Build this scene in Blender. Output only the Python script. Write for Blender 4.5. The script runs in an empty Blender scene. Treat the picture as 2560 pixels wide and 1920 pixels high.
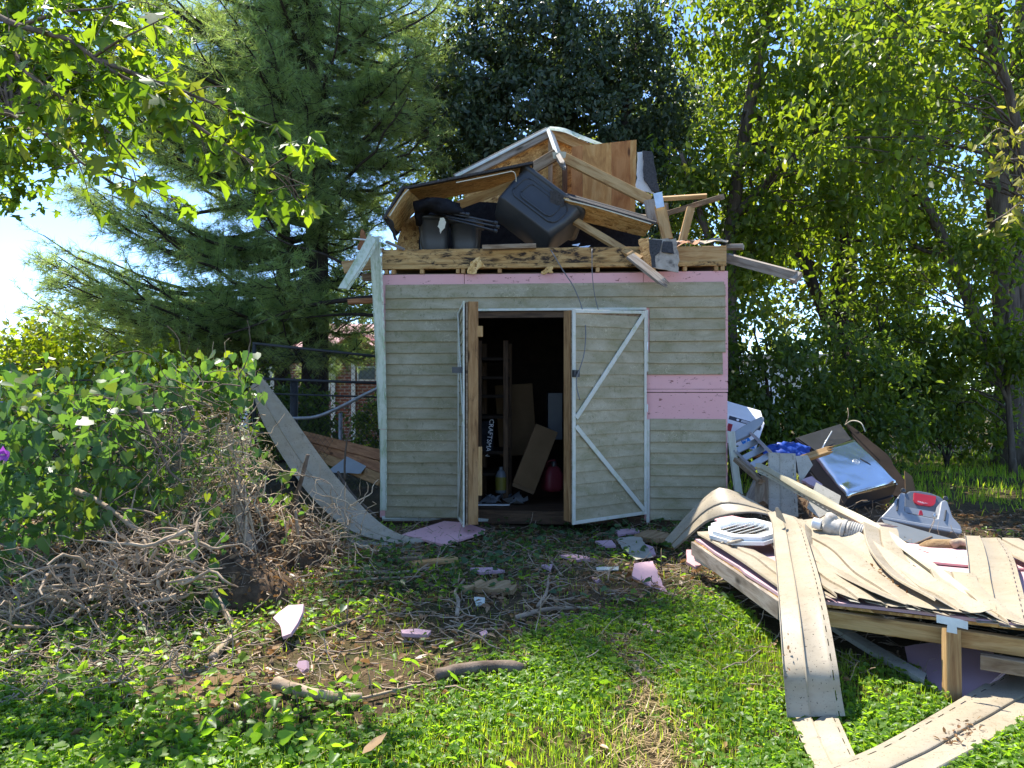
import bpy, math, random
import numpy as np
from mathutils import Vector, Matrix

random.seed(11)
RNG = np.random.default_rng(11)
C = bpy.context.scene.collection
SC = bpy.context.scene

# ------------------------------------------------------------------ camera
FPX, CX, HV, EH = 1923.0, 1280.0, 975.0, 1.25      # focal length in photo px, image centre, horizon row, eye height
cam = bpy.data.objects.new('camera', bpy.data.cameras.new('camera'))
C.objects.link(cam)
cam.location = (0, 0, EH)
cam.rotation_euler = (math.radians(90), 0, 0)
cam.data.sensor_width = 36.0
cam.data.lens = 36.0 * FPX / 2560.0
cam.data.shift_y = (HV - 960.0) / 2560.0
cam.data.clip_end = 500.0
SC.camera = cam

# ------------------------------------------------------------------ sky, sun, exposure
SUN_EL, SUN_AZ = math.radians(60.0), math.radians(-25.0)   # behind the shed, a little to the left
w = bpy.data.worlds.new('World'); SC.world = w; w.use_nodes = True
wn = w.node_tree
bg = wn.nodes['Background']
sky = wn.nodes.new('ShaderNodeTexSky'); sky.sky_type = 'NISHITA'
sky.sun_disc = False; sky.sun_elevation = SUN_EL; sky.sun_rotation = SUN_AZ
sky.air_density = 0.65; sky.dust_density = 0.0; sky.ozone_density = 5.0
wn.links.new(sky.outputs[0], bg.inputs[0])
bg.inputs[1].default_value = 0.15
sun = bpy.data.objects.new('sun', bpy.data.lights.new('sun', 'SUN'))
C.objects.link(sun)
sun.data.energy = 4.1; sun.data.angle = math.radians(0.55); sun.data.color = (1.0, 0.95, 0.86)
sd = Vector((math.sin(SUN_AZ) * math.cos(SUN_EL), math.cos(SUN_AZ) * math.cos(SUN_EL), math.sin(SUN_EL)))
sun.rotation_euler = sd.to_track_quat('Z', 'Y').to_euler()
sun.location = sd * 30
SC.view_settings.view_transform = 'Standard'
SC.view_settings.look = 'None'
SC.view_settings.exposure = 1.55
SC.view_settings.gamma = 1.0
SC.cycles.use_denoising = True
SC.cycles.max_bounces = 7
SC.cycles.diffuse_bounces = 4
SC.cycles.glossy_bounces = 3
SC.cycles.transmission_bounces = 4
SC.cycles.sample_clamp_indirect = 6.0

# ------------------------------------------------------------------ helpers
def P(u, v, d):
    """point at depth d (metres along the view axis) whose place in the photograph is (u, v)"""
    return Vector(((u - CX) / FPX * d, d, EH - (v - HV) / FPX * d))

def G(u, v, z=0.0):
    """point at height z seen at photo pixel (u, v), v below the horizon"""
    return P(u, v, (EH - z) * FPX / (v - HV))

WM = {}
def put(o, parent=None, M=None):
    M = M if M is not None else Matrix.Identity(4)
    C.objects.link(o)
    WM[o.name] = M.copy()
    if parent is not None:
        o.parent = parent
        o.matrix_basis = WM[parent.name].inverted() @ M
    else:
        o.matrix_basis = M
    return o

def tag(o, label=None, cat=None, group=None, kind=None):
    if label: o['label'] = label
    if cat: o['category'] = cat
    if group: o['group'] = group
    if kind or cat: o['kind'] = kind or 'thing'
    return o

def thing(name, label, cat, loc, group=None):
    o = bpy.data.objects.new(name, None)
    o.empty_display_size = 0.1
    put(o, None, Matrix.Translation(Vector(loc)))
    return tag(o, label, cat, group)

def set_mat(me, mat):
    for m in (mat if isinstance(mat, (list, tuple)) else [mat]):
        me.materials.append(m)

def pyobj(name, V, Fc, mat, parent=None, M=None, smooth=False, center=True):
    """mesh object from python lists; world coordinates are moved to a local origin unless M is given"""
    V = [Vector(v) for v in V]
    if M is None:
        if center:
            c = sum(V, Vector()) / len(V)
            c.z = min(v.z for v in V)
        else:
            c = Vector()
        V = [v - c for v in V]
        M = Matrix.Translation(c)
    me = bpy.data.meshes.new(name)
    me.from_pydata([tuple(v) for v in V], [], Fc)
    set_mat(me, mat)
    if smooth:
        me.polygons.foreach_set('use_smooth', [True] * len(me.polygons))
    me.update()
    return put(bpy.data.objects.new(name, me), parent, M)

def npobj(name, V, Fc, mat, parent=None, smooth=False, loc=None, matidx=None):
    """fast mesh object from numpy arrays (faces all with the same number of corners)"""
    V = np.asarray(V, np.float32); Fc = np.asarray(Fc, np.int32)
    if loc is None:
        loc = np.array([V[:, 0].mean(), V[:, 1].mean(), V[:, 2].min()], np.float32)
    V = V - np.asarray(loc, np.float32)
    me = bpy.data.meshes.new(name)
    n, k = Fc.shape
    me.vertices.add(len(V)); me.vertices.foreach_set('co', V.ravel())
    me.loops.add(n * k); me.loops.foreach_set('vertex_index', Fc.ravel())
    me.polygons.add(n); me.polygons.foreach_set('loop_start', np.arange(0, n * k, k, dtype=np.int32))
    set_mat(me, mat)
    if matidx is not None:
        me.polygons.foreach_set('material_index', np.asarray(matidx, np.int32))
    if smooth:
        me.polygons.foreach_set('use_smooth', np.ones(n, bool))
    me.update(calc_edges=True)
    if parent is not None and name in ('crown', 'limbs', 'twigs', 'needles', 'leaves', 'stems', 'wire_mesh'):
        o = put(bpy.data.objects.new(name, me), parent, Matrix.Translation(Vector([float(x) for x in loc]))); o['kind'] = 'stuff'
        return o
    return put(bpy.data.objects.new(name, me), parent, Matrix.Translation(Vector([float(x) for x in loc])))

def frame(x, n):
    """matrix columns: x along, z along n (orthogonalised)"""
    x = x.normalized(); z = (n - x * n.dot(x)).normalized(); y = z.cross(x)
    return x, y, z

def mat4(x, y, z, o):
    return Matrix(((x.x, y.x, z.x, o.x), (x.y, y.y, z.y, o.y), (x.z, y.z, z.z, o.z), (0, 0, 0, 1)))

def board(name, p0, p1, w, t, mat, parent=None, n=(0, -1, 0), torn=0, bend=0.0, b=0.003, seed=0):
    """chamfered timber from p0 to p1; w across, t along n; torn: 1 = far end splintered, 2 = both; bend bows it along n"""
    p0, p1 = Vector(p0), Vector(p1)
    L = (p1 - p0).length
    x, y, z = frame(p1 - p0, Vector(n))
    M = mat4(x, y, z, (p0 + p1) / 2)
    r = random.Random(seed + int(L * 1000))
    hw, ht = w / 2, t / 2
    ring = [(-hw + b, -ht), (hw - b, -ht), (hw, -ht + b), (hw, ht - b), (hw - b, ht), (-hw + b, ht), (-hw, ht - b), (-hw, -ht + b)]
    segs = 2 if not bend else 8
    V, Fc = [], []
    xs = [-L / 2 + L * i / (segs - 1) for i in range(segs)]
    for i, xx in enumerate(xs):
        f = xx / (L / 2)
        for (a, c) in ring:
            V.append((xx, a, c + bend * (1 - f * f)))
    k = 8
    for i in range(segs - 1):
        for j in range(k):
            Fc.append((i * k + j, i * k + (j + 1) % k, (i + 1) * k + (j + 1) % k, (i + 1) * k + j))
    def cap(base, sgn, torn_end):
        if not torn_end:
            Fc.append(tuple(base + j for j in (range(k) if sgn > 0 else reversed(range(k)))))
            return
        nt = 9                                               # splinters of different length
        for q in range(nt):
            a0 = -hw + w * q / nt; a1 = -hw + w * (q + 1) / nt
            ln = r.uniform(0.2, 1.0) * w * 1.4
            i0 = len(V); xb = xs[-1 if sgn > 0 else 0]; bo = bend * 0
            tip = xb + sgn * ln; am = (a0 + a1) / 2 + r.uniform(-.2, .2) * w / nt
            th = r.uniform(-ht * .6, ht * .6)
            V.extend([(xb, a0, -ht), (xb, a1, -ht), (xb, a1, ht), (xb, a0, ht), (tip, am, th)])
            for e in range(4):
                Fc.append((i0 + e, i0 + (e + 1) % 4, i0 + 4))
    cap(0, -1, torn >= 2); cap((segs - 1) * k, 1, torn >= 1)
    return pyobj(name, V, Fc, mat, parent, M)

def jag(pts, amp, step, r):
    """break the straight edges of a polygon (2D points) into ragged ones"""
    out = []
    for i, a in enumerate(pts):
        b_ = pts[(i + 1) % len(pts)]
        L = math.hypot(b_[0] - a[0], b_[1] - a[1]); n = max(1, int(L / step))
        for q in range(n):
            f = (q + (r.uniform(-.3, .3) if q else 0)) / n
            o = r.uniform(-amp, amp) if q else 0
            nx, ny = -(b_[1] - a[1]) / (L + 1e-9), (b_[0] - a[0]) / (L + 1e-9)
            out.append((a[0] + (b_[0] - a[0]) * f + nx * o, a[1] + (b_[1] - a[1]) * f + ny * o))
    return out

def plate(name, pts, th, mat, parent=None, rag=0.0, step=0.05, seed=1, n=None):
    """sheet of thickness th whose outline is the 3D polygon pts (nearly planar); the front face lies on pts"""
    pts = [Vector(p) for p in pts]
    c = sum(pts, Vector()) / len(pts)
    nn = Vector()
    for i in range(len(pts)):
        nn += (pts[i] - c).cross(pts[(i + 1) % len(pts)] - c)
    if n is not None and nn.dot(Vector(n)) < 0: nn = -nn
    elif n is None and nn.dot(Vector((0, 0, EH)) - c) < 0: nn = -nn
    x, y, z = frame(pts[1] - pts[0], nn)
    M = mat4(x, y, z, c)
    q = [((p - c).dot(x), (p - c).dot(y)) for p in pts]
    if rag:
        q = jag(q, rag, step, random.Random(seed))
    area = sum(q[i][0] * q[(i + 1) % len(q)][1] - q[(i + 1) % len(q)][0] * q[i][1] for i in range(len(q)))
    if area < 0: q.reverse()
    m = len(q)
    V = [(a, b_, 0) for a, b_ in q] + [(a, b_, -th) for a, b_ in q]
    Fc = [tuple(range(m)), tuple(range(2 * m - 1, m - 1, -1))] + [(i, m + i, m + (i + 1) % m, (i + 1) % m) for i in range(m)]
    return pyobj(name, V, Fc, mat, parent, M)

def crom(pts, n):
    """n points on a Catmull-Rom curve through pts, evenly spread by length"""
    pts = [Vector(p) for p in pts]
    if len(pts) == 2:
        return [pts[0].lerp(pts[1], i / (n - 1)) for i in range(n)]
    e = [pts[0] * 2 - pts[1]] + pts + [pts[-1] * 2 - pts[-2]]
    dense = []
    for i in range(1, len(e) - 2):
        for q in range(16):
            t = q / 16
            a, b_, c, d = e[i - 1], e[i], e[i + 1], e[i + 2]
            dense.append(0.5 * ((2 * b_) + (c - a) * t + (2 * a - 5 * b_ + 4 * c - d) * t * t + (3 * b_ - a - 3 * c + d) * t ** 3))
    dense.append(pts[-1])
    cum = [0]
    for i in range(1, len(dense)): cum.append(cum[-1] + (dense[i] - dense[i - 1]).length)
    out, j = [], 0
    for i in range(n):
        s = cum[-1] * i / (n - 1)
        while j < len(cum) - 2 and cum[j + 1] < s: j += 1
        f = (s - cum[j]) / max(cum[j + 1] - cum[j], 1e-9)
        out.append(dense[j].lerp(dense[j + 1], min(f, 1)))
    return out

# profiles across a panel: (position 0..1, height in metres); 'h' marks the slotted nail hem
SIDING = [(0, .000), (.012, .010), (.03, .013), (.40, .003), (.415, -.002), (.43, .011), (.45, .013), (.83, .002), (.855, .000), (.89, .000), (.91, .000), (.94, .000), (1, -.001)]
SIDING_HEM = (9, 10)
FLATP = [(0, 0), (.5, .001), (1, 0)]
TRIM = [(0, .0), (.05, .022), (.2, .024), (.5, .024), (.78, .024), (.8, .002), (.86, .0), (.9, .0), (.95, .0), (1, 0)]
TRIM_HEM = (7, 8)
CORNER = [(0, -.055), (.03, -.004), (.06, .016), (.3, .02), (.54, .018), (.58, -.002), (.64, -.006), (.80, -.006), (.86, -.006), (.92, -.006), (1, -.006)]
CORNER_HEM = (7, 8)

def strip(name, A, B, mat, parent=None, profile=SIDING, hem=SIDING_HEM, th=0.0018, n=None, side=1, wob=0.0, seed=0, torn=False, curl=0.0):
    """bent vinyl panel between the 3D edge curves A and B, swept with a profile; the nail hem has real slots"""
    if n is None:
        L = sum((Vector(A[i + 1]) - Vector(A[i])).length for i in range(len(A) - 1))
        n = max(12, min(160, int(L / 0.018)))
        if hem is None: n = max(10, n // 3)
    A, B = crom(A, n), crom(B, n)
    r = random.Random(seed + 5)
    ph = [r.uniform(0, 6.28) for _ in range(4)]
    V, Fc = [], []
    k = len(profile)
    for i in range(n):
        T = (A[min(i + 1, n - 1)] + B[min(i + 1, n - 1)] - A[max(i - 1, 0)] - B[max(i - 1, 0)]).normalized()
        X = B[i] - A[i]
        N = T.cross(X).normalized() * side
        wv = wob * (math.sin(i / n * 9 + ph[0]) + .6 * math.sin(i / n * 23 + ph[1]))
        jt = Vector()
        if torn and i in (0, n - 1): jt = T
        for (a, h) in profile:
            V.append(A[i] + X * a + N * (h + wv * math.sin(a * 3.1) + curl * (2 * a - 1) ** 2) + jt * r.uniform(-.035, .035))
    for i in range(n - 1):
        for j in range(k - 1):
            if hem and hem[0] <= j < hem[1] and (i % 4) in (1, 2):
                continue
            Fc.append((i * k + j, i * k + j + 1, (i + 1) * k + j + 1, (i + 1) * k + j))
    o = pyobj(name, V, Fc, mat, parent, smooth=True)
    m = o.modifiers.new('thickness', 'SOLIDIFY'); m.thickness = th; m.offset = -1
    m = o.modifiers.new('edges', 'EDGE_SPLIT'); m.split_angle = math.radians(38)
    return o

def tube(path, rad, sides=6, V=None, Fc=None, cap=True):
    """append a tube along path (list of points) to V, Fc; rad: number or list"""
    V = [] if V is None else V; Fc = [] if Fc is None else Fc
    path = [Vector(p) for p in path]
    n = len(path); b0 = len(V)
    rad = rad if isinstance(rad, (list, tuple)) else [rad] * n
    ref = Vector((0.13, 0.31, 0.94))
    for i in range(n):
        T = (path[min(i + 1, n - 1)] - path[max(i - 1, 0)]).normalized()
        if abs(T.dot(ref)) > .97: ref = Vector((1, .1, 0))
        a = T.cross(ref).normalized(); b_ = T.cross(a)
        for j in range(sides):
            t = 2 * math.pi * j / sides
            V.append(path[i] + (a * math.cos(t) + b_ * math.sin(t)) * rad[i])
    for i in range(n - 1):
        for j in range(sides):
            Fc.append((b0 + i * sides + j, b0 + i * sides + (j + 1) % sides, b0 + (i + 1) * sides + (j + 1) % sides, b0 + (i + 1) * sides + j))
    if cap:
        Fc.append(tuple(b0 + j for j in reversed(range(sides))))
        Fc.append(tuple(b0 + (n - 1) * sides + j for j in range(sides)))
    return V, Fc

def tubeobj(name, path, rad, mat, parent=None, sides=8, smooth=True):
    V, Fc = tube(path, rad, sides)
    return pyobj(name, V, Fc, mat, parent, smooth=smooth)

def revolve(name, prof, origin, axis, mat, parent=None, seg=20, smooth=True):
    """lathe: prof = [(radius, distance along axis)]"""
    ax = Vector(axis).normalized(); ref = Vector((0, 0, 1)) if abs(ax.z) < .9 else Vector((1, 0, 0))
    a = ax.cross(ref).normalized(); b_ = ax.cross(a); o = Vector(origin)
    V, Fc = [], []
    for (r_, h) in prof:
        for j in range(seg):
            t = 2 * math.pi * j / seg
            V.append(o + ax * h + (a * math.cos(t) + b_ * math.sin(t)) * r_)
    for i in range(len(prof) - 1):
        for j in range(seg):
            Fc.append((i * seg + j, i * seg + (j + 1) % seg, (i + 1) * seg + (j + 1) % seg, (i + 1) * seg + j))
    Fc.append(tuple(reversed(range(seg)))); Fc.append(tuple((len(prof) - 1) * seg + j for j in range(seg)))
    ob = pyobj(name, V, Fc, mat, parent, smooth=smooth)
    if smooth:
        m = ob.modifiers.new('edges', 'EDGE_SPLIT'); m.split_angle = math.radians(40)
    return ob

def boxpts(L, W, H, r, rings, seg=5, rim=None):
    """rounded-rectangle rings for a tapered tub: rings = [(scale inset, z)]"""
    V, per = [], 4 * seg
    for (ins, z) in rings:
        hl, hw = L / 2 - ins, W / 2 - ins
        rr = min(r, hl, hw)
        for q, (sx, sy) in enumerate(((1, 1), (-1, 1), (-1, -1), (1, -1))):
            for e in range(seg):
                t = math.pi / 2 * (q + e / (seg - 1))
                V.append(Vector((sx * (hl - rr) + rr * math.cos(t), sy * (hw - rr) + rr * math.sin(t), z)))
    Fc = []
    for i in range(len(rings) - 1):
        for j in range(per):
            Fc.append((i * per + j, i * per + (j + 1) % per, (i + 1) * per + (j + 1) % per, (i + 1) * per + j))
    Fc.append(tuple(reversed(range(per)))); Fc.append(tuple((len(rings) - 1) * per + j for j in range(per)))
    return V, Fc

# ------------------------------------------------------------------ leaves, needles, blades (numpy)
def leafset(pos, dirn, nrm, size, tv, tf):
    """copies of a leaf template: tv (k,3) with x along the leaf, z its normal; tf faces"""
    pos = np.asarray(pos, np.float32); n = len(pos)
    x = dirn / (np.linalg.norm(dirn, axis=1, keepdims=True) + 1e-9)
    z = nrm - x * np.sum(nrm * x, axis=1, keepdims=True)
    z = z / (np.linalg.norm(z, axis=1, keepdims=True) + 1e-9)
    y = np.cross(z, x)
    tv = np.asarray(tv, np.float32); tf = np.asarray(tf, np.int32)
    s = np.asarray(size, np.float32).reshape(-1, 1, 1) * np.ones((n, 1, 1), np.float32)
    ky = RNG.uniform(.8, 1.2, (n, 1, 1)).astype(np.float32); kz = RNG.uniform(-1.0, 3.6, (n, 1, 1)).astype(np.float32)   # every leaf a little narrower, more cupped or more curled
    bow = (RNG.normal(0, .10, (n, 1, 1)) - .05).astype(np.float32) * tv[None, :, 0:1] ** 2
    V = pos[:, None, :] + s * (tv[None, :, 0:1] * x[:, None, :] + tv[None, :, 1:2] * ky * y[:, None, :] + (tv[None, :, 2:3] * kz + bow) * z[:, None, :])
    Fc = tf[None, :, :] + (np.arange(n) * len(tv))[:, None, None]
    return V.reshape(-1, 3), Fc.reshape(-1, tf.shape[1])

def rnd(n, s=1.0):
    return RNG.normal(0, s, (n, 3)).astype(np.float32)

def merge(parts):
    Vs, Fs, o = [], [], 0
    for V, Fc in parts:
        Vs.append(V); Fs.append(Fc + o); o += len(V)
    return np.concatenate(Vs), np.concatenate(Fs)

LEAF_SIMPLE = ([(0, 0, 0), (.45, .27, .06), (1, 0, -.03), (.45, -.27, .06)], [(0, 2, 1), (0, 3, 2)])
LEAF_OVAL = ([(0, 0, 0), (.22, .2, .05), (.6, .23, .05), (1, 0, -.06), (.6, -.23, .05), (.22, -.2, .05)], [(0, 3, 2), (0, 2, 1), (0, 5, 4), (0, 4, 3)])
LEAF_HEART = ([(.06, 0, 0), (-.12, .2, .05), (.1, .45, .08), (.5, .36, .05), (1, 0, -.06), (.5, -.36, .05), (.1, -.45, .08), (-.12, -.2, .05)],
              [(0, 2, 1), (0, 3, 2), (0, 4, 3), (0, 5, 4), (0, 6, 5), (0, 7, 6)])
_mp = [(0, 0, 0), (.06, .12, .03), (-.10, .42, -.02), (.20, .24, .05), (.40, .62, -.04), (.44, .17, .06), (.66, .22, .03), (1.0, 0, -.08)]
LEAF_MAPLE = (_mp + [(x, -y, z) for x, y, z in _mp[1:7]],
              [(0, 2, 1), (0, 3, 2), (0, 4, 3), (0, 5, 4), (0, 6, 5), (0, 7, 6), (0, 8, 9), (0, 9, 10), (0, 10, 11), (0, 11, 12), (0, 12, 13), (0, 13, 7)])

# ------------------------------------------------------------------ materials
def ramp(nt, fac, cols, pos=None, interp='LINEAR'):
    n = nt.nodes.new('ShaderNodeValToRGB'); cr = n.color_ramp; cr.interpolation = interp
    while len(cr.elements) < len(cols): cr.elements.new(0.5)
    for i, c in enumerate(cols):
        cr.elements[i].position = pos[i] if pos else i / (len(cols) - 1)
        cr.elements[i].color = (*c, 1) if len(c) == 3 else c
    nt.links.new(fac, n.inputs[0])
    return n.outputs[0]

def base(name):
    m = bpy.data.materials.new(name); m.use_nodes = True
    nt = m.node_tree; b = nt.nodes['Principled BSDF']
    return m, nt, b

def coords(nt, scale=(1, 1, 1), rot=(0, 0, 0), kind='Object'):
    tc = nt.nodes.new('ShaderNodeTexCoord'); mp = nt.nodes.new('ShaderNodeMapping')
    mp.inputs['Scale'].default_value = scale; mp.inputs['Rotation'].default_value = rot
    nt.links.new(tc.outputs[kind], mp.inputs[0])
    oi = nt.nodes.new('ShaderNodeObjectInfo')
    mul = nt.nodes.new('ShaderNodeVectorMath'); mul.operation = 'ADD'
    sc = nt.nodes.new('ShaderNodeMath'); sc.operation = 'MULTIPLY'; sc.inputs[1].default_value = 37.0
    nt.links.new(oi.outputs['Random'], sc.inputs[0])
    nt.links.new(mp.outputs[0], mul.inputs[0]); nt.links.new(sc.outputs[0], mul.inputs[1])
    return mul.outputs[0]

def noise(nt, vec, scale, detail=4, rough=.6, dist=0.0):
    n = nt.nodes.new('ShaderNodeTexNoise'); n.inputs['Scale'].default_value = scale
    n.inputs['Detail'].default_value = detail; n.inputs['Roughness'].default_value = rough
    n.inputs['Distortion'].default_value = dist
    nt.links.new(vec, n.inputs['Vector'])
    return n.outputs[0]

def mix(nt, fac, a, b, mode='MIX'):
    n = nt.nodes.new('ShaderNodeMix'); n.data_type = 'RGBA'; n.blend_type = mode
    for sock, val in ((n.inputs[0], fac), (n.inputs[6], a), (n.inputs[7], b)):
        if hasattr(val, 'node'): nt.links.new(val, sock)
        elif isinstance(val, (int, float)): sock.default_value = val
        else: sock.default_value = (*val, 1)
    return n.outputs[2]

def bump(nt, b, h, strength, dist=0.01):
    n = nt.nodes.new('ShaderNodeBump'); n.inputs['Strength'].default_value = strength; n.inputs['Distance'].default_value = dist
    nt.links.new(h, n.inputs['Height']); nt.links.new(n.outputs[0], b.inputs['Normal'])

def thr(nt, fac, lo, hi):
    n = nt.nodes.new('ShaderNodeMapRange'); n.inputs[1].default_value = lo; n.inputs[2].default_value = hi
    nt.links.new(fac, n.inputs[0])
    return n.outputs[0]

def plain(name, cols, rough=.6, scale=(1, 1, 1), ns=6, spec=.3, dirt=None, dirt_amt=(.5, .75), dirt_scale=9, bmp=0.0, metal=0.0, detail=5, dscale=(1, 1, 1)):
    m, nt, b = base(name)
    v = coords(nt, scale)
    f = noise(nt, v, ns, detail)
    col = ramp(nt, thr(nt, f, .3, .7), cols if len(cols) > 1 else cols * 2)
    if dirt:
        f2 = noise(nt, coords(nt, dscale), dirt_scale, 8, .7)
        col = mix(nt, thr(nt, f2, *dirt_amt), col, dirt)
    nt.links.new(col, b.inputs['Base Color'])
    b.inputs['Roughness'].default_value = rough
    b.inputs['Specular IOR Level'].default_value = spec
    b.inputs['Metallic'].default_value = metal
    if bmp: bump(nt, b, noise(nt, v, ns * 6, 4), bmp)
    return m

def wood(name, c_dark, c_mid, c_light, stain=None, stain_amt=(.55, .72), knots=True, rough=.7, ring=9.0):
    m, nt, b = base(name)
    v = coords(nt, (1.1, ring, ring))
    g = noise(nt, v, 3.2, 6, .62, .6)
    col = ramp(nt, g, [c_dark, c_mid, c_light, c_mid], [.30, .47, .58, .78])
    fine = noise(nt, coords(nt, (4, 160, 160)), 2.0, 3)
    col = mix(nt, .35, col, ramp(nt, fine, [(.35, .35, .35), (1, 1, 1)], [.3, .65]), 'MULTIPLY')
    big = noise(nt, coords(nt, (.7, 2, 2)), 2.3, 3)
    col = mix(nt, .5, col, ramp(nt, big, [(.62, .58, .55), (1.05, 1.03, 1)], [.3, .7]), 'MULTIPLY')
    if knots:
        vo = nt.nodes.new('ShaderNodeTexVoronoi'); vo.inputs['Scale'].default_value = 1.0
        nt.links.new(coords(nt, (2.3, 7, 7)), vo.inputs['Vector'])
        col = mix(nt, thr(nt, vo.outputs['Distance'], .16, .07), col, tuple(x * .35 for x in c_dark))
    if stain:
        f2 = noise(nt, coords(nt, (2.2, 6, 6)), 2.6, 9, .74, .4)
        col = mix(nt, thr(nt, f2, *stain_amt), col, stain)
    nt.links.new(col, b.inputs['Base Color'])
    b.inputs['Roughness'].default_value = rough; b.inputs['Specular IOR Level'].default_value = .2
    bump(nt, b, g, .25, .004)
    return m

def osb(name, cols, dark=None):
    m, nt, b = base(name)
    fs = []
    for i, (sc, rz) in enumerate((((14, 46, 46), .25), ((11, 40, 40), -.6), ((18, 52, 52), 1.15))):
        vo = nt.nodes.new('ShaderNodeTexVoronoi'); vo.inputs['Scale'].default_value = 1.0; vo.inputs['Randomness'].default_value = 1
        wv = coords(nt, sc, (0, 0, rz))
        nt.links.new(wv, vo.inputs['Vector'])
        sep = nt.nodes.new('ShaderNodeSeparateColor'); nt.links.new(vo.outputs['Color'], sep.inputs[0])
        fs.append(sep.outputs[i])
    sel = noise(nt, coords(nt, (9, 9, 9)), 2.0, 3)
    a = mix(nt, thr(nt, sel, .45, .47), fs[0], fs[1]); a = mix(nt, thr(nt, sel, .56, .58), a, fs[2])
    col = ramp(nt, a, cols)
    if dark:
        f2 = noise(nt, coords(nt, (1, 1, 1)), 3.2, 8, .7)
        col = mix(nt, thr(nt, f2, .52, .72), col, dark)
    nt.links.new(col, b.inputs['Base Color'])
    b.inputs['Roughness'].default_value = .75; b.inputs['Specular IOR Level'].default_value = .15
    bump(nt, b, a, .35, .003)
    return m

def leafmat(name, cols, trans=1.9, tint=(1.0, 1.12, .45), amt=.45, rough=.42, spec=.35):
    """thin leaf: reflecting and letting light through; each leaf has its own shade of cols"""
    m, nt, b = base(name)
    gi = nt.nodes.new('ShaderNodeNewGeometry')
    col = ramp(nt, gi.outputs['Random Per Island'], cols)
    nt.links.new(col, b.inputs['Base Color'])
    b.inputs['Roughness'].default_value = rough; b.inputs['Specular IOR Level'].default_value = spec
    t = nt.nodes.new('ShaderNodeBsdfTranslucent')
    tc = mix(nt, 1.0, col, tuple(trans * x for x in tint), 'MULTIPLY')
    nt.links.new(tc, t.inputs[0])
    ms = nt.nodes.new('ShaderNodeMixShader'); ms.inputs[0].default_value = amt
    nt.links.new(b.outputs[0], ms.inputs[1]); nt.links.new(t.outputs[0], ms.inputs[2])
    nt.links.new(ms.outputs[0], nt.nodes['Material Output'].inputs[0])
    return m

M_ = {}
def mathn(nt, op, a, b_=None):
    n = nt.nodes.new('ShaderNodeMath'); n.operation = op
    for k, v in enumerate((a, b_)):
        if v is None: continue
        if hasattr(v, 'node'): nt.links.new(v, n.inputs[k])
        else: n.inputs[k].default_value = v
    return n.outputs[0]

def vinyl(name, c0, c1, algae, mould, specks, trails=0.0, rough=.55, spec=.25, algae_amt=(.40, .72), scuff=.5):
    """old vinyl: film of algae, mould specks, pale snail trails, rub marks"""
    m, nt, b = base(name)
    col = ramp(nt, thr(nt, noise(nt, coords(nt, (1.2, 1.2, 4)), 2.6, 5), .3, .7), [c0, c1])
    f = noise(nt, coords(nt, (.8, .8, 1.8)), 4.5, 9, .68, .5)
    col = mix(nt, thr(nt, f, *algae_amt), col, algae)
    f2 = noise(nt, coords(nt, (1, 1, .6)), 24, 6, .75)
    patchy = thr(nt, noise(nt, coords(nt), 2.2, 3), .42, .62)
    col = mix(nt, mathn(nt, 'MULTIPLY', thr(nt, f2, .55, .70), patchy), col, mould)
    sp = noise(nt, coords(nt), 130, 2, .5)
    col = mix(nt, mathn(nt, 'MULTIPLY', thr(nt, sp, .66, .72), specks), col, tuple(x * .35 for x in mould))
    if trails:
        t = noise(nt, coords(nt), 11, 2, .5, 1.6)
        ln = thr(nt, mathn(nt, 'ABSOLUTE', mathn(nt, 'SUBTRACT', t, .5)), .012, .004)
        msk = thr(nt, noise(nt, coords(nt), 1.9, 3), .50, .60)
        col = mix(nt, mathn(nt, 'MULTIPLY', mathn(nt, 'MULTIPLY', ln, msk), trails), col, tuple(min(1, x * 1.45) for x in c1))
    if scuff:
        sc = noise(nt, coords(nt, (3, 40, 40)), 2.4, 4, .6)
        col = mix(nt, mathn(nt, 'MULTIPLY', thr(nt, sc, .60, .72), scuff), col, tuple(x * .62 for x in c0))
    nt.links.new(col, b.inputs['Base Color'])
    nt.links.new(thr(nt, f, -.4, 1.6), b.inputs['Roughness'])
    b.inputs['Specular IOR Level'].default_value = spec
    bump(nt, b, noise(nt, coords(nt, (6, 60, 60)), 3, 4), .10, .002)
    return m
M_['siding_wall'] = vinyl('weathered_vinyl_siding', (.352, .30, .195), (.415, .358, .24), (.21, .186, .085), (.13, .125, .055), .8, .55, algae_amt=(.36, .74), scuff=.25)
M_['siding'] = vinyl('beige_vinyl_siding', (.325, .27, .19), (.385, .325, .235), (.26, .205, .125), (.15, .115, .07), 1.0, 0.0, algae_amt=(.48, .85), scuff=.5)
M_['siding_grey'] = vinyl('greyed_vinyl_siding', (.34, .315, .25), (.40, .37, .30), (.25, .23, .17), (.15, .14, .10), 1.0, 0.0, algae_amt=(.48, .85), scuff=.5)
M_['trim'] = plain('white_vinyl_trim', [(.50, .50, .42), (.60, .59, .51)], .45, (1, 1, 1), 3.0, .4, dirt=(.34, .38, .2), dirt_amt=(.50, .78), dirt_scale=11, dscale=(1, 1, .35))
M_['trim_green'] = plain('algae_stained_trim', [(.50, .54, .38), (.66, .68, .58)], .5, (1, 1, .4), 5.0, .35, dirt=(.25, .32, .13), dirt_amt=(.46, .72), dirt_scale=14, dscale=(1.5, 1.5, .4))
M_['trim_cream'] = plain('cream_vinyl_trim', [(.36, .32, .215), (.45, .41, .29)], .45, (1, 1, 1), 4.0, .4, dirt=(.40, .34, .2), dirt_amt=(.52, .8), dirt_scale=9)
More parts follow.
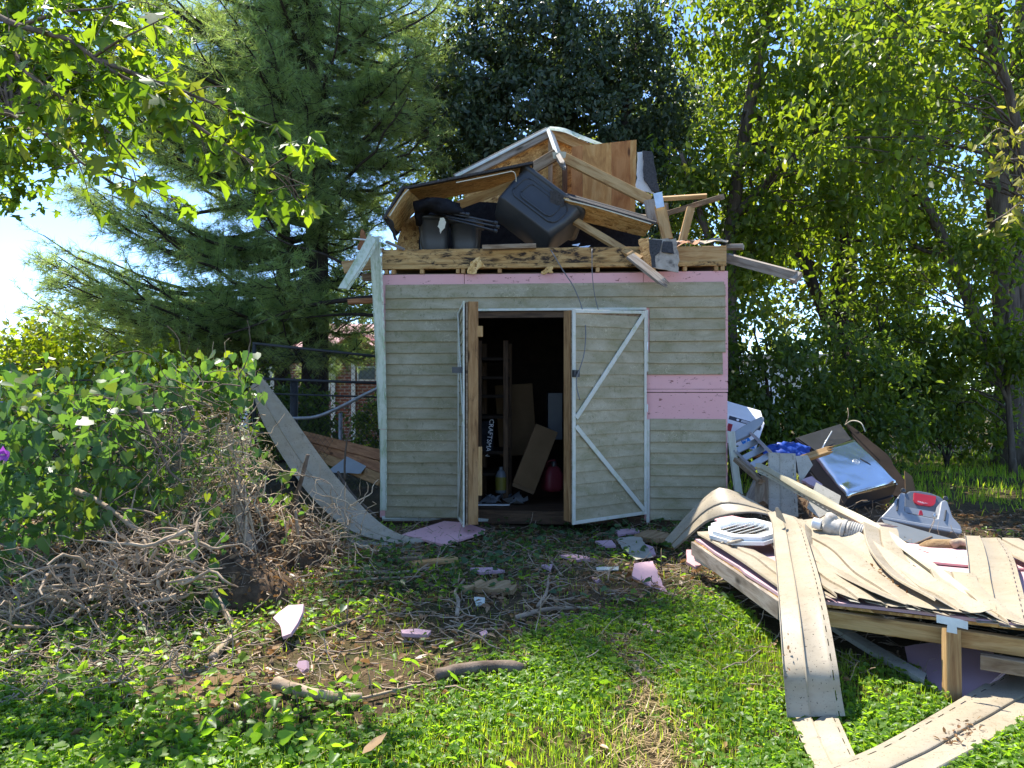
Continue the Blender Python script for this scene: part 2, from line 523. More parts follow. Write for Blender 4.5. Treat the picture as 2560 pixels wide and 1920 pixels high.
M_['foam'] = plain('pink_foam_board', [(.68, .36, .35), (.73, .41, .40)], .75, (1, 1, 1), 2.5, .2, dirt=(.20, .085, .07), dirt_amt=(.605, .65), dirt_scale=17, dscale=(1, 1, 2.2))
M_['foam_pale'] = plain('muted_pink_foam', [(.48, .30, .325), (.53, .35, .37)], .75, (1, 1, 1), 3.0, .2, dirt=(.42, .26, .24), dirt_amt=(.62, .8), dirt_scale=22)  # duller, less saturated pink than the sheathing foam
M_['pine'] = wood('pine_timber', (.30, .15, .055), (.46, .27, .105), (.56, .36, .16))
M_['pine_stained'] = wood('water_stained_beam', (.34, .18, .06), (.50, .30, .11), (.60, .39, .16), stain=(.035, .022, .014), stain_amt=(.50, .60))
M_['wood_old'] = wood('weathered_timber', (.16, .10, .055), (.26, .18, .11), (.36, .27, .18), stain=(.06, .045, .03), stain_amt=(.56, .8))
M_['wood_grey'] = wood('greyed_timber', (.20, .16, .12), (.30, .25, .20), (.40, .35, .29), stain=(.1, .08, .06), stain_amt=(.58, .8))
M_['wood_dark'] = wood('dark_timber', (.05, .03, .018), (.10, .06, .035), (.15, .09, .05), knots=False)  # dark brown all over, without knots
M_['wood_red'] = wood('treated_red_timber', (.20, .08, .035), (.32, .14, .06), (.42, .2, .09))
M_['door_wood'] = wood('door_frame_timber', (.20, .10, .04), (.34, .185, .075), (.43, .25, .11), stain=(.07, .045, .025), stain_amt=(.56, .74))
M_['ply'] = wood('plywood_veneer', (.36, .17, .055), (.50, .26, .085), (.58, .34, .13), ring=3.2)
M_['ply_red'] = wood('reddish_plywood_veneer', (.28, .11, .04), (.40, .17, .055), (.47, .22, .08), ring=3.2)
M_['osb'] = osb('strand_board', [(.13, .06, .02), (.44, .24, .075), (.58, .36, .14), (.27, .13, .04), (.5, .3, .1)], dark=(.17, .085, .03))
M_['osb_bright'] = osb('bounce_lit_strand_board', [(.22, .11, .035), (.62, .39, .14), (.72, .50, .22), (.42, .23, .07), (.6, .38, .14)])  # colour raised to paint in bounced light under the roof slabs
M_['shingle'] = plain('asphalt_shingle', [(.035, .034, .034), (.085, .08, .078)], .9, (1, 1, 1), 60, .1, bmp=.5)
M_['felt'] = plain('torn_roofing_felt', [(.30, .25, .19), (.44, .37, .29)], .9, (1, 1, 1), 14, .1, dirt=(.1, .085, .07), dirt_amt=(.52, .7), bmp=.4)
M_['backing'] = plain('speckled_white_backing', [(.52, .50, .46), (.60, .58, .54)], .8, (1, 1, 1), 5, .2, dirt=(.08, .07, .06), dirt_amt=(.60, .68), dirt_scale=40)
M_['galv'] = plain('galvanised_steel', [(.42, .45, .47), (.58, .61, .63)], .38, (1, 1, 1), 14, .5, metal=.75)
M_['black_plastic'] = plain('black_plastic', [(.030, .031, .032), (.042, .043, .044)], .42, (1, 1, 1), 5, .5, dirt=(.07, .065, .055), dirt_amt=(.58, .9), dirt_scale=7)
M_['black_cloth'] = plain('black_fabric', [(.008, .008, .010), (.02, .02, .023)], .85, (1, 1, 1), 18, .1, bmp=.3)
M_['black_steel'] = plain('black_enamel', [(.02, .021, .024), (.035, .036, .042)], .3, (1, 1, 1), 4, .5, dirt=(.06, .055, .05), dirt_amt=(.55, .85))
M_['grey_plastic'] = plain('grey_plastic', [(.235, .25, .265), (.28, .295, .31)], .36, (1, 1, 1), 5, .5, dirt=(.16, .155, .14), dirt_amt=(.6, .9))
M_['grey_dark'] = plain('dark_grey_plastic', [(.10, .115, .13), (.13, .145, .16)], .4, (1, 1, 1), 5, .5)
M_['red_panel'] = plain('red_plastic', [(.42, .02, .03), (.47, .028, .04)], .35, (1, 1, 1), 5, .5)
M_['pvc'] = plain('dusty_pvc', [(.36, .33, .28), (.46, .43, .37)], .55, (1, 1, 1), 6, .35, dirt=(.20, .15, .1), dirt_amt=(.48, .7), dirt_scale=16)
M_['white_plastic'] = plain('white_plastic', [(.70, .70, .67), (.78, .78, .75)], .4, (1, 1, 1), 4, .4, dirt=(.42, .38, .28), dirt_amt=(.6, .85))
M_['tarp'] = plain('blue_tarp', [(.008, .035, .21), (.012, .06, .33)], .45, (1, 1, 1), 7, .4, bmp=.2)
M_['card'] = plain('cardboard', [(.12, .075, .037), (.17, .105, .055)], .85, (1, 1, 1), 4, .1, dirt=(.14, .085, .05), dirt_amt=(.6, .8))
M_['dark_board'] = plain('near_black_board', [(.018, .013, .010), (.034, .024, .017)], .85, (1, 1, 1), 6, .1)  # also paints interior shade on the shed's back wall and shelves
M_['print_white'] = plain('white_printed_card', [(.62, .63, .66), (.70, .71, .74)], .6, (1, 1, 1), 4, .3)
M_['print_blue'] = plain('blue_print', [(.01, .16, .52), (.012, .2, .6)], .5, (1, 1, 1), 4, .3)
M_['print_dark'] = plain('dark_print', [(.025, .03, .045), (.04, .045, .06)], .5, (1, 1, 1), 4, .3)
M_['print_red'] = plain('red_print', [(.3, .02, .025), (.36, .03, .03)], .5, (1, 1, 1), 4, .3)
M_['can_red'] = plain('dimmed_red_plastic', [(.13, .016, .022), (.16, .022, .03)], .5, (1, 1, 1), 4, .3)  # red lowered to carry the shade inside the shed
M_['can_yellow'] = plain('yellow_label', [(.15, .13, .02), (.19, .16, .025)], .5, (1, 1, 1), 4, .3)  # yellow dimmed as well, for the dark interior
M_['wire'] = plain('grey_cable', [(.12, .12, .12), (.17, .17, .17)], .5, (1, 1, 1), 6, .3)
M_['string'] = plain('pale_string', [(.5, .46, .33), (.6, .55, .42)], .8, (1, 1, 1), 6, .1)
M_['alu'] = plain('dull_aluminium', [(.34, .35, .36), (.46, .47, .48)], .42, (1, 1, 1), 9, .5, metal=.6)
M_['rail'] = plain('old_galvanised_pipe', [(.20, .20, .205), (.30, .30, .31)], .5, (1, 1, 1), 12, .4, metal=.4, dirt=(.12, .09, .07), dirt_amt=(.55, .75))
M_['rail_dark'] = plain('dark_pipe', [(.03, .03, .032), (.05, .05, .052)], .55, (1, 1, 1), 8, .3)
M_['soil_bark'] = plain('leaf_mould', [(.05, .034, .022), (.15, .10, .06)], .95, (1, 1, 1), 20, .05, bmp=.4)
M_['bark'] = plain('grey_brown_bark', [(.055, .043, .034), (.16, .13, .105)], .95, (2.2, 2.2, .35), 9, .05, dirt=(.19, .185, .15), dirt_amt=(.6, .78), bmp=.9)
M_['bark_dark'] = plain('dark_bark', [(.028, .022, .018), (.075, .06, .05)], .95, (2.2, 2.2, .4), 9, .05, bmp=.8)
M_['twig'] = plain('dry_twig', [(.21, .15, .10), (.48, .375, .265)], .9, (1, 1, 1), 9, .08, bmp=.4)
M_['twig_dark'] = plain('dark_branch_bark', [(.085, .062, .046), (.21, .16, .12)], .9, (1, 1, 1), 11, .08, bmp=.5)  # darker brown bark than the dry twigs
M_['vine'] = plain('dry_vine_stem', [(.32, .225, .135), (.58, .45, .30)], .9, (1, 1, 1), 12, .08)
M_['brick'] = None
M_['chip'] = plain('rotten_wood_chunk', [(.20, .125, .06), (.40, .28, .155)], .9, (1, 6, 6), 5, .05, bmp=.8)

M_['leaf_maple'] = leafmat('maple_leaf', [(0.056, 0.106, 0.015), (0.094, 0.156, 0.020), (0.138, 0.200, 0.025), (0.069, 0.125, 0.025), (0.200, 0.213, 0.031)], 3.0, (1.06, 1.02, .24), .52)
M_['leaf_ivy'] = leafmat('ivy_leaf', [(0.036, 0.055, 0.036), (0.053, 0.079, 0.048), (0.078, 0.108, 0.065), (0.043, 0.067, 0.036)], 2.4, (1.1, 1.12, .32), .3, .4, .4)
M_['leaf_elder'] = leafmat('box_elder_leaf', [(.055, .088, .018), (.085, .125, .02), (.12, .165, .024), (.065, .10, .026), (.15, .17, .03)], 2.9, (1.10, 1.08, .26), .5)
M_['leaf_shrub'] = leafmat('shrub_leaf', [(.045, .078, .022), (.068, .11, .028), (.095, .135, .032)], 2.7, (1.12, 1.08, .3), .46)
M_['leaf_far'] = leafmat('far_leaf', [(.075, .10, .03), (.115, .145, .036), (.15, .175, .045)], 2.4, (1.15, 1.05, .34), .5)
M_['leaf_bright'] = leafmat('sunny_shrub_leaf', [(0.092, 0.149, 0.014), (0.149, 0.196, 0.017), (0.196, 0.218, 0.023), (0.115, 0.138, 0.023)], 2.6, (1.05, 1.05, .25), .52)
M_['leaf_vine'] = leafmat('vine_leaf', [(0.057, 0.115, 0.040), (0.086, 0.155, 0.052), (0.115, 0.184, 0.052), (0.069, 0.132, 0.046), (0.172, 0.196, 0.023)], 2.2, (1.0, 1.1, .35), .42)
M_['leaf_ground'] = leafmat('ground_ivy_leaf', [(.09, .17, .026), (.12, .21, .03), (.17, .25, .036), (.10, .18, .036)], 2.8, (1.06, 1.08, .28), .54)
M_['leaf_ivy_ground'] = leafmat('ground_dark_leaf', [(0.039, 0.085, 0.033), (0.058, 0.111, 0.039), (0.078, 0.137, 0.039)], 2.0, (1.0, 1.1, .3), .38)
M_['leaf_dry'] = leafmat('dead_leaf', [(0.160, 0.085, 0.035), (0.260, 0.150, 0.070), (0.340, 0.220, 0.110), (0.200, 0.100, 0.040)], 1.3, (1.0, .9, .7), .25)
M_['leaf_honey'] = leafmat('curled_yellow_leaf', [(0.160, 0.190, 0.030), (0.220, 0.220, 0.050), (0.280, 0.250, 0.080), (0.200, 0.200, 0.030)], 2.0, (1.0, 1.0, .35), .45)
M_['grass'] = leafmat('grass_blade', [(.10, .175, .02), (.14, .22, .026), (.20, .27, .036), (.26, .27, .065)], 2.9, (1.05, 1.08, .3), .54)
M_['straw'] = leafmat('straw_blade', [(0.300, 0.200, 0.085), (0.420, 0.300, 0.140), (0.500, 0.370, 0.190), (0.220, 0.150, 0.060)], 1.2, (1.0, .9, .6), .25)
M_['needle'] = leafmat('pine_needle', [(0.140, 0.196, 0.090), (0.185, 0.246, 0.112), (0.241, 0.297, 0.129), (0.151, 0.213, 0.118), (0.213, 0.241, 0.095)], 2.4, (1.06, 1.09, .46), .48, .45, .35)
M_['petal'] = leafmat('purple_petal', [(0.320, 0.080, 0.420), (0.380, 0.110, 0.480)], 1.3, (1, .8, 1), .35)

def mirror_mat():
    m, nt, b = base('dented_stainless_steel')
    v = coords(nt)
    b.inputs['Base Color'].default_value = (.78, .79, .80, 1); b.inputs['Metallic'].default_value = 1.0
    b.inputs['Roughness'].default_value = .17
    bump(nt, b, noise(nt, v, 3.0, 2), .28, .03)
    return m
M_['mirror'] = mirror_mat()

def ground_mat():
    m, nt, b = base('damp_soil_and_litter')
    v = coords(nt)
    big = noise(nt, v, .9, 5)
    col = ramp(nt, big, [(.06, .045, .028), (.11, .08, .045), (.055, .06, .022), (.13, .085, .05)], [.3, .45, .58, .72])
    fine = noise(nt, v, 55, 6, .75)
    col = mix(nt, .75, col, ramp(nt, fine, [(.35, .32, .3), (1.5, 1.4, 1.3)], [.3, .7]), 'MULTIPLY')
    vo = nt.nodes.new('ShaderNodeTexVoronoi'); vo.inputs['Scale'].default_value = 28
    nt.links.new(v, vo.inputs['Vector'])
    col = mix(nt, thr(nt, vo.outputs['Distance'], .22, .08), col, (.20, .135, .08))
    nt.links.new(col, b.inputs['Base Color'])
    b.inputs['Roughness'].default_value = .95; b.inputs['Specular IOR Level'].default_value = .1
    bump(nt, b, fine, .9, .02)
    return m
M_['ground'] = ground_mat()

def brick_mat():
    m, nt, b = base('red_brick_wall')
    tc = nt.nodes.new('ShaderNodeTexCoord'); sx = nt.nodes.new('ShaderNodeSeparateXYZ'); cb = nt.nodes.new('ShaderNodeCombineXYZ')
    nt.links.new(tc.outputs['Object'], sx.inputs[0]); nt.links.new(sx.outputs[0], cb.inputs[0]); nt.links.new(sx.outputs[2], cb.inputs[1])
    br = nt.nodes.new('ShaderNodeTexBrick'); nt.links.new(cb.outputs[0], br.inputs['Vector'])
    br.inputs['Color1'].default_value = (.20, .065, .04, 1); br.inputs['Color2'].default_value = (.27, .09, .055, 1); br.inputs['Mortar'].default_value = (.33, .29, .25, 1)
    br.inputs['Scale'].default_value = 1.0; br.inputs['Brick Width'].default_value = .21; br.inputs['Row Height'].default_value = .075; br.inputs['Mortar Size'].default_value = .009
    nt.links.new(br.outputs[0], b.inputs['Base Color']); b.inputs['Roughness'].default_value = .9
    return m
M_['brick'] = brick_mat()
M_['roof_pink'] = plain('faded_red_metal_roof', [(.30, .085, .08), (.35, .11, .105)], .5, (1, 1, 1), 2, .4)
M_['roof_red'] = plain('red_metal_roof', [(.40, .06, .06), (.46, .08, .075)], .5, (1, 1, 1), 2, .4)
M_['paint_white'] = plain('white_house_paint', [(.66, .67, .66), (.74, .75, .74)], .55, (1, 1, 1), 4, .3)
M_['clod'] = plain('crumbly_soil', [(.075, .052, .034), (.19, .135, .085)], .95, (1, 1, 1), 30, .05)
M_['glass'] = plain('window_glass', [(.10, .13, .15), (.16, .20, .23)], .08, (1, 1, 1), 2, .6)

# ------------------------------------------------------------------ ground
def hgt(x, y):
    """gentle bumps of the yard, zero where the shed stands"""
    b = 0.022 * np.sin(1.7 * x + .6) * np.cos(1.3 * y + .9) + 0.012 * np.sin(4.1 * x + 2.2 * y) + 0.008 * np.sin(7.3 * y - 3.1 * x)
    return b - 0.01

def build_ground():
    xs = np.concatenate([np.linspace(-150, -9, 16), np.linspace(-8, 8, 140), np.linspace(9, 150, 16)])
    ys = np.concatenate([np.linspace(-40, 0.5, 12), np.linspace(1, 14, 130), np.linspace(15, 230, 26)])
    X, Y = np.meshgrid(xs, ys)
    far = np.clip((np.abs(X) + np.abs(Y - 6) - 14) / 6, 0, 1)
    Z = hgt(X, Y) * (1 - far)
    V = np.stack([X, Y, Z], -1).reshape(-1, 3)
    nx = len(xs); i, j = np.meshgrid(np.arange(nx - 1), np.arange(len(ys) - 1))
    a = (j * nx + i).ravel()
    o = npobj('ground', V, np.stack([a, a + 1, a + nx + 1, a + nx], 1), M_['ground'], smooth=True, loc=(0, 0, 0))
    tag(o, 'bare damp soil of the back yard under the grass', 'ground', kind='structure')
build_ground()

# ------------------------------------------------------------------ shed
SL, SR = P(950, 975, 7.25), P(1820, 975, 7.03)
SL.z = SR.z = 0
SW = (SR - SL).length
SX = (SR - SL).normalized(); SN = Vector((SX.y, -SX.x, 0)); SZ = Vector((0, 0, 1))    # along the wall, out of the wall, up
def W(s, z, n=0.0): return SL + SX * s + SZ * z + SN * n
def sU(u, v=975):
    """distance along the front wall at photo column u"""
    d = Vector(((u - CX) / FPX, 1, 0))
    # solve SL + SX*s = k*d
    det = SX.x * (-d.y) - (-d.x) * SX.y
    return ((-SL.x) * (-d.y) - (-d.x) * (-SL.y)) / det
def zV(u, v):
    s = sU(u); dd = (SL + SX * s).y
    return EH - (v - HV) / FPX * dd

CW = 0.1028; ZT = 2.212                      # course height, top of the siding
sD0, sD1 = sU(1156), sU(1610)                # door opening
zDT = 1.985                                  # its head
s0, s1 = sU(964), sU(1813)

shed = thing('shed', 'beige vinyl-sided garden shed with its roof torn off and doors ajar', 'shed', W(SW / 2, 0, 0))
wall = pyobj('front_wall', [W(a, z, n) for n in (-.10, -.07) for (a, z) in ((0.01, .02), (sD0 - .01, .02), (sD0 - .01, zDT + .01), (sD1 + .01, zDT + .01), (sD1 + .01, .02), (SW - .01, .02), (SW - .01, 2.33), (.01, 2.33))],
             [(0, 1, 2, 7), (2, 3, 6, 7), (3, 4, 5, 6), (15, 10, 9, 8), (15, 14, 11, 10), (14, 13, 12, 11), (1, 9, 10, 2), (2, 10, 11, 3), (3, 11, 12, 4), (0, 8, 9, 1), (4, 12, 13, 5), (7, 6, 14, 15), (0, 7, 15, 8), (5, 13, 14, 6)], M_['wood_old'], shed)

def course(a, b, z, parent, seed, n0=0.0, X=SX, N=SN, O=None, h=CW, mat=None, end_drop=0.0, zb=0.0):
    """one lapped course of siding from a to b along the wall, top edge z"""
    r = random.Random(seed)
    O = O if O is not None else SL
    seg = max(3, int(abs(b - a) / .22))
    prof = [(0.006, .002), (-.30 * h, .005), (-.92 * h, .021), (-.97 * h, .021), (-1.0 * h, .016), (-1.0 * h, .001)]
    p1, p2 = r.uniform(0, 6), r.uniform(0, 6)
    V, Fc = [], []
    for i in range(seg + 1):
        s = a + (b - a) * i / seg
        dz = .0022 * math.sin(s * 2.1 + p1) + zb * s; dn = .0022 * math.sin(s * 3.3 + p2)
        for (zz, nn) in prof:
            V.append(O + X * s + SZ * (z + zz + dz) + N * (n0 + nn + dn + .001))
    k = len(prof)
    for i in range(seg):
        for j in range(k - 1):
            Fc.append((i * k + j, i * k + j + 1, (i + 1) * k + j + 1, (i + 1) * k + j))
    Fc.append(tuple(range(k))); Fc.append(tuple(reversed(range(seg * k, seg * k + k))))
    return pyobj('siding_board', V, Fc, mat or M_['siding_wall'], parent)

def wbox(name, a, b, z0, z1, n0, n1, mat, parent):
    V = [W(s, z, n) for n in (n0, n1) for (s, z) in ((a, z0), (b, z0), (b, z1), (a, z1))]
    return pyobj(name, V, [(3, 2, 1, 0), (4, 5, 6, 7), (0, 1, 5, 4), (1, 2, 6, 5), (2, 3, 7, 6), (3, 0, 4, 7)], mat, parent)

# foam sheathing, sheet by sheet
zf = 2.335
for (a, b, z0, z1) in ((.0, sU(1160), 2.06, zf), (sU(1160) + .005, sU(1608), 2.06, zf - .003), (sU(1608) + .004, SW, 1.26, zf + .004),
                       (.0, sD0 - .004, .05, 2.056), (sD1 + .004, SW, zV(1700, 981) + .004, 1.256), (sD1 + .004, SW - .004, .05, zV(1700, 981) - .004)):
    wbox('foam_board', a, b, z0, z1, -.06, -.004, M_['foam'], wall)
# siding courses
for k in range(21):
    z = ZT - k * CW
    hi = z > zDT + .02
    if z - CW > zDT - .02:
        course(s0, s1, z, wall, k)
    else:
        course(s0, sD0 - .035, z, wall, k)
        if k < 8:
            course(sD1 + (.05 if k < 6 else .03), s1 - (.0 if k < 6 else .025), z, wall, 100 + k)
        elif z < zV(1700, 1046) + .06:
            course(sD1 + .055, s1 + .005, z, wall, 100 + k)
# starter edges at the top of the exposed runs
wbox('siding_lip', s0, s1 - .01, ZT + .004, ZT + .028, .0, .004, M_['siding_wall'], wall)

# beam, plate and blocks above the wall
zb = 2.43
board('top_beam', W(0.02, zb + .07, -.02), W(sU(1690), zb + .07, -.02), .142, .045, M_['pine_stained'], shed, n=SN)
board('top_beam', W(sU(1692), zb + .062, -.015), W(SW - .015, zb + .062, -.015), .15, .045, M_['pine'], shed, n=SN, seed=4)
board('top_plate', W(0.02, zb - .026, -.02), W(SW - .02, zb - .026, -.02), .042, .09, M_['pine_stained'], shed, n=SN, seed=8)
board('wall_plate', W(0.02, 2.3385, -.035), W(SW - .02, 2.3385, -.035), .006, .06, M_['wood_old'], shed, n=SN, seed=9)
for u in (966, 984, 1055, 1145, 1158, 1249, 1372, 1494, 1712, 1790, 1806):
    board('stud', W(sU(u), 2.342, -.02), W(sU(u), zb - .048, -.02), .036, .07, M_['pine'], shed, n=SN, seed=u)
# side walls, back wall, loft floor, floor
DEEP = 2.55
for (a, nm) in ((0.0, 'side_wall'), (SW, 'side_wall')):
    sg = 1 if a == 0 else -1
    pyobj(nm, [W(a + sg * t, z, n) for t in (.004, .07) for (n, z) in ((-.105, .02), (-DEEP, .02), (-DEEP, 2.42), (-.105, 2.33))],
          [(0, 1, 2, 3), (7, 6, 5, 4), (0, 4, 5, 1), (1, 5, 6, 2), (2, 6, 7, 3), (3, 7, 4, 0)], M_['foam'] if a else M_['siding_wall'], shed)
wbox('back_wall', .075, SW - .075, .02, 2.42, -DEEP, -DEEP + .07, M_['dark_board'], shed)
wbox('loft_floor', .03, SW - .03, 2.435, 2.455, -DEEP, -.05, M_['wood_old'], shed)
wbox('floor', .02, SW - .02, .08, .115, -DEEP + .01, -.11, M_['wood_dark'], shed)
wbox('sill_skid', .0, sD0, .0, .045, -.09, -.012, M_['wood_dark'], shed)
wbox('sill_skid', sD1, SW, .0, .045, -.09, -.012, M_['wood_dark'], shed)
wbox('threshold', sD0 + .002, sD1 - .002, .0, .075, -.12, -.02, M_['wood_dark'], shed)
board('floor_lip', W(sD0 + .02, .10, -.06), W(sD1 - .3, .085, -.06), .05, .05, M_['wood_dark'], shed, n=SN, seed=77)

# white trims round the opening
def trimbar(a, z0, b, z1, w_, n0=.016, t=.012, mat='trim', parent=shed, name='door_trim'):
    return board(name, W(a, z0, n0), W(b, z1, n0), w_, t, M_[mat], parent, n=SN)
trimbar(sD0 - .01, zDT + .012, sD1 + .02, zDT + .012, .024, .018)
trimbar(sD1 + .022, zDT - .002, sD1 + .022, 1.42, .03, .017)
trimbar(sD1 + .034, .98, sD1 + .034, .035, .03, .016, mat='trim')
trimbar(sD0 - .022, zDT - .002, sD0 - .022, .05, .026, .015)
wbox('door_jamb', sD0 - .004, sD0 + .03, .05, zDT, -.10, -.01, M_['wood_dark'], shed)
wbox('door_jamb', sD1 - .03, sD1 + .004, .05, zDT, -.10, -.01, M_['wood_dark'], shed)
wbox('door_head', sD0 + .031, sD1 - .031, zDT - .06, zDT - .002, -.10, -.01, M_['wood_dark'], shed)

# corner post cover on the left with its snapped top folded over
def corner_strip(name, pts, mat, parent, wd=None):
    A = [P(u0, v, d) for (u0, u1, v, d) in pts]; B = [P(u1, v, d) for (u0, u1, v, d) in pts]
    return strip(name, A, B, mat, parent, TRIM, TRIM_HEM, side=-1, th=.002)
c1 = corner_strip('corner_trim', [(923, 952, 590, 7.14), (929, 957, 700, 7.14), (937, 963, 860, 7.16), (943, 966, 1000, 7.18), (946, 968, 1073, 7.19)], M_['trim_green'], shed)
corner_strip('corner_trim', [(949, 967, 1074, 7.205), (950, 967, 1180, 7.205), (950, 967, 1277, 7.205)], M_['trim_green'], shed)
strip('corner_trim', [P(921, 588, 7.13), P(893, 640, 7.05), P(845, 724, 6.92)], [P(946, 607, 7.11), P(915, 660, 7.03), P(872, 725, 6.92)], M_['trim_green'], shed, TRIM, TRIM_HEM, side=1)

# ------------------------------------------------------------------ doors
def make_door(name_label, hx, fx, z0f, z1f, z0h, z1h, seed, flip):
    """leaf between the hinge foot hx and the free foot fx (ground points); heights at hinge and free edge"""
    X = (fx - hx); Lw = X.length; X = X.normalized()
    N = Vector((X.y, -X.x, 0)) * flip
    d = bpy.data.objects.new('door', None); put(d, shed, Matrix.Translation(hx)); d['label'] = name_label
    def D(s, z, n=0.0): return hx + X * s + SZ * z + N * n
    def bar(nm, sa, za, sb, zb_, w_, t, n0, mat, sd=0): return board(nm, D(sa, za, n0), D(sb, zb_, n0), w_, t, mat, d, n=N, seed=sd)
    def zb0(s): return z0h + (z0f - z0h) * s / Lw
    def zt0(s): return z1h + (z1f - z1h) * s / Lw
    for k in range(18):                                   # siding courses of the leaf
        za, zc = zb0(0) + .02 + k * .1045, zb0(Lw) + .02 + k * .1045
        if za + .1045 > zt0(0) - .0: continue
        prof = [(0.006 + .1045, .002), (.1045 * .55, .006), (.1045 * .07, .0125), (.001, .0115), (0, .001)]
        V, Fc = [], []
        for i in range(5):
            s = .02 + (Lw - .04) * i / 4
            for (zz, nn) in prof: V.append(D(s, za + (zc - za) * s / Lw + min(zz, zt0(s) - za - (zc - za) * s / Lw - .012), nn + .008))
        for i in range(4):
            for j in range(4): Fc.append((i * 5 + j, i * 5 + j + 1, i * 5 + 6 + j, i * 5 + 5 + j) if flip < 0 else (i * 5 + 5 + j, i * 5 + 6 + j, i * 5 + j + 1, i * 5 + j))
        pyobj('siding_board', V, Fc, M_['siding_wall'], d)
    # backing board and timber frame behind
    V = [D(s, z, n) for n in (.004, -.012) for (s, z) in ((.01, zb0(0) + .01), (Lw - .01, zb0(Lw) + .01), (Lw - .01, zt0(Lw) - .01), (.01, zt0(0) - .01))]
    pyobj('backing_board', V, [(0, 1, 2, 3), (7, 6, 5, 4), (0, 4, 5, 1), (1, 5, 6, 2), (2, 6, 7, 3), (3, 7, 4, 0)], M_['wood_old'], d)
    bar('stile', Lw - .045, zb0(Lw) + .02, Lw - .045, zt0(Lw) - .005, .089, .085, -.058, M_['door_wood'], seed)
    bar('stile', .05, zb0(0) + .02, .05, zt0(0) - .01, .089, .038, -.034, M_['door_wood'], seed + 1)
    for f in (.06, .5, .94):
        bar('rail', .1, zb0(.1) + f * (zt0(0) - zb0(0)), Lw - .1, zb0(Lw) + f * (zt0(Lw) - zb0(Lw)), .089, .038, -.034, M_['door_wood'], seed + 2)
    T = M_['trim']
    bar('edge_trim', Lw - .016, zb0(Lw), Lw - .016, zt0(Lw), .034, .014, .022, T)
    bar('edge_trim', .016, zb0(0), .016, zt0(0), .028, .014, .022, T)
    bar('edge_trim', .03, zt0(0) - .014, Lw - .034, zt0(Lw) - .014, .03, .012, .022, T)
    bar('edge_trim', .03, zb0(0) + .014, Lw - .034, zb0(Lw) + .014, .03, .012, .022, T)
    zm = (zb0(Lw) + zt0(Lw)) / 2 - .06
    bar('brace', .035, zt0(0) - .03, Lw - .035, zm + .05, .042, .012, .028, T)
    bar('brace', .035, zb0(0) + .04, Lw - .035, zm - .02, .042, .012, .028, T)
    for z in (.35, 1.05, 1.62):
        revolve('hinge', [(.009, 0), (.009, .07)], D(-.008, z, .02), (0, 0, 1), M_['galv'], d, 8)
    return d, D, Lw

hR, fR = W(sD1 + .005, 0, .03), P(1427, 975, 6.56); fR.z = 0
zt = EH - (774 - HV) / FPX * 6.56; zb_ = EH - (1311 - HV) / FPX * 6.56
doorR, DR, LR = make_door('right door leaf standing ajar with white K-shaped bracing', hR, fR, zb_, zt, .115, zDT - .012, 31, -1)
# black latch
lt = pyobj('latch', [DR(LR - .02 + a, 1.39 + b_, .03 + c) for c in (0, .03) for (a, b_) in ((-.03, -.03), (.03, -.03), (.03, .03), (-.03, .03))],
           [(0, 1, 2, 3), (7, 6, 5, 4), (0, 4, 5, 1), (1, 5, 6, 2), (2, 6, 7, 3), (3, 7, 4, 0)], M_['black_plastic'], doorR)
revolve('latch_knob', [(.012, 0), (.012, .025), (.006, .03)], DR(LR - .02, 1.395, .06), -(fR - hR).cross(SZ).normalized() * -1, M_['black_plastic'], lt, 10)
hL, fL = W(sD0 - .012, 0, .03), P(1166, 975, 6.47); fL.z = 0
zt = EH - (752 - HV) / FPX * 6.47; zb_ = EH - (1318 - HV) / FPX * 6.47
doorL, DL, LL = make_door('left door leaf swung fully open, seen edge-on', hL, fL, zb_, zt, .05, zDT - .01, 61, 1)
pyobj('latch', [DL(LL - .08 + a, 1.42 + b_, .03 + c) for c in (0, .085) for (a, b_) in ((-.03, -.025), (.03, -.025), (.03, .025), (-.03, .025))],
      [(0, 1, 2, 3), (7, 6, 5, 4), (0, 4, 5, 1), (1, 5, 6, 2), (2, 6, 7, 3), (3, 7, 4, 0)], M_['black_plastic'], doorL)
XL = (fL - hL).normalized(); NL = Vector((XL.y, -XL.x, 0))
board('cleat', DL(LL - .03, .36, -.115), DL(LL - .03, .77, -.115), .05, .036, M_['pine'], doorL, n=NL)
board('cleat', DL(LL - .03, 1.70, -.115), DL(LL - .03, 1.79, -.115), .06, .05, M_['pine'], doorL, n=NL)

# ------------------------------------------------------------------ inside the shed
rack = thing('storage_shelf', 'wooden storage shelf inside the shed doorway, coloured dark for the dim interior', 'shelf', W(sU(1215) + .02, .115, -1.3))
for (u, n) in ((1252, -.62), (1252, -1.15), (1180, -.62), (1180, -1.15)):
    a = sU(u); board('upright', W(a, .115, n), W(a, 1.75, n), .05, .05, M_['wood_dark'], rack, n=SN, seed=u)  # dark timber paints the dim interior onto the uprights
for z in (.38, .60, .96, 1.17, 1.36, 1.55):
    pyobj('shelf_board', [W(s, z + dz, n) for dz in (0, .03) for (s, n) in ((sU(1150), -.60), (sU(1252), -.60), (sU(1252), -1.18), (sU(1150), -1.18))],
          [(3, 2, 1, 0), (4, 5, 6, 7), (0, 1, 5, 4), (1, 2, 6, 5), (2, 3, 7, 6), (3, 0, 4, 7)], M_['dark_board'], rack)

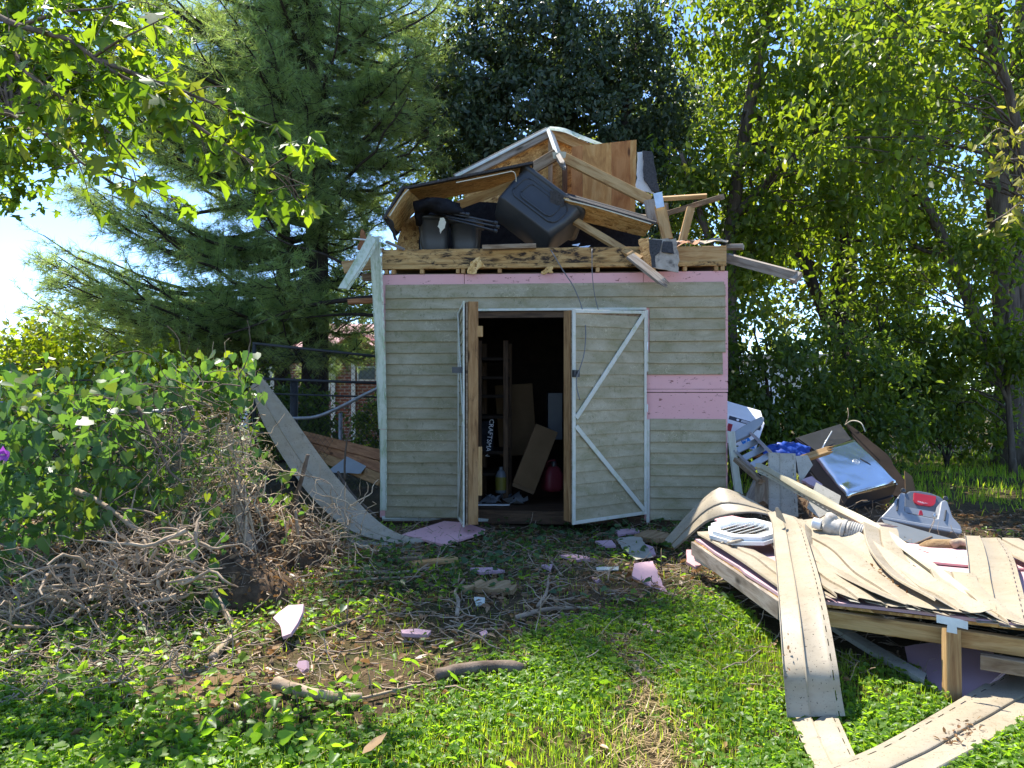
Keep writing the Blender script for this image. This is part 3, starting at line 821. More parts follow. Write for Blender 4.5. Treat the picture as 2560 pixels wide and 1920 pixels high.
def wcarton(name, label, cat, u, v, dback, size, rot, mat, tilt=0):
    c = P(u, v, dback)
    L, Wd, H = size
    R = Matrix.Rotation(rot, 4, 'Y') @ Matrix.Rotation(tilt, 4, 'X')
    Vb, Fb = boxpts(L, Wd, H, .006, [(.004, -H / 2), (0, -H / 2 + .004), (0, H / 2 - .004), (.004, H / 2)], 3)
    o = pyobj(name, Vb, Fb, mat, None, Matrix.Translation(c) @ R)
    tag(o, label, cat)
    return o
cb = wcarton('cardboard_box', 'long brown cardboard box leaning inside the shed doorway', 'box', 1338, 1143, 7.62, (.235, .10, .62), math.radians(22), M_['card'], math.radians(-8))
Rb = WM[cb.name]
pyobj('flap', [Rb @ Vector(p) for p in ((-.117, -.052, -.31), (.117, -.052, -.31), (.11, -.09, -.35), (-.11, -.09, -.35))], [(0, 1, 2, 3)], M_['card'], cb)
wcarton('cardboard_sheet', 'flattened cardboard propped behind the shelf in the shed', 'cardboard', 1290, 1050, 8.6, (.42, .03, .8), math.radians(-4), M_['card'], math.radians(4))
# red fuel can
can = thing('fuel_can', 'red plastic fuel can on the shed floor, colour dimmed for the dark interior', 'fuel can', P(1377, 1230, 7.75))
Vb, Fb = boxpts(.19, .24, .27, .05, [(.02, 0), (.004, .02), (0, .05), (0, .17), (.02, .23), (.06, .27)], 5)
Mc = Matrix.Translation(P(1379, 1227, 7.8)) @ Matrix.Rotation(.3, 4, 'Z')
pyobj('body', Vb, Fb, M_['can_red'], can, Mc, smooth=True)
V, Fc = tube([Mc @ Vector(p) for p in ((-.06, 0, .25), (-.045, 0, .30), (.03, 0, .31), (.06, 0, .26))], .014, 8)
pyobj('handle', V, Fc, M_['can_red'], can, smooth=True)
revolve('cap', [(.025, 0), (.025, .04), (.02, .05)], Mc @ Vector((.0, -.07, .255)), (0, 0, 1), M_['black_plastic'], can, 12)
jug = thing('yellow_bottle', 'yellow-labelled bottle on the floor inside the shed', 'bottle', P(1252, 1227, 7.7))
revolve('body', [(.05, 0), (.055, .01), (.055, .17), (.04, .21), (.02, .23), (.02, .26)], P(1252, 1232, 7.7), (0, 0, 1), M_['grey_dark'], jug, 14)
revolve('paper_label', [(.0565, .03), (.0565, .16)], P(1252, 1232, 7.7), (0, 0, 1), M_['can_yellow'], jug, 14)
# white cabinet deep inside, tool bag with lettering
cabi = wcarton('white_cabinet', 'narrow pale cabinet greyed down for the shade deep inside the shed', 'cabinet', 1386, 1040, 9.2, (.17, .3, .55), 0, M_['grey_dark'])  # dark grey stands in for shade on a pale cabinet
bagm = wcarton('tool_bag', 'black tool bag with white lettering on the shed shelf', 'bag', 1214, 1090, 7.98, (.16, .30, .34), 0, M_['black_cloth'], math.radians(4))
def text(name, s, size, M, mat, parent, ex=.0006):
    cu = bpy.data.curves.new(name, 'FONT'); cu.body = s; cu.size = size; cu.align_x = 'CENTER'; cu.align_y = 'CENTER'; cu.extrude = ex; cu.resolution_u = 2
    tmp = bpy.data.objects.new(name, cu); C.objects.link(tmp)
    dg = bpy.context.evaluated_depsgraph_get()
    me = bpy.data.meshes.new_from_object(tmp.evaluated_get(dg))
    bpy.data.objects.remove(tmp); bpy.data.curves.remove(cu)
    me.materials.clear(); me.materials.append(mat)
    o = bpy.data.objects.new(name, me)
    return put(o, parent, M)
MB = WM[bagm.name]
text('lettering', 'CRAFTSMAN', .068, MB @ mat4(Vector((-.12, 0, -1)).normalized(), Vector((1, 0, -.12)).normalized(), Vector((0, -1, 0)), Vector((.045, -.153, .0))), M_['print_white'], bagm)
board('fallen_plank', W(sD0 + .1, .125, -.35), W(sD0 + .42, .13, -.33), .05, .012, M_['paint_white'], None, n=(0, 0, 1))
tag(bpy.data.objects['fallen_plank'], 'small pale strip lying on the dark shed floor', 'plank')
V, Fc = [], []
r = random.Random(5)
for i in range(26):
    a = sD0 + r.uniform(.06, .55); n = -r.uniform(.4, .85); L = r.uniform(.05, .16); t = r.uniform(0, 6.28); k = len(V)
    c_ = W(a, .125, n)
    V += [c_, c_ + Vector((L * math.cos(t), L * math.sin(t), r.uniform(0, .06))), c_ + Vector((L * math.cos(t + .7), L * math.sin(t + .7), r.uniform(.01, .09))), c_ + Vector((L * .4 * math.cos(t + 1.3), L * .4 * math.sin(t + 1.3), r.uniform(0, .05)))]
    Fc.append((k, k + 1, k + 2, k + 3))
tag(pyobj('wrapper_litter', V, Fc, M_['grey_plastic']), 'crumpled grey wrappers strewn on the floor inside the shed', 'litter', kind='stuff')

# ------------------------------------------------------------------ wrecked roof on top of the shed
def one(o, label, cat, group=None):
    return tag(o, label, cat, group)

# gable truss still standing at the back: rafters, ridge, sheathing, metal drip edge
truss = thing('roof_wreck', 'broken peak of the shed roof with rafters and metal ridge edge', 'roof frame', P(1374, 620, 9.0))
board('rafter', P(1372, 331, 9.0), P(1140, 449, 9.0), .13, .04, M_['wood_grey'], truss, n=(0, -1, .2))
board('rafter', P(1377, 331, 9.0), P(1560, 412, 9.0), .12, .04, M_['pine'], truss, n=(0, -1, .2), seed=3)
strip('drip_edge', [P(1374, 317, 8.97), P(1270, 370, 8.97), P(1138, 437, 8.97)], [P(1374, 324, 8.95), P(1271, 377, 8.95), P(1140, 444, 8.95)], M_['trim'], truss, FLATP, None)
strip('drip_edge', [P(1374, 316, 8.97), P(1410, 320, 8.95), P(1455, 338, 8.95), P(1510, 360, 8.95)], [P(1374, 325, 8.92), P(1412, 331, 8.9), P(1455, 349, 8.9), P(1508, 367, 8.9)], M_['trim_green'], truss, FLATP, None, wob=.006)
board('ridge_board', P(1376, 331, 8.95), P(1404, 410, 8.05), .10, .04, M_['galv'], truss, n=(.6, 0, .7))
board('ridge_end', P(1396, 392, 8.05), P(1408, 413, 7.9), .075, .05, M_['wood_grey'], truss, n=(1, 0, .4), torn=1)
plate('sheathing', [P(1374, 340, 9.06), P(1150, 455, 9.06), P(1180, 540, 9.06), P(1430, 545, 9.06), P(1440, 372, 9.06)], .011, M_['osb'], truss, rag=.01, step=.2)
board('gable_stud', P(1376, 345, 9.0), P(1376, 540, 9.0), .05, .04, M_['wood_old'], truss, n=(0, -1, 0), seed=12)
board('gable_stud', P(1412, 400, 9.0), P(1412, 540, 9.0), .06, .04, M_['wood_dark'], truss, n=(0, -1, 0), seed=13)
# near rafters hung from the ridge
board('rafter', P(1392, 386, 8.1), P(1290, 446, 8.2), .12, .04, M_['wood_old'], truss, n=(0, -1, .1), seed=14)
board('rafter', P(1403, 391, 8.1), P(1624, 502, 7.9), .11, .04, M_['pine'], truss, n=(0, -1, .15), seed=15)
for (u, v, a) in ((1390, 389, -.5), (1407, 387, .5)):
    plate('bracket', [P(u - 9, v - 9, 8.03), P(u + 9, v - 7, 8.03), P(u + 6, v + 9, 8.03), P(u - 7, v + 7, 8.03)], .003, M_['trim_cream'], truss)

# loose sheets
o = thing('plywood_panel', 'upright golden plywood panel behind the broken rafters', 'plywood', P(1508, 540, 8.55))
for i, (ua, ub, m) in enumerate(((1429, 1457, 'ply_red'), (1457, 1529, 'ply'), (1529, 1576, 'ply_red'), (1576, 1592, 'ply'))):
    ta = 367 + (ua - 1429) / 165 * (349 - 367); tb = 367 + (ub - 1429) / 165 * (349 - 367)
    x0, x1 = P(ua, 600, 8.55), P(ub - .6, 600, 8.55)
    plate('veneer_strip', [P(ua + (0), 555, 8.55), P(ua, ta, 8.55), P(ub - .5, tb, 8.55), P(ub - .5 - (4 if i == 3 else 0), 555, 8.55)], .012, M_[m], o)

osb1 = thing('roof_slab', 'folded strand-board roof slab with shingle edge over the black totes', 'roof panel', P(1160, 560, 7.8))
plate('deck_board', [P(1010, 471, 7.35), P(1331, 408, 7.55), P(1331, 462, 8.5), P(1046, 500, 8.3)], .012, M_['osb_bright'], osb1, rag=.004, step=.12, n=(0, -.6, -1))
plate('shingle_layer', [P(1002, 467, 7.32), P(1332, 402, 7.52), P(1331, 446, 8.5), P(1040, 488, 8.35)], .022, M_['shingle'], osb1, rag=.006, step=.1, n=(0, .4, 1))
plate('deck_board', [P(1019, 473, 7.34), P(968, 547, 7.3), P(1004, 585, 7.9), P(1046, 500, 8.1)], .012, M_['osb_bright'], osb1, rag=.004, step=.1)
plate('shingle_layer', [P(1008, 463, 7.31), P(957, 545, 7.27), P(996, 592, 7.95), P(1040, 495, 8.12)], .02, M_['shingle'], osb1, rag=.006, step=.1, n=(-1, .3, .3))
plate('torn_flap', [P(958, 545, 7.28), P(975, 560, 7.28), P(1004, 592, 7.6), P(985, 600, 7.6)], .01, M_['shingle'], osb1, rag=.012, step=.05)
plate('deck_board', [P(1003, 560, 7.9), P(990, 626, 7.6), P(1046, 628, 7.6), P(1048, 540, 8.2)], .012, M_['osb'], osb1, rag=.01, step=.1)
strip('edge_tape', [P(1140, 455, 7.37), P(1230, 437, 7.43), P(1277, 427, 7.46)], [P(1140, 457.5, 7.37), P(1230, 439.5, 7.43), P(1277, 429.5, 7.46)], M_['string'], osb1, FLATP, None)
tubeobj('loose_string', crom([P(1277, 428, 7.44), P(1286, 431, 7.43), P(1290, 443, 7.43), P(1290, 455, 7.43)], 10), .004, M_['string'], osb1, sides=5)
strip('edge_tape', [P(1020, 473, 7.32), P(1004, 490, 7.31), P(972, 540, 7.28)], [P(1023, 474, 7.32), P(1006, 492, 7.31), P(975, 541, 7.28)], M_['string'], osb1, FLATP, None)

osb2 = thing('roof_slab', 'split strand-board roof slab right of the tilted tote', 'roof panel', P(1510, 600, 7.6))
plate('deck_board', [P(1409, 496, 7.40), P(1634, 562, 7.22), P(1606, 601, 7.5), P(1412, 532, 7.75)], .012, M_['osb_bright'], osb2, rag=.008, step=.05, n=(0, -.8, -.7))
plate('shingle_layer', [P(1402, 487, 7.40), P(1640, 556, 7.2), P(1640, 548, 8.1), P(1420, 480, 8.2)], .02, M_['shingle'], osb2, rag=.012, step=.06, n=(0, .3, 1))
strip('edge_tape', [P(1412, 497, 7.37), P(1500, 519, 7.30), P(1628, 558, 7.19)], [P(1412, 500, 7.37), P(1500, 522, 7.30), P(1628, 561, 7.19)], M_['string'], osb2, FLATP, None)
plate('torn_flap', [P(1374, 476, 7.42), P(1412, 488, 7.4), P(1410, 512, 7.4), P(1388, 528, 7.45), P(1376, 505, 7.45)], .012, M_['shingle'], osb2, rag=.014, step=.04)

# timbers lying over the wreck
B = lambda nm, lab, a, b, w_, t, m, **k: one(board(nm, P(*a), P(*b), w_, t, M_[m], None, **k), lab, 'board')
B('rafter_board', 'rafter under the folded roof slab, pointing at the tilted tote', (1140, 515, 7.9), (1300, 455, 7.7), .085, .04, 'pine', n=(0, -1, -.3))
B('slanting_stud', 'long stud sliding down below the split roof slab', (1425, 545, 7.55), (1600, 650, 7.0), .075, .04, 'pine', n=(0, -1, .5))
B('loose_stud', 'short stud lying on top of the stained beam', (1206, 619, 7.1), (1340, 615, 7.1), .042, .06, 'wood_old', n=(0, -1, 0))
B('splintered_board', 'split grey board hanging over the pink foam, end splintered', (1575, 640, 7.0), (1652, 701, 6.8), .09, .03, 'wood_grey', n=(.3, -1, .5), torn=1)
B('bracketed_stud', 'leaning stud with a galvanised cap at the roof corner', (1668, 598, 7.35), (1650, 515, 7.4), .105, .04, 'pine', n=(0, -1, 0))
o = bpy.data.objects['bracketed_stud']
plate('steel_cap', [P(1633, 484, 7.36), P(1655, 479, 7.36), P(1661, 516, 7.35), P(1641, 521, 7.35)], .01, M_['galv'], o)
B('grey_stud', 'greyed stud standing beside the steel-capped stud', (1633, 560, 7.6), (1622, 500, 7.6), .10, .04, 'wood_grey', n=(0, -1, 0))
B('back_stud', 'upright stud behind the steel-capped stud', (1664, 590, 7.9), (1660, 508, 7.9), .08, .04, 'wood_old', n=(.3, -1, 0))
B('sunlit_board', 'sunlit flat board sticking out right of the roof peak', (1654, 497, 7.6), (1767, 490, 7.5), .09, .04, 'pine', n=(0, -.4, 1))
B('brown_pole', 'brown pole poking out right below the sunlit board', (1656, 537, 7.8), (1806, 492, 7.2), .06, .05, 'wood_old', n=(0, -.5, 1))
B('leaning_stud', 'leaning stud propped under the brown pole', (1705, 606, 7.3), (1727, 520, 7.4), .075, .04, 'pine', n=(0, -1, 0))
B('cross_stud', 'horizontal stud at the foot of the plywood panel', (1586, 545, 8.1), (1636, 549, 7.9), .085, .04, 'wood_old', n=(0, -1, .2))
B('gable_board', 'grey rafter jutting right beyond the shed corner with a broken block', (1818, 645, 7.2), (1988, 690, 6.7), .055, .085, 'wood_grey', n=(0, -.3, 1))
board('end_block', P(1981, 704, 6.68), P(1999, 684, 6.7), .06, .05, M_['wood_grey'], bpy.data.objects['gable_board'], n=(0, -.5, 1))
B('stub_board', 'short stub of board above the right shed corner', (1816, 618, 7.3), (1858, 617, 7.2), .045, .05, 'wood_grey', n=(0, -1, .2))
B('eave_stub', 'upper snapped eave board left of the corner cover', (958, 655, 7.35), (858, 669, 7.2), .12, .03, 'pine', n=(0, -1, .3))
B('eave_stub', 'middle snapped eave board left of the corner cover', (945, 690, 7.4), (906, 694, 7.35), .075, .03, 'wood_old', n=(0, -1, .3))
B('eave_stub', 'lowest snapped eave board left of the corner cover', (942, 751, 7.4), (869, 755, 7.35), .05, .03, 'wood_red', n=(0, -1, .3))
B('lath', 'thin pale lath poking out behind the folded corner cover', (882, 597, 7.4), (915, 600, 7.4), .012, .02, 'paint_white', n=(0, -1, .3))
B('lath', 'thin grey lath lying at the left end of the beam', (966, 604, 7.3), (1010, 624, 7.2), .03, .02, 'wood_grey', n=(0, -.5, 1))
o = plate('bark_shard', [P(895, 625, 7.5), P(905, 572, 7.5), P(912, 580, 7.5), P(925, 600, 7.5), P(940, 622, 7.45), P(955, 618, 7.4), P(952, 628, 7.4)], .03, M_['wood_red'], None, rag=.015, step=.04)
one(o, 'reddish splintered wood behind the corner cover', 'splinter')

# torn sheet fragments
o = plate('board_fragment', [P(1168, 683, 7.12), P(1176, 655, 7.13), P(1200, 642, 7.14), P(1214, 668, 7.13), P(1192, 674, 7.1), P(1190, 684, 7.1)], .011, M_['osb_bright'], None, rag=.012, step=.03); one(o, 'large torn strand-board flake stuck on the beam', 'fragment')
o = plate('board_fragment', [P(1352, 684, 7.06), P(1365, 668, 7.07), P(1380, 664, 7.07), P(1384, 682, 7.05)], .011, M_['osb_bright'], None, rag=.012, step=.02); one(o, 'small torn strand-board flake above the door head', 'fragment')
o = plate('broken_sheathing', [P(1596, 600, 7.1), P(1622, 592, 7.05), P(1632, 640, 6.95), P(1640, 676, 6.9), P(1604, 672, 6.95)], .012, M_['osb'], None, rag=.015, step=.03); one(o, 'broken strand board hanging behind the torn felt', 'sheathing')
fl = thing('torn_felt', 'torn felt and shingle flap hanging over the beam', 'roofing felt', P(1660, 680, 6.9))
plate('felt_sheet', [P(1625, 598, 6.92), P(1690, 596, 6.95), P(1698, 640, 6.88), P(1697, 680, 6.82), P(1634, 672, 6.84)], .006, M_['felt'], fl, rag=.008, step=.04)
plate('shingle_piece', [P(1621, 598, 6.9), P(1656, 600, 6.9), P(1648, 632, 6.87), P(1638, 640, 6.86), P(1640, 668, 6.82), P(1630, 668, 6.82)], .005, M_['shingle'], fl, rag=.004, step=.04)
plate('shingle_piece', [P(1658, 603, 6.9), P(1680, 604, 6.9), P(1686, 634, 6.86), P(1654, 630, 6.87)], .005, M_['shingle'], fl, rag=.004, step=.04)
A_ = [P(1690, 612, 7.15), P(1725, 606, 7.12), P(1760, 610, 7.12), P(1790, 602, 7.1), P(1815, 606, 7.1)]
B_ = [P(1698, 603, 7.5), P(1730, 600, 7.5), P(1765, 602, 7.5), P(1792, 596, 7.5), P(1810, 600, 7.5)]
o = strip('felt_scrap', A_, B_, M_['felt'], None, FLATP, None, wob=.02, seed=3, torn=True); one(o, 'curled felt scrap draped on the right end of the beam', 'roofing felt')
A_ = [P(1692, 618, 7.06), P(1715, 607, 7.0), P(1738, 612, 7.02), P(1750, 604, 7.0)]
B_ = [P(1694, 608, 7.3), P(1718, 600, 7.3), P(1738, 604, 7.3), P(1752, 598, 7.3)]
o = strip('veneer_scrap', A_, B_, M_['wood_red'], None, FLATP, None, wob=.02, seed=9, torn=True); one(o, 'splintered brown veneer scrap on the beam by the felt flap', 'veneer')
rp = thing('shingled_scrap', 'shingled white-backed roof scrap beside the plywood panel', 'roof scrap', P(1620, 480, 8.2))
plate('backing_sheet', [P(1594, 380, 8.3), P(1612, 378, 8.3), P(1625, 470, 8.2), P(1640, 486, 8.15), P(1590, 473, 8.2)], .012, M_['backing'], rp, rag=.008, step=.06)
plate('shingle_layer', [P(1606, 378, 8.26), P(1630, 380, 8.26), P(1650, 472, 8.12), P(1648, 480, 8.12), P(1630, 476, 8.14), P(1609, 452, 8.2)], .015, M_['shingle'], rp, rag=.006, step=.06)

# ------------------------------------------------------------------ totes and bag in the loft
def tote(label, Mt, L, Wd, H, ribs=True):
    t = thing('storage_tote', label, 'tote', Mt.translation, 'black storage totes in the open loft')
    Vb, Fb = boxpts(L, Wd, H, .075, [(.06, -H / 2), (.045, -H / 2 + .015), (.02, 0), (.006, H / 2 - .05), (.0, H / 2 - .045), (-.022, H / 2 - .04), (-.026, H / 2 - .01), (-.012, H / 2), (.012, H / 2), (.02, H / 2 - .02)], 7)
    pyobj('body', Vb, Fb, M_['black_plastic'], t, Mt, smooth=True)
    if ribs:
        for q, s in enumerate((1.0, .72)):
            path = []
            for (sx, sz) in ((-1, -1), (-1, 1), (1, 1), (1, -1)):
                for e in range(7):
                    tt = math.pi / 2 * (e / 6) + {(-1, -1): math.pi, (-1, 1): math.pi / 2, (1, 1): 0, (1, -1): -math.pi / 2}[(sx, sz)]
                    if (sx, sz) in ((-1, 1), (1, 1), (1, -1), (-1, -1)): pass
                    rr = .085 * s
                    cx, cz = sx * (L * .36 * s - rr), sz * (H * .30 * s - rr)
                    path.append((cx + rr * math.cos(tt), cz + rr * math.sin(tt)))
            # order by angle for a clean loop
            path.sort(key=lambda p: math.atan2(p[1], p[0]))
            path.append(path[0])
            pts = [Mt @ Vector((px, -Wd / 2 + .02 - .03 * (pz / H) * 1.0 - .002, pz)) for px, pz in path]
            V, Fc = tube(pts, .009, 6, cap=False)
            pyobj('rib', V, Fc, M_['black_plastic'], t, smooth=True)
    return t
R1 = P(1340, 536, 7.62)
ax = (P(1450, 590, 7.45) - P(1292, 470, 7.6)).normalized()
nb = Vector((.12, -.86, .48))
x_, y_, z_ = frame(ax, -nb)
Mt = mat4(x_, z_, -y_, R1)          # local -Y faces the viewer
if (Mt.to_3x3() @ Vector((0, 0, 1))).z < 0: Mt = mat4(x_, z_, -y_, R1)
tote('big black tote tipped over on its side in the loft', Mt, .76, .46, .46)
for (u0, u1, v0, d, lab, rz) in ((1040, 1120, 536, 7.62, 'black tote standing at the left end of the loft', .12), (1124, 1200, 545, 7.66, 'black tote standing between the left tote and the tipped one', -.05)):
    wd = (u1 - u0) / FPX * d
    zt_ = EH - (v0 - HV) / FPX * d
    H = zt_ - 2.457
    tote(lab, Matrix.Translation(Vector((((u0 + u1) / 2 - CX) / FPX * d, d + .22, 2.457 + H / 2))) @ Matrix.Rotation(rz, 4, 'Z'), wd, .4, H, False)
bag = thing('folded_chair', 'black folded camping chair bundle lying over the left totes', 'camp chair', P(1140, 590, 7.5))
def lump(name, path, rads, mat, parent, seed, flat=.6):
    rr = random.Random(seed); V, Fc = [], []
    pts = crom(path, 14)
    n = len(pts); S = 12
    for i, p in enumerate(pts):
        f = i / (n - 1) * (len(rads) - 1); k = min(int(f), len(rads) - 2); r0 = rads[k] + (rads[k + 1] - rads[k]) * (f - k)
        T = (pts[min(i + 1, n - 1)] - pts[max(i - 1, 0)]).normalized(); a = T.cross(Vector((0, 1, 0))).normalized(); b_ = T.cross(a)
        for j in range(S):
            t = 6.283 * j / S
            q = r0 * (1 + .22 * math.sin(3 * t + i * .8) + rr.uniform(-.12, .12))
            V.append(p + a * math.cos(t) * q * flat + b_ * math.sin(t) * q)
    for i in range(n - 1):
        for j in range(S): Fc.append((i * S + j, i * S + (j + 1) % S, (i + 1) * S + (j + 1) % S, (i + 1) * S + j))
    Fc.append(tuple(reversed(range(S)))); Fc.append(tuple((n - 1) * S + j for j in range(S)))
    return pyobj(name, V, Fc, mat, parent, smooth=True)
lump('cloth', [P(1042, 520, 7.55), P(1075, 512, 7.5), P(1120, 520, 7.45), P(1165, 540, 7.45)], [.09, .11, .12, .05], M_['black_cloth'], bag, 3)
lump('cloth', [P(1048, 560, 7.7), P(1052, 530, 7.6), P(1090, 510, 7.6), P(1150, 512, 7.6)], [.05, .09, .07, .03], M_['black_cloth'], bag, 4)
for (a, b_) in (((1110, 530), (1236, 556)), ((1115, 540), (1240, 566)), ((1120, 546), (1235, 576)), ((1100, 522), (1165, 535))):
    tubeobj('pole', [P(*a, 7.42), P(*b_, 7.38)], .012, M_['black_steel'], bag, 8)
    revolve('pole_foot', [(.018, 0), (.018, .03), (.012, .035)], P(*b_, 7.38), (P(*b_, 7.38) - P(*a, 7.42)), M_['black_plastic'], bag, 8)
o = plate('foam_shred', [P(1100, 545, 7.38), P(1109, 544, 7.38), P(1115, 556, 7.37), P(1112, 570, 7.37), P(1104, 577, 7.36), P(1101, 584, 7.36), P(1099, 572, 7.37), P(1094, 566, 7.37)], .006, M_['string'], None, rag=.004, step=.02)
one(o, 'cream shred of foam hanging from the folded chair', 'foam shred')
for i, (u, v, s) in enumerate(((1440, 606, 10), (1462, 611, 14), (1478, 617, 8))):
    o = plate('pale_scrap', [P(u - s, v + 6, 7.15), P(u + s, v + 2, 7.2), P(u + s * .6, v + 9, 7.12)], .004, M_['print_white'], None, rag=.004, step=.02)  # small plain white scrap
    one(o, ('left', 'middle', 'right')[i] + ' pale litter scrap on the loft floor below the tipped tote', 'scrap')

# cables
o = tubeobj('grey_cable', crom([P(1377, 625, 7.05), P(1386, 640, 6.98), P(1410, 680, 6.96), P(1434, 717, 6.93), P(1455, 770, 6.9), P(1464, 820, 6.6), P(1461, 880, 6.55), P(1450, 920, 6.52), P(1441, 947, 6.5), P(1443, 975, 6.5), P(1450, 1000, 6.5)], 40), .005, M_['wire'], None, 6)
one(o, 'long grey cable dangling from the beam onto the right door', 'cable')
o = tubeobj('grey_cable', crom([P(1480, 622, 7.03), P(1480, 645, 6.98), P(1481, 690, 6.97), P(1487, 740, 6.97), P(1496, 775, 6.95)], 18), .004, M_['wire'], None, 6)
one(o, 'short grey cable hanging from the beam above the right door', 'cable')

o = plate('dark_loft_backing', [P(1042, 520, 8.75), P(1200, 505, 8.75), P(1420, 530, 8.75), P(1600, 560, 8.7), P(1606, 640, 8.7), P(1040, 640, 8.75)], .01, M_['black_cloth'], None, rag=.02, step=.15)  # black plate put in as the dark depth behind the totes
one(o, 'added dark backing standing in for the shade at the back of the loft', 'sheet')

# ------------------------------------------------------------------ collapsed gable wall and junk heap right of the shed
gA, gB, gC, gD, gE = Vector((1.22, 5.15, .26)), Vector((1.25, 3.56, .30)), Vector((3.2, 2.42, .27)), Vector((3.5, 4.1, .29)), Vector((2.2, 5.25, .29))
gable = thing('fallen_gable_wall', 'collapsed gable wall section lying flat with torn siding and pink foam', 'wall section', (1.9, 4.0, 0))
dn = Vector((0, 0, -.012))
plate('sheathing', [gA + dn, gB + dn, gC + dn, gD + dn, gE + dn], .012, M_['osb'], gable, n=(0, 0, 1))
plate('foam_board', [gA.lerp(gB, .02) + Vector((0, 0, .004)), gB + Vector((0, 0, .004)), gC + Vector((0, 0, .004)), gD + Vector((0, 0, .004)), gE + Vector((0, 0, .004))], .014, M_['foam_pale'], gable, n=(0, 0, 1), rag=.01, step=.2)
lo = Vector((0, 0, -.07))
board('frame_stud', gA + lo, gB + lo, .09, .04, M_['wood_grey'], gable, n=(-1, 0, 0))
board('frame_stud', gB.lerp(gC, .04) + lo + Vector((0, 0, .0)), gC + lo, .07, .04, M_['pine'], gable, n=(-.5, -1, 0), seed=2)
board('frame_stud', gB.lerp(gC, .34) + lo + Vector((-.0, -.03, -.075)), gC + lo + Vector((0, -.03, -.075)), .06, .05, M_['wood_old'], gable, n=(-.5, -1, 0), seed=3)
board('frame_stud', gE.lerp(gA, .5) + lo, gB.lerp(gC, .2) + lo, .085, .04, M_['wood_old'], gable, n=(1, 0, 0), seed=5)
board('frame_stud', gD.lerp(gE, .3) + lo, gB.lerp(gC, .62) + lo, .085, .04, M_['wood_old'], gable, n=(1, 0, 0), seed=6)
post_b = G(2380, 1752); post_t = P(2378, 1572, 3.17)
board('post', post_b, post_t, .062, .04, M_['pine'], gable, n=(0, -1, .1), seed=21)
plate('steel_plate', [P(2341, 1537, 3.13), P(2398, 1548, 3.08), P(2420, 1555, 3.06), P(2420, 1574, 3.06), P(2392, 1568, 3.08), P(2393, 1585, 3.08), P(2366, 1580, 3.10), P(2368, 1562, 3.10), P(2342, 1556, 3.13)], .004, M_['galv'], gable)
# torn lapped siding courses, running away from the viewer
def slab(a, b_, z=0.0):
    return gB.lerp(gC, a).lerp(gA.lerp(gE, a / .42), b_) + Vector((0, 0, .02 + z))
for i, (A_, B_, sd_, cu) in enumerate((
    ([(.0, -.01, 0), (.005, .4, .01), (.0, .75, .02), (.01, 1.0, .0)], [(.10, -.02, .01), (.10, .4, .02), (.11, .75, .0), (.10, .98, .03)], -1, .0),
    ([(.10, .0, .0), (.11, .3, .01), (.14, .6, .0), (.17, .86, .03)], [(.195, -.02, .01), (.205, .3, .03), (.24, .6, .05), (.26, .84, .10)], -1, .012),
    ([(.19, -.015, .015), (.19, .3, .0), (.215, .6, .03), (.20, .95, .02)], [(.285, .0, .0), (.30, .3, .05), (.31, .6, .09), (.29, .93, .05)], -1, -.02),
    ([(.27, .0, .03), (.29, .25, .02), (.33, .5, .06), (.39, .7, .12)], [(.365, -.02, .0), (.385, .25, .02), (.43, .5, .03), (.49, .68, .10)], -1, .02),
    ([(.35, .0, .01), (.37, .2, .0), (.42, .38, .02)], [(.43, -.015, .0), (.46, .2, .03), (.52, .36, .03)], -1, .01),
    ([(.02, .62, .03), (.12, .70, .05), (.22, .80, .03)], [(.02, .78, .03), (.12, .86, .07), (.22, .95, .04)], 1, .01))):
    strip('siding_board', [slab(*p) for p in A_], [slab(*p) for p in B_], M_['siding'], gable, SIDING[:9], None, wob=.006, seed=i * 3, torn=True, side=sd_, curl=cu, n=26)
r = random.Random(9)
for i in range(12):                                     # splintered ends of courses along the near edge
    a = .02 + i * .034; w_ = r.uniform(.012, .03)
    plate('siding_scrap', [slab(a, r.uniform(-.03, .0), .004 + .002 * (i % 3)), slab(a + w_, r.uniform(-.035, -.005), .006), slab(a + w_ * .8, r.uniform(.04, .1), .006 + .002 * (i % 2)), slab(a, r.uniform(.03, .08), .008)], .002, M_['siding' if i % 3 else 'siding_grey'], gable, rag=.004, step=.03, n=(0, 0, 1))
board('loose_lath', slab(.30, .93, .06), slab(.52, .88, .05), .07, .035, M_['wood_grey'], gable, n=(0, 0, 1), torn=1, seed=4)
strip('siding_sheet', [slab(.17, -.01, .02), slab(.18, .3, .0), slab(.19, .6, .03), slab(.20, .85, .12)], [slab(.36, -.015, .02), slab(.37, .3, .03), slab(.37, .6, .07), slab(.36, .84, .13)], M_['siding'], gable, [(0, .03), (.12, .012), (.25, .004), (.26, .0), (.5, -.004), (.51, -.008), (.75, .0), (.76, -.004), (.9, .01), (1, .03)], None, wob=.004, seed=31, torn=True, side=-1, n=30)
strip('siding_board', [slab(.66, -.01, .01), slab(.67, .3, .02), slab(.70, .7, .03)], [slab(.76, -.02, .01), slab(.77, .3, .03), slab(.81, .7, .05)], M_['siding'], gable, SIDING[:9], None, wob=.006, seed=51, torn=True, side=-1, n=26)
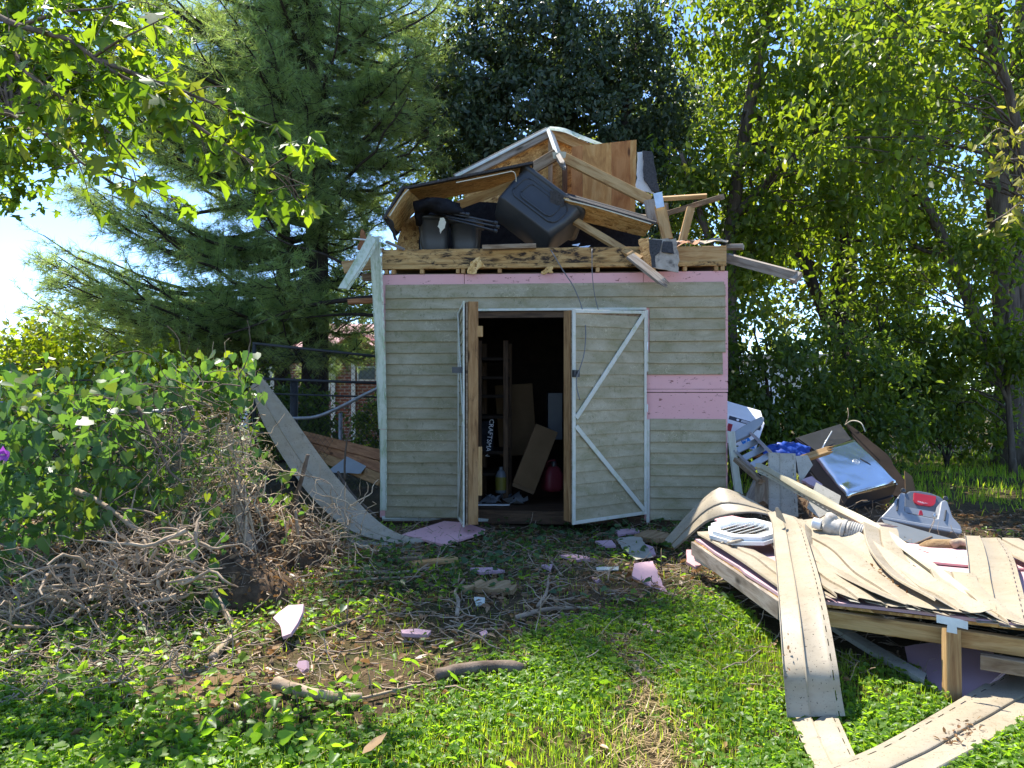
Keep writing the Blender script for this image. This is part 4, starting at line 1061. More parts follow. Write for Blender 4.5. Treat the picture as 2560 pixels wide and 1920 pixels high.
# raised and curled siding lengths on the slab
strip('curled_siding', [P(2139, 1378, 4.45), P(2152, 1412, 4.2), P(2232, 1476, 3.72), P(2330, 1535, 3.3)], [P(2157, 1333, 4.5), P(2222, 1392, 4.1), P(2300, 1464, 3.62), P(2372, 1530, 3.28)], M_['siding'], gable, SIDING[:9], None, wob=.006, seed=4, curl=.02)
strip('curled_siding', [P(1990, 1308, 4.75), P(1998, 1370, 4.4), P(2035, 1440, 4.0), P(2085, 1500, 3.55)], [P(2036, 1322, 4.7), P(2046, 1380, 4.35), P(2075, 1445, 3.95), P(2130, 1505, 3.52)], M_['siding'], gable, SIDING[:9], None, wob=.006, seed=6, curl=-.03)
# pink foam curling up at the far edge
strip('foam_edge', [P(2110, 1322, 4.9), P(2200, 1345, 4.75), P(2290, 1370, 4.55), P(2440, 1392, 4.4), P(2620, 1402, 4.25)], [P(2110, 1345, 4.6), P(2200, 1372, 4.45), P(2290, 1398, 4.3), P(2440, 1414, 4.15), P(2620, 1424, 4.05)], M_['foam'], gable, FLATP, None, th=.012, wob=.004)
plate('foam_edge', [P(1786, 1299, 5.15), P(1830, 1290, 5.2), P(1940, 1306, 5.06), P(1940, 1318, 5.0), P(1800, 1308, 5.1)], .012, M_['foam'], gable, rag=.01, step=.05)

def loose(name, label, cat, *a, **k):
    return tag(strip(name, *a, **k), label, cat)

loose('vinyl_siding', 'arched beige siding length springing from the ground by the shed corner', 'siding',
      [P(1690, 1372, 5.95), P(1735, 1332, 5.8), P(1765, 1308, 5.75), P(1800, 1293, 5.65), P(1840, 1285, 5.6), P(1890, 1283, 5.55), P(1932, 1292, 5.5)],
      [P(1662, 1350, 6.1), P(1715, 1290, 6.0), P(1760, 1245, 5.95), P(1795, 1220, 5.9), P(1830, 1226, 5.85), P(1880, 1250, 5.8), P(1928, 1278, 5.75)],
      M_['siding'], hem=None, side=1, wob=.004)
loose('vinyl_siding', 'long beige siding length bent down over the slab to the grass', 'siding',
      [P(1916, 1276, 4.9), P(1928, 1304, 4.7), P(1938, 1400, 4.02), P(1946, 1500, 3.34), P(1956, 1650, 3.0), P(1963, 1740, 2.93), P(1968, 1795, 2.9)],
      [P(1964, 1286, 4.9), P(2000, 1304, 4.72), P(2032, 1390, 4.02), P(2062, 1500, 3.32), P(2091, 1650, 2.98), P(2104, 1740, 2.92), P(2113, 1790, 2.9)],
      M_['siding'], side=-1, wob=.003)
plate('torn_tab', [P(1941, 1292, 4.6), P(1938, 1270, 4.6), P(1945, 1268, 4.6), P(1956, 1285, 4.6), P(1966, 1310, 4.6)], .002, M_['siding'], bpy.data.objects['vinyl_siding.001'])
loose('vinyl_siding', 'curved siding length lying on the grass in the near right corner', 'siding',
      [G(2290, 1965, .02), G(2365, 1920, .02), G(2497, 1848, .02), G(2590, 1795, .02), G(2720, 1728, .03)],
      [G(1985, 1948, .03), G(2061, 1918, .03), G(2198, 1862, .03), G(2377, 1761, .035), G(2560, 1648, .04)],
      M_['siding'], side=1, wob=.003)
loose('vinyl_siding', 'short siding offcut on the grass below the long bent length', 'siding',
      [G(1980, 1796, .015), G(2012, 1870, .012), G(2050, 1945, .012)], [G(2092, 1788, .02), G(2128, 1868, .015), G(2165, 1950, .012)], M_['siding'], side=-1, torn=True, wob=.004)
loose('vinyl_siding', 'drooping siding length draped over the right end of the slab', 'siding',
      [P(2412, 1333, 4.5), P(2419, 1388, 4.08), P(2425, 1450, 3.7), P(2436, 1520, 3.27), P(2440, 1548, 3.15)][::-1],
      [P(2500, 1345, 4.55), P(2532, 1392, 4.08), P(2550, 1450, 3.68), P(2570, 1530, 3.22), P(2580, 1575, 3.05)][::-1],
      M_['siding'], side=1, wob=.003)
loose('vinyl_siding', 'grey-looking siding offcut standing upright in the junk heap', 'siding',
      [P(1921, 1130, 6.25), P(1921, 1200, 6.15), P(1922, 1290, 6.0)], [P(1989, 1134, 6.2), P(1991, 1200, 6.1), P(1996, 1292, 5.95)], M_['siding_grey'], side=-1)
o = plate('vinyl_siding', [P(1990, 1139, 6.3), P(2020, 1137, 6.35), P(2036, 1160, 6.3), P(2008, 1198, 6.2), P(1998, 1225, 6.15)], .003, M_['siding_grey'], None, rag=.003, step=.1); tag(o, 'bent triangular siding scrap beside the upright offcut', 'siding')
o = plate('vinyl_siding', [P(2040, 1206, 5.9), P(2102, 1240, 5.8), P(2096, 1266, 5.7), P(2050, 1290, 5.6), P(2015, 1275, 5.7)], .003, M_['siding_grey'], None, rag=.003, step=.1); tag(o, 'grey siding scrap under the black grill side', 'siding')
loose('corner_trim', 'long cream corner trim lying diagonally across the heap', 'trim',
      [P(1889, 1161, 6.3), P(1915, 1163, 6.2), P(2011, 1219, 5.65), P(2182, 1303, 4.75), P(2306, 1386, 4.1), P(2450, 1497, 3.42)],
      [P(1894, 1180, 6.2), P(1920, 1194, 6.1), P(2023, 1254, 5.55), P(2160, 1336, 4.7), P(2280, 1418, 4.05), P(2421, 1524, 3.4)],
      M_['trim_cream'], profile=CORNER, hem=CORNER_HEM, side=-1, wob=.003)
loose('corner_trim', 'pale corner trim leaning against the right edge of the shed', 'trim',
      [P(1818, 1079, 6.95), P(1826, 1160, 6.92), P(1836, 1228, 6.88)], [P(1837, 1078, 6.9), P(1846, 1160, 6.87), P(1857, 1236, 6.84)], M_['trim'], profile=TRIM, hem=None, side=-1)
loose('corner_trim', 'pale trim strip poking out under the left edge of the slab', 'trim',
      [P(1738, 1402, 5.1), P(1810, 1442, 4.75), P(1905, 1492, 4.3)], [P(1748, 1388, 5.15), P(1820, 1424, 4.8), P(1915, 1472, 4.35)], M_['trim'], profile=TRIM, hem=None, side=1)
loose('corner_trim', 'slotted grey trim lying in the grass under the slab', 'trim',
      [G(2072, 1572, .02), G(2180, 1640, .02), G(2312, 1716, .02)], [G(2078, 1552, .03), G(2190, 1618, .03), G(2320, 1694, .03)], M_['siding_grey'], profile=TRIM, hem=TRIM_HEM, side=1)
loose('starter_strip', 'white slotted starter strip on the ground left of the doorway', 'trim', [G(956, 1302, .02), G(1050, 1302, .02), G(1152, 1302, .02)], [G(956, 1292, .05), G(1050, 1292, .05), G(1152, 1292, .05)], M_['trim'], profile=TRIM, hem=None)
loose('starter_strip', 'white starter strip on the ground at the shed threshold', 'trim', [G(1190, 1304, .02), G(1288, 1302, .02)], [G(1190, 1295, .04), G(1286, 1294, .04)], M_['trim'], profile=TRIM, hem=None)

# gable vent
vent = thing('gable_vent', 'white octagonal louvred gable vent lying on the slab', 'vent', P(1855, 1345, 4.8))
vx, vy = (P(1930, 1368, 4.55) - P(1788, 1328, 4.95)).normalized(), Vector((.35, .9, .12)).normalized()
vc = P(1862, 1338, 4.78) + Vector((0, 0, .02)); vx_, vy_, vz_ = frame(vx, vx.cross(vy)); VM = mat4(vx_, vy_, vz_, vc)
def vent_ring(R0, R1, z0, z1):
    V, Fc = [], []
    for (R_, z) in ((R1, z0), (R1, z1), (R0, z1), (R0, z0)):
        for j in range(8):
            t = math.pi / 8 + j * math.pi / 4; V.append((R_ * 1.05 * math.cos(t), R_ * .95 * math.sin(t), z))
    for i in range(4):
        for j in range(8): Fc.append((i * 8 + j, i * 8 + (j + 1) % 8, ((i + 1) % 4) * 8 + (j + 1) % 8, ((i + 1) % 4) * 8 + j))
    return V, Fc
V, Fc = vent_ring(.16, .215, -.01, .03); pyobj('rim', V, Fc, M_['white_plastic'], vent, VM)
plate('screen', [VM @ Vector((.15 * math.cos(a), .14 * math.sin(a), -.012)) for a in np.arange(8) * math.pi / 4 + math.pi / 8], .003, M_['grey_plastic'], vent, n=vz_)
V, Fc = vent_ring(.205, .235, -.016, .006); pyobj('flange', V, Fc, M_['white_plastic'], vent, VM)
for i in range(7):
    x = -.135 + i * .045; hw = min(.15, .158 * 1.0 if abs(x) < .07 else .22 - abs(x)) - .004
    pyobj('louvre', [(x - .022, -hw, -.008), (x + .022, -hw, .018), (x + .022, hw, .018), (x - .022, hw, -.008), (x - .022, -hw, -.012), (x + .022, -hw, .014), (x + .022, hw, .014), (x - .022, hw, -.012)],
          [(0, 1, 2, 3), (7, 6, 5, 4), (0, 4, 5, 1), (1, 5, 6, 2), (2, 6, 7, 3), (3, 7, 4, 0)], M_['white_plastic'], vent, VM)

# plastic pipe fitting
pipe = thing('pipe_fitting', 'dusty plastic pipe elbow with ribbed sleeve lying on the slab', 'pipe', P(2085, 1340, 4.7))
c0, c1, c2, c3 = P(2031, 1306, 4.72), P(2060, 1310, 4.7), P(2108, 1326, 4.62), P(2142, 1337, 4.58)
dx = (c3 - c0).normalized()
revolve('cap', [(.024, 0), (.033, .004), (.034, .05), (.028, .055)], c0, dx, M_['white_plastic'], pipe, 16)
V, Fc = tube(crom([c1 + Vector((-.0, 0, .03)), c1 + dx * .03 + Vector((0, 0, .022)), c1.lerp(c2, .4), c2], 10), [.045, .056, .06, .06, .06, .06, .058, .058, .058, .058], 16)
pyobj('elbow', V, Fc, M_['pvc'], pipe, smooth=True)
revolve('collar', [(.060, 0), (.068, .004), (.068, .022), (.060, .026)], c2 - dx * .01, dx, M_['pvc'], pipe, 18)
prof = [(.062, .0)]
for i in range(6): prof += [(.064, .008 + i * .013), (.068, .011 + i * .013), (.068, .016 + i * .013), (.064, .019 + i * .013)]
prof += [(.066, .09), (.058, .092)]
revolve('sleeve', prof, c2 + dx * .018, dx, M_['pvc'], pipe, 20)
revolve('branch_pipe', [(.036, 0), (.036, .12), (.042, .122), (.042, .15)], c1.lerp(c2, .55) + Vector((.0, 0, -.02)), (.05, .1, -1), M_['pvc'], pipe, 14)

# ------------------------------------------------------------------ grill
grill = thing('gas_grill', 'toppled gas grill with a dented mirror-bright steel hood', 'grill', P(2140, 1270, 6.7))
pl, pt, pr, pb = P(2028, 1124, 7.0), P(2137, 1091, 7.3), P(2248, 1203, 6.8), P(2124, 1237, 6.5)
gc = (pl + pt + pr + pb) / 4
gx = ((pt - pl) + (pr - pb)).normalized(); gyv = ((pl - pb) + (pt - pr)).normalized()
gx_, gy_, gz_ = frame(gx, gx.cross(gyv)); GM = mat4(gx_, gy_, gz_, gc)
q = [GM.inverted() @ p for p in (pb, pr, pt, pl)]
def quadgrid(corners, n, zf, thick):
    """n x n grid over a quad (local xy), z from zf(a, b)"""
    V, Fc = [], []
    for j in range(n + 1):
        for i in range(n + 1):
            a, b_ = i / n, j / n
            p = (corners[0] * (1 - a) + corners[1] * a) * (1 - b_) + (corners[3] * (1 - a) + corners[2] * a) * b_
            V.append((p.x, p.y, p.z * 0 + zf(a, b_)))
    m = n + 1
    for j in range(n):
        for i in range(n): Fc.append((j * m + i, j * m + i + 1, (j + 1) * m + i + 1, (j + 1) * m + i))
    return V, Fc
def hoodz(a, b_):
    e = min(a, 1 - a, b_, 1 - b_)
    z = .0 - .035 * max(0, 1 - e / .07) ** 2
    z -= .012 * math.exp(-((a - .08) ** 2 + (b_ - .25) ** 2) / .006) + .006 * math.sin(5 * a + 1) * math.sin(4 * b_)
    return z - .012 * math.exp(-((a - .85) ** 2 + (b_ - .12) ** 2) / .012)
V, Fc = quadgrid(q, 28, hoodz, 0)
hood = pyobj('hood', V, Fc, M_['mirror'], grill, GM, smooth=True)
m = hood.modifiers.new('thickness', 'SOLIDIFY'); m.thickness = .006; m.offset = -1
def body(nm, grow, z0, z1, mat, shrink=1.0):
    c = sum(q, Vector()) / 4
    a = [c + (p - c) * grow for p in q]; b_ = [c + (p - c) * grow * shrink for p in q]
    V = [(p.x, p.y, z0) for p in a] + [(p.x, p.y, z1) for p in b_]
    return pyobj(nm, V, [(0, 1, 2, 3), (7, 6, 5, 4), (0, 4, 5, 1), (1, 5, 6, 2), (2, 6, 7, 3), (3, 7, 4, 0)], mat, grill, GM)
body('hood_side', .99, -.034, -.16, M_['black_steel'], 1.03)
body('firebox', 1.06, -.17, -.36, M_['black_steel'], .9)
revolve('thermometer', [(.032, 0), (.032, .012), (.026, .014), (.024, .008)], GM @ Vector((.06, .02, -.004)), gz_, M_['galv'], grill, 18)
V = [(.12, .03, .002), (.135, .04, .012), (.155, -.02, .012), (.18, -.055, .002), (.16, -.06, .012), (.14, -.01, .012)]
pyobj('badge', V + [(a, b_, -.01) for a, b_, c in V], [(0, 5, 4, 3, 2, 1), (0, 1, 7, 6), (1, 2, 8, 7), (2, 3, 9, 8), (3, 4, 10, 9), (4, 5, 11, 10), (5, 0, 6, 11)], M_['black_steel'], grill, GM)
# black cabinet behind
def prism(name, top, down, mat, parent=None):
    top = [Vector(p) for p in top]; lowv = [p + Vector(down) for p in top]; n = len(top)
    Fc = [tuple(range(n)), tuple(range(2 * n - 1, n - 1, -1))] + [(i, n + i, n + (i + 1) % n, (i + 1) % n) for i in range(n)]
    return pyobj(name, top + lowv, Fc, mat, parent)
cab = thing('black_cabinet', 'dark grey flat cabinet tipped up behind the grill', 'cabinet', P(2050, 1180, 7.4))
prism('case', [P(1988, 1095, 7.4), P(2040, 1134, 7.15), P(2128, 1098, 7.35), P(2101, 1060, 7.65)], (.05, .12, -.34), M_['black_steel'], cab)
plate('lid_panel', [P(1994, 1095, 7.38), P(2082, 1068, 7.6), P(2104, 1100, 7.35), P(2040, 1128, 7.15)], .006, M_['black_steel'], cab)
tubeobj('chain', [P(2053, 1125, 7.1), P(2064, 1105, 7.15), P(2080, 1078, 7.25)], .006, M_['galv'], cab, 6)
o = plate('brown_board', [P(2113, 1062, 7.75), P(2160, 1095, 7.6), P(2215, 1140, 7.4), P(2262, 1195, 7.1), P(2302, 1226, 6.95), P(2285, 1240, 6.9), P(2240, 1225, 6.9), P(2130, 1110, 7.6)], .02, M_['dark_board'], None, rag=.01, step=.08); tag(o, 'dark brown panel with a frayed edge behind the grill', 'panel')
o = plate('cardboard_piece', [P(2258, 1178, 6.8), P(2276, 1192, 6.8), P(2297, 1224, 6.7), P(2285, 1236, 6.7), P(2262, 1228, 6.7)], .006, M_['card'], None, rag=.004, step=.06); tag(o, 'tan cardboard flap at the right side of the grill', 'cardboard')
o = tubeobj('thin_rod', crom([P(2113, 1062, 7.7), P(2130, 1052, 7.6), P(2152, 1057, 7.5), P(2163, 1079, 7.45)], 14), .006, M_['string'], None, 6); tag(o, 'thin pale rod arching above the dark panel', 'rod')
o = tubeobj('thin_rod', crom([P(2113, 1062, 7.7), P(2121, 1040, 7.7), P(2119, 1020, 7.75)], 8), .004, M_['twig'], None, 5); tag(o, 'thin twig rising from the dark panel corner', 'twig')

# grey plastic tool unit with red badge
unit = thing('tool_unit', 'grey plastic tool housing with a red badge beside the grill', 'tool housing', P(2305, 1345, 5.9))
Q = lambda x, y, d: P(2180 + x / 8.508, 1210 + y / 8.508, d)
def dd(y): return 5.62 + (900 - y) / 900 * .22
def sil(name, pts, off, th, mat, parent=unit):
    return plate(name, [Q(x, y, dd(y) + off) for x, y in pts], th, mat, parent)
hs = sil('housing', [(205, 690), (330, 560), (440, 440), (530, 290), (585, 320), (600, 200), (640, 175), (715, 190), (700, 470), (690, 580), (760, 620), (1340, 735), (1400, 735), (1430, 600), (1470, 370), (1550, 330), (1610, 370), (1650, 500), (1720, 700), (1880, 870), (1925, 1000), (1600, 950), (900, 820)], 0, .22, M_['grey_plastic'])
hs.modifiers.new('soft', 'BEVEL').width = .014; hs.modifiers['soft'].segments = 3
lip = sil('base_lip', [(180, 690), (205, 740), (900, 880), (1890, 1060), (1930, 1000), (1900, 960), (900, 800), (230, 680)], -.03, .27, M_['grey_plastic'])
lip.modifiers.new('soft', 'BEVEL').width = .008; lip.modifiers['soft'].segments = 2
bp = sil('back_panel', [(690, 220), (800, 150), (1000, 138), (1250, 190), (1450, 268), (1540, 345), (1440, 640), (690, 520)], .10, .08, M_['grey_dark'])
bp.modifiers.new('soft', 'BEVEL').width = .008; bp.modifiers['soft'].segments = 2
sil('tray', [(700, 480), (1420, 610), (1420, 745), (690, 600)], .06, .05, M_['grey_plastic'])
rb = sil('red_badge', [(900, 182), (1365, 262), (1350, 400), (1310, 450), (1240, 468), (980, 432), (915, 390), (893, 330)], .085, .014, M_['red_panel'])
bx = (Q(1210, 425, 5.8) - Q(1000, 375, 5.8)).normalized(); bz = Vector((0, -.97, .25)); ax_, ay_, az_ = frame(-bx, bz)
text('badge_lettering', 'CRAFTSMAN', .0165, mat4(ax_, ay_, az_, Q(1100, 400, dd(400) + .082)), M_['print_white'], unit)
for (x, y) in ((665, 130), (1570, 300)):
    revolve('post_cap', [(.016, 0), (.018, .012), (.012, .026), (.004, .03)], Q(x, y + 40, dd(y) + .1), (0, .2, 1), M_['black_plastic'], unit, 12)
for (x0, y0, x1, y1) in ((560, 330, 535, 570), (1575, 560, 1545, 780)):
    board('slot', Q(x0, y0, dd(y0) - .004), Q(x1, y1, dd(y1) - .004), .012, .01, M_['black_plastic'], unit)
plate('red_lever', [Q(1020, 560, 5.70), Q(1060, 560, 5.70), Q(1090, 660, 5.68), Q(1000, 650, 5.68)], .01, M_['red_panel'], unit)
revolve('dial', [(.014, 0), (.014, .01), (.01, .012)], Q(1330, 670, 5.72), (0, -1, .3), M_['galv'], unit, 14)
o = plate('grey_sheet', [P(2204, 1298, 5.6), P(2300, 1325, 5.4), P(2405, 1352, 5.2), P(2330, 1372, 5.1), P(2235, 1345, 5.3)], .004, M_['grey_dark'], None, rag=.01, step=.1); tag(o, 'crumpled dark grey sheet under the grey tool housing', 'sheet')
o = tubeobj('dead_branch', crom([P(2270, 1368, 5.0), P(2310, 1352, 4.95), P(2330, 1342, 4.95)], 8), [.012, .012, .011, .011, .01, .01, .009, .008], M_['twig_dark'], None, 7); tag(o, 'short dead branch below the grey tool housing', 'branch')
o = tubeobj('rotten_log', crom([P(2300, 1372, 4.85), P(2380, 1368, 4.8), P(2440, 1382, 4.75), P(2600, 1398, 4.6)], 16), [.03, .05, .055, .05, .05, .045, .05, .05, .045, .045, .05, .045, .04, .04, .04, .04], M_['chip'], None, 10); tag(o, 'rotten splintered log behind the pink foam', 'log')
o = tubeobj('cut_branch', crom([P(2380, 1362, 4.75), P(2400, 1355, 4.75), P(2425, 1360, 4.7)], 8), [.028, .03, .026, .024, .024, .022, .022, .022], M_['twig'], None, 9); tag(o, 'knobbly cut branch lying by the drooping siding', 'branch')

# step ladder, printed carton, tarp
lad = thing('step_ladder', 'grey step ladder lying tipped in the junk heap', 'ladder', P(1880, 1160, 7.1))
Z = lambda x, y, d: P(1810 + x / 11.06, 1020 + y / 11.06, d)
tp = plate('top_cap', [Z(300, 920, 7.0), Z(290, 640, 7.1), Z(470, 520, 7.15), Z(780, 350, 7.25), Z(1040, 200, 7.3), Z(1105, 215, 7.3), Z(1130, 290, 7.28), Z(1080, 410, 7.25), Z(760, 720, 7.1)], .05, M_['grey_plastic'], lad)
tp.modifiers.new('soft', 'BEVEL').width = .012; tp.modifiers['soft'].segments = 2
board('rail', Z(790, 730, 7.1), Z(1300, 1240, 6.75), .075, .025, M_['alu'], lad, n=(.5, -.8, .2))
board('rail', Z(330, 1220, 6.95), Z(810, 1660, 6.6), .075, .025, M_['alu'], lad, n=(.5, -.8, .2))
for (a, b_, d) in (((340, 1190), (890, 925), 7.0), ((490, 1425), (1090, 1110), 6.88), ((730, 1610), (1230, 1320), 6.75)):
    board('step', Z(*a, d - .08), Z(*b_, d + .05), .055, .03, M_['alu'], lad, n=(.2, -.9, .5))
box = thing('printed_carton', 'white printed carton with a blue panel behind the ladder', 'box', P(1860, 1130, 7.5))
CA, CB_, CC, CD_ = Z(60, 130, 7.55), Z(1115, 440, 7.5), Z(870, 1170, 7.3), Z(-140, 900, 7.35)
prism('carton_body', [CA, CD_, CC, CB_], (.06, .3, .12), M_['print_white'], box)
def cq(a, b_, off=.003):
    p = (CA * (1 - a) + CB_ * a) * (1 - b_) + (CD_ * (1 - a) + CC * a) * b_
    return p + (CB_ - CA).cross(CD_ - CA).normalized() * -off * -1
cn = (CD_ - CA).cross(CB_ - CA).normalized()
if cn.y > 0: cn = -cn
def cq(a, b_, off=.003):
    return (CA * (1 - a) + CB_ * a) * (1 - b_) + (CD_ * (1 - a) + CC * a) * b_ + cn * off
def patch(nm, a0, b0, a1, b1, mat, off=.003):
    return plate(nm, [cq(a0, b0, off), cq(a1, b0, off), cq(a1, b1, off), cq(a0, b1, off)], .002, mat, box, n=cn)
patch('printed_band', .1, .07, .78, .2, M_['print_dark']); patch('printed_band', .82, .12, .95, .28, M_['print_dark'])
patch('red_panel', .12, .34, .24, .6, M_['print_red'])
plate('blue_panel', [cq(.52, .75), cq(.66, .58), cq(.9, .8), cq(.97, .95), cq(.8, 1.0), cq(.62, .9)], .002, M_['print_blue'], box, n=cn)
tx, ty, tz = frame((CB_ - CA), cn)
text('carton_lettering', 'Mo', .06, mat4(tx, ty, tz, cq(.70, .79, .005)), M_['print_white'], box)
text('carton_lettering', 've', .05, mat4(tx, ty, tz, cq(.82, .9, .005)), M_['print_white'], box)
revolve('printed_icon', [(.014, 0), (.014, .001)], cq(.33, .14, .004), cn, M_['print_white'], box, 14, smooth=False)
for i in range(3):
    patch('printed_line', .42, .10 + i * .03, .66, .115 + i * .03, M_['print_white'], .005)
V, Fc, nx = [], [], 16
r = random.Random(4)
for j in range(7):
    for i in range(nx + 1):
        a = i / nx; base_p = P(1908 + 118 * a, 1118 + 22 * j / 6 - 14 * math.sin(a * 3.1) * (1 - j / 6) + r.uniform(-1.5, 1.5), 7.2 - .12 * j / 6)
        V.append(base_p + Vector((0, r.uniform(-.03, .03), r.uniform(-.008, .008))))
for j in range(6):
    for i in range(nx): Fc.append((j * (nx + 1) + i, j * (nx + 1) + i + 1, (j + 1) * (nx + 1) + i + 1, (j + 1) * (nx + 1) + i))
o = pyobj('blue_tarp', V, Fc, M_['tarp'], smooth=True); o.modifiers.new('thickness', 'SOLIDIFY').thickness = .003
tag(o, 'crumpled blue tarp between the ladder and the dark cabinet', 'tarp')
tag(board('broken_stud', P(2005, 1148, 6.45), P(2068, 1127, 6.4), .06, .04, M_['pine'], None, n=(0, -.7, .7), torn=1), 'splintered stud resting on the grill hood corner', 'board')
tag(board('wood_block', P(1903, 1262, 6.1), P(1906, 1196, 6.3), .06, .09, M_['wood_old'], None, n=(.4, -1, 0)), 'upright wood block left of the standing siding offcut', 'board')
tag(board('heap_plank', P(1842, 1150, 6.7), P(1905, 1205, 6.2), .06, .04, M_['wood_old'], None, n=(.3, -.5, .8)), 'brown plank slanting down under the ladder', 'board')
tag(board('heap_plank', P(1868, 1262, 6.3), P(1893, 1205, 6.45), .07, .03, M_['wood_grey'], None, n=(.3, -1, .2)), 'grey plank end in the gap beside the shed corner', 'board')
tag(board('heap_plank', P(1862, 1139, 7.0), P(1915, 1141, 6.9), .03, .05, M_['wood_red'], None, n=(0, -1, .3)), 'reddish plank edge below the printed carton', 'board')
o = plate('foam_piece', [P(2004, 1200, 6.1), P(2030, 1190, 6.15), P(2056, 1210, 6.0), P(2040, 1222, 5.95)], .02, M_['foam_pale'], None, rag=.01, step=.04); tag(o, 'lilac-pink foam corner in the heap under the grill', 'foam')
o = plate('foam_piece', [P(1716, 1374, 5.25), P(1740, 1374, 5.25), P(1752, 1388, 5.2), P(1760, 1402, 5.15), P(1740, 1418, 5.1), P(1716, 1406, 5.15)], .02, M_['foam'], None, rag=.008, step=.04); tag(o, 'pink foam shard propped at the left corner of the slab', 'foam')
o = plate('foam_piece', [G(2262, 1617, .06), G(2330, 1607, .08), G(2445, 1612, .08), G(2485, 1652, .05), G(2518, 1694, .03), G(2470, 1722, .02), G(2400, 1752, .02), G(2368, 1752, .02), G(2322, 1716, .03), G(2290, 1676, .04), G(2268, 1645, .05)], .018, M_['foam_pale'], None, rag=.006, step=.06); tag(o, 'large pale pink foam sheet in the grass under the slab post', 'foam')
o = plate('foam_piece', [P(2078, 1372, 4.35), P(2140, 1362, 4.4), P(2138, 1385, 4.3), P(2090, 1392, 4.25)], .012, M_['foam_pale'], None, rag=.012, step=.03); tag(o, 'small lilac foam scrap below the pipe sleeve', 'foam')
# low dark mound of rubbish that carries the heap
def mound(name, cx, cy, rx, ry, h, mat, label, cat, seed=0, n=34, rough=.05):
    rr = np.random.default_rng(seed)
    a = np.linspace(-1, 1, n); X, Y = np.meshgrid(a, a)
    R = np.sqrt(X ** 2 + Y ** 2)
    Zz = h * np.clip(1 - R ** 2, 0, 1) + rr.normal(0, rough * h, X.shape) * np.clip(1 - R, 0, 1) - .02 - .25 * (R > .93)
    V = np.stack([cx + X * rx, cy + Y * ry, Zz], -1).reshape(-1, 3)
    i, j = np.meshgrid(np.arange(n - 1), np.arange(n - 1)); k = (j * n + i).ravel()
    o = npobj(name, V, np.stack([k, k + 1, k + n + 1, k + n], 1), mat)
    return tag(o, label, cat, kind='stuff')
mound('rubble_mound', 2.75, 7.1, .95, .8, .34, M_['soil_bark'], 'dark mound of leaf mould and rubbish under the heap', 'rubble', 1, rough=.12)
mound('rubble_mound', 2.6, 5.3, 1.0, .9, .20, M_['soil_bark'], 'low dark litter mound between the slab and the grill', 'rubble', 2, rough=.12)

# ------------------------------------------------------------------ houses beyond the trees
def bxo(name, x0, x1, y0, y1, z0, z1, mat, parent):
    V = [(x, y, z) for z in (z0, z1) for (x, y) in ((x0, y0), (x1, y0), (x1, y1), (x0, y1))]
    return pyobj(name, V, [(3, 2, 1, 0), (4, 5, 6, 7), (0, 1, 5, 4), (1, 2, 6, 5), (2, 3, 7, 6), (3, 0, 4, 7)], mat, parent)
hs_ = thing('brick_house', 'low brick house with a faded pink metal roof behind the pine', 'house', (-6.8, 25, 0))
bxo('wall', -9.2, -4.3, 24, 31, 0, 2.5, M_['brick'], hs_)
V = [(-9.6, 23.3, 2.45), (-4.1, 23.3, 2.45), (-4.1, 27.5, 3.55), (-9.6, 27.5, 3.55), (-4.1, 31.7, 2.45), (-9.6, 31.7, 2.45)]
rf = pyobj('roof', V + [Vector(v) + Vector((0, 0, .06)) for v in V], [(0, 1, 2, 3), (3, 2, 4, 5), (9, 8, 7, 6), (11, 10, 8, 9), (0, 6, 7, 1), (1, 7, 8, 2), (2, 8, 10, 4), (5, 4, 10, 11), (3, 9, 6, 0), (5, 11, 9, 3)], M_['roof_pink'], hs_)
for i in range(18):
    x = -9.5 + i * .31
    pyobj('roof_seam', [(x, 23.3, 2.515), (x + .03, 23.3, 2.515), (x + .03, 27.5, 3.615), (x, 27.5, 3.615), (x, 23.3, 2.545), (x + .03, 23.3, 2.545), (x + .03, 27.5, 3.645), (x, 27.5, 3.645)], [(4, 5, 6, 7), (0, 1, 5, 4), (1, 2, 6, 5), (3, 0, 4, 7)], M_['roof_pink'], rf)
for x in (-8.6, -7.35, -5.6):
    wn_ = bxo('window', x - .42, x + .42, 23.93, 23.99, .95, 2.05, M_['paint_white'], hs_)
    bxo('pane', x - .35, x - .02, 23.9, 23.92, 1.02, 1.98, M_['glass'], wn_); bxo('pane', x + .02, x + .35, 23.9, 23.92, 1.02, 1.98, M_['glass'], wn_)
for x in (-9.1, -8.1, -7.9):
    bxo('porch_post', x - .06, x + .06, 23.35, 23.47, 0, 2.44, M_['paint_white'], hs_)
bxo('porch_rail', -9.04, -8.16, 23.38, 23.44, .85, .92, M_['paint_white'], hs_)
for i in range(6): bxo('baluster', -9.0 + i * .145, -8.97 + i * .145, 23.39, 23.43, .1, .85, M_['paint_white'], hs_)
gz = thing('garden_house', 'small white outbuilding with a red gabled roof left of the shed', 'outbuilding', (-3.6, 18.5, 0))
bxo('wall', -4.25, -2.95, 18, 19.6, 0, 2.05, M_['brick'], gz)
pyobj('gable', [(-4.3, 17.98, 2.05), (-2.9, 17.98, 2.05), (-3.6, 17.98, 2.5), (-4.3, 18.0, 2.05), (-2.9, 18.0, 2.05), (-3.6, 18.0, 2.5)], [(0, 1, 2), (5, 4, 3)], M_['roof_red'], gz)
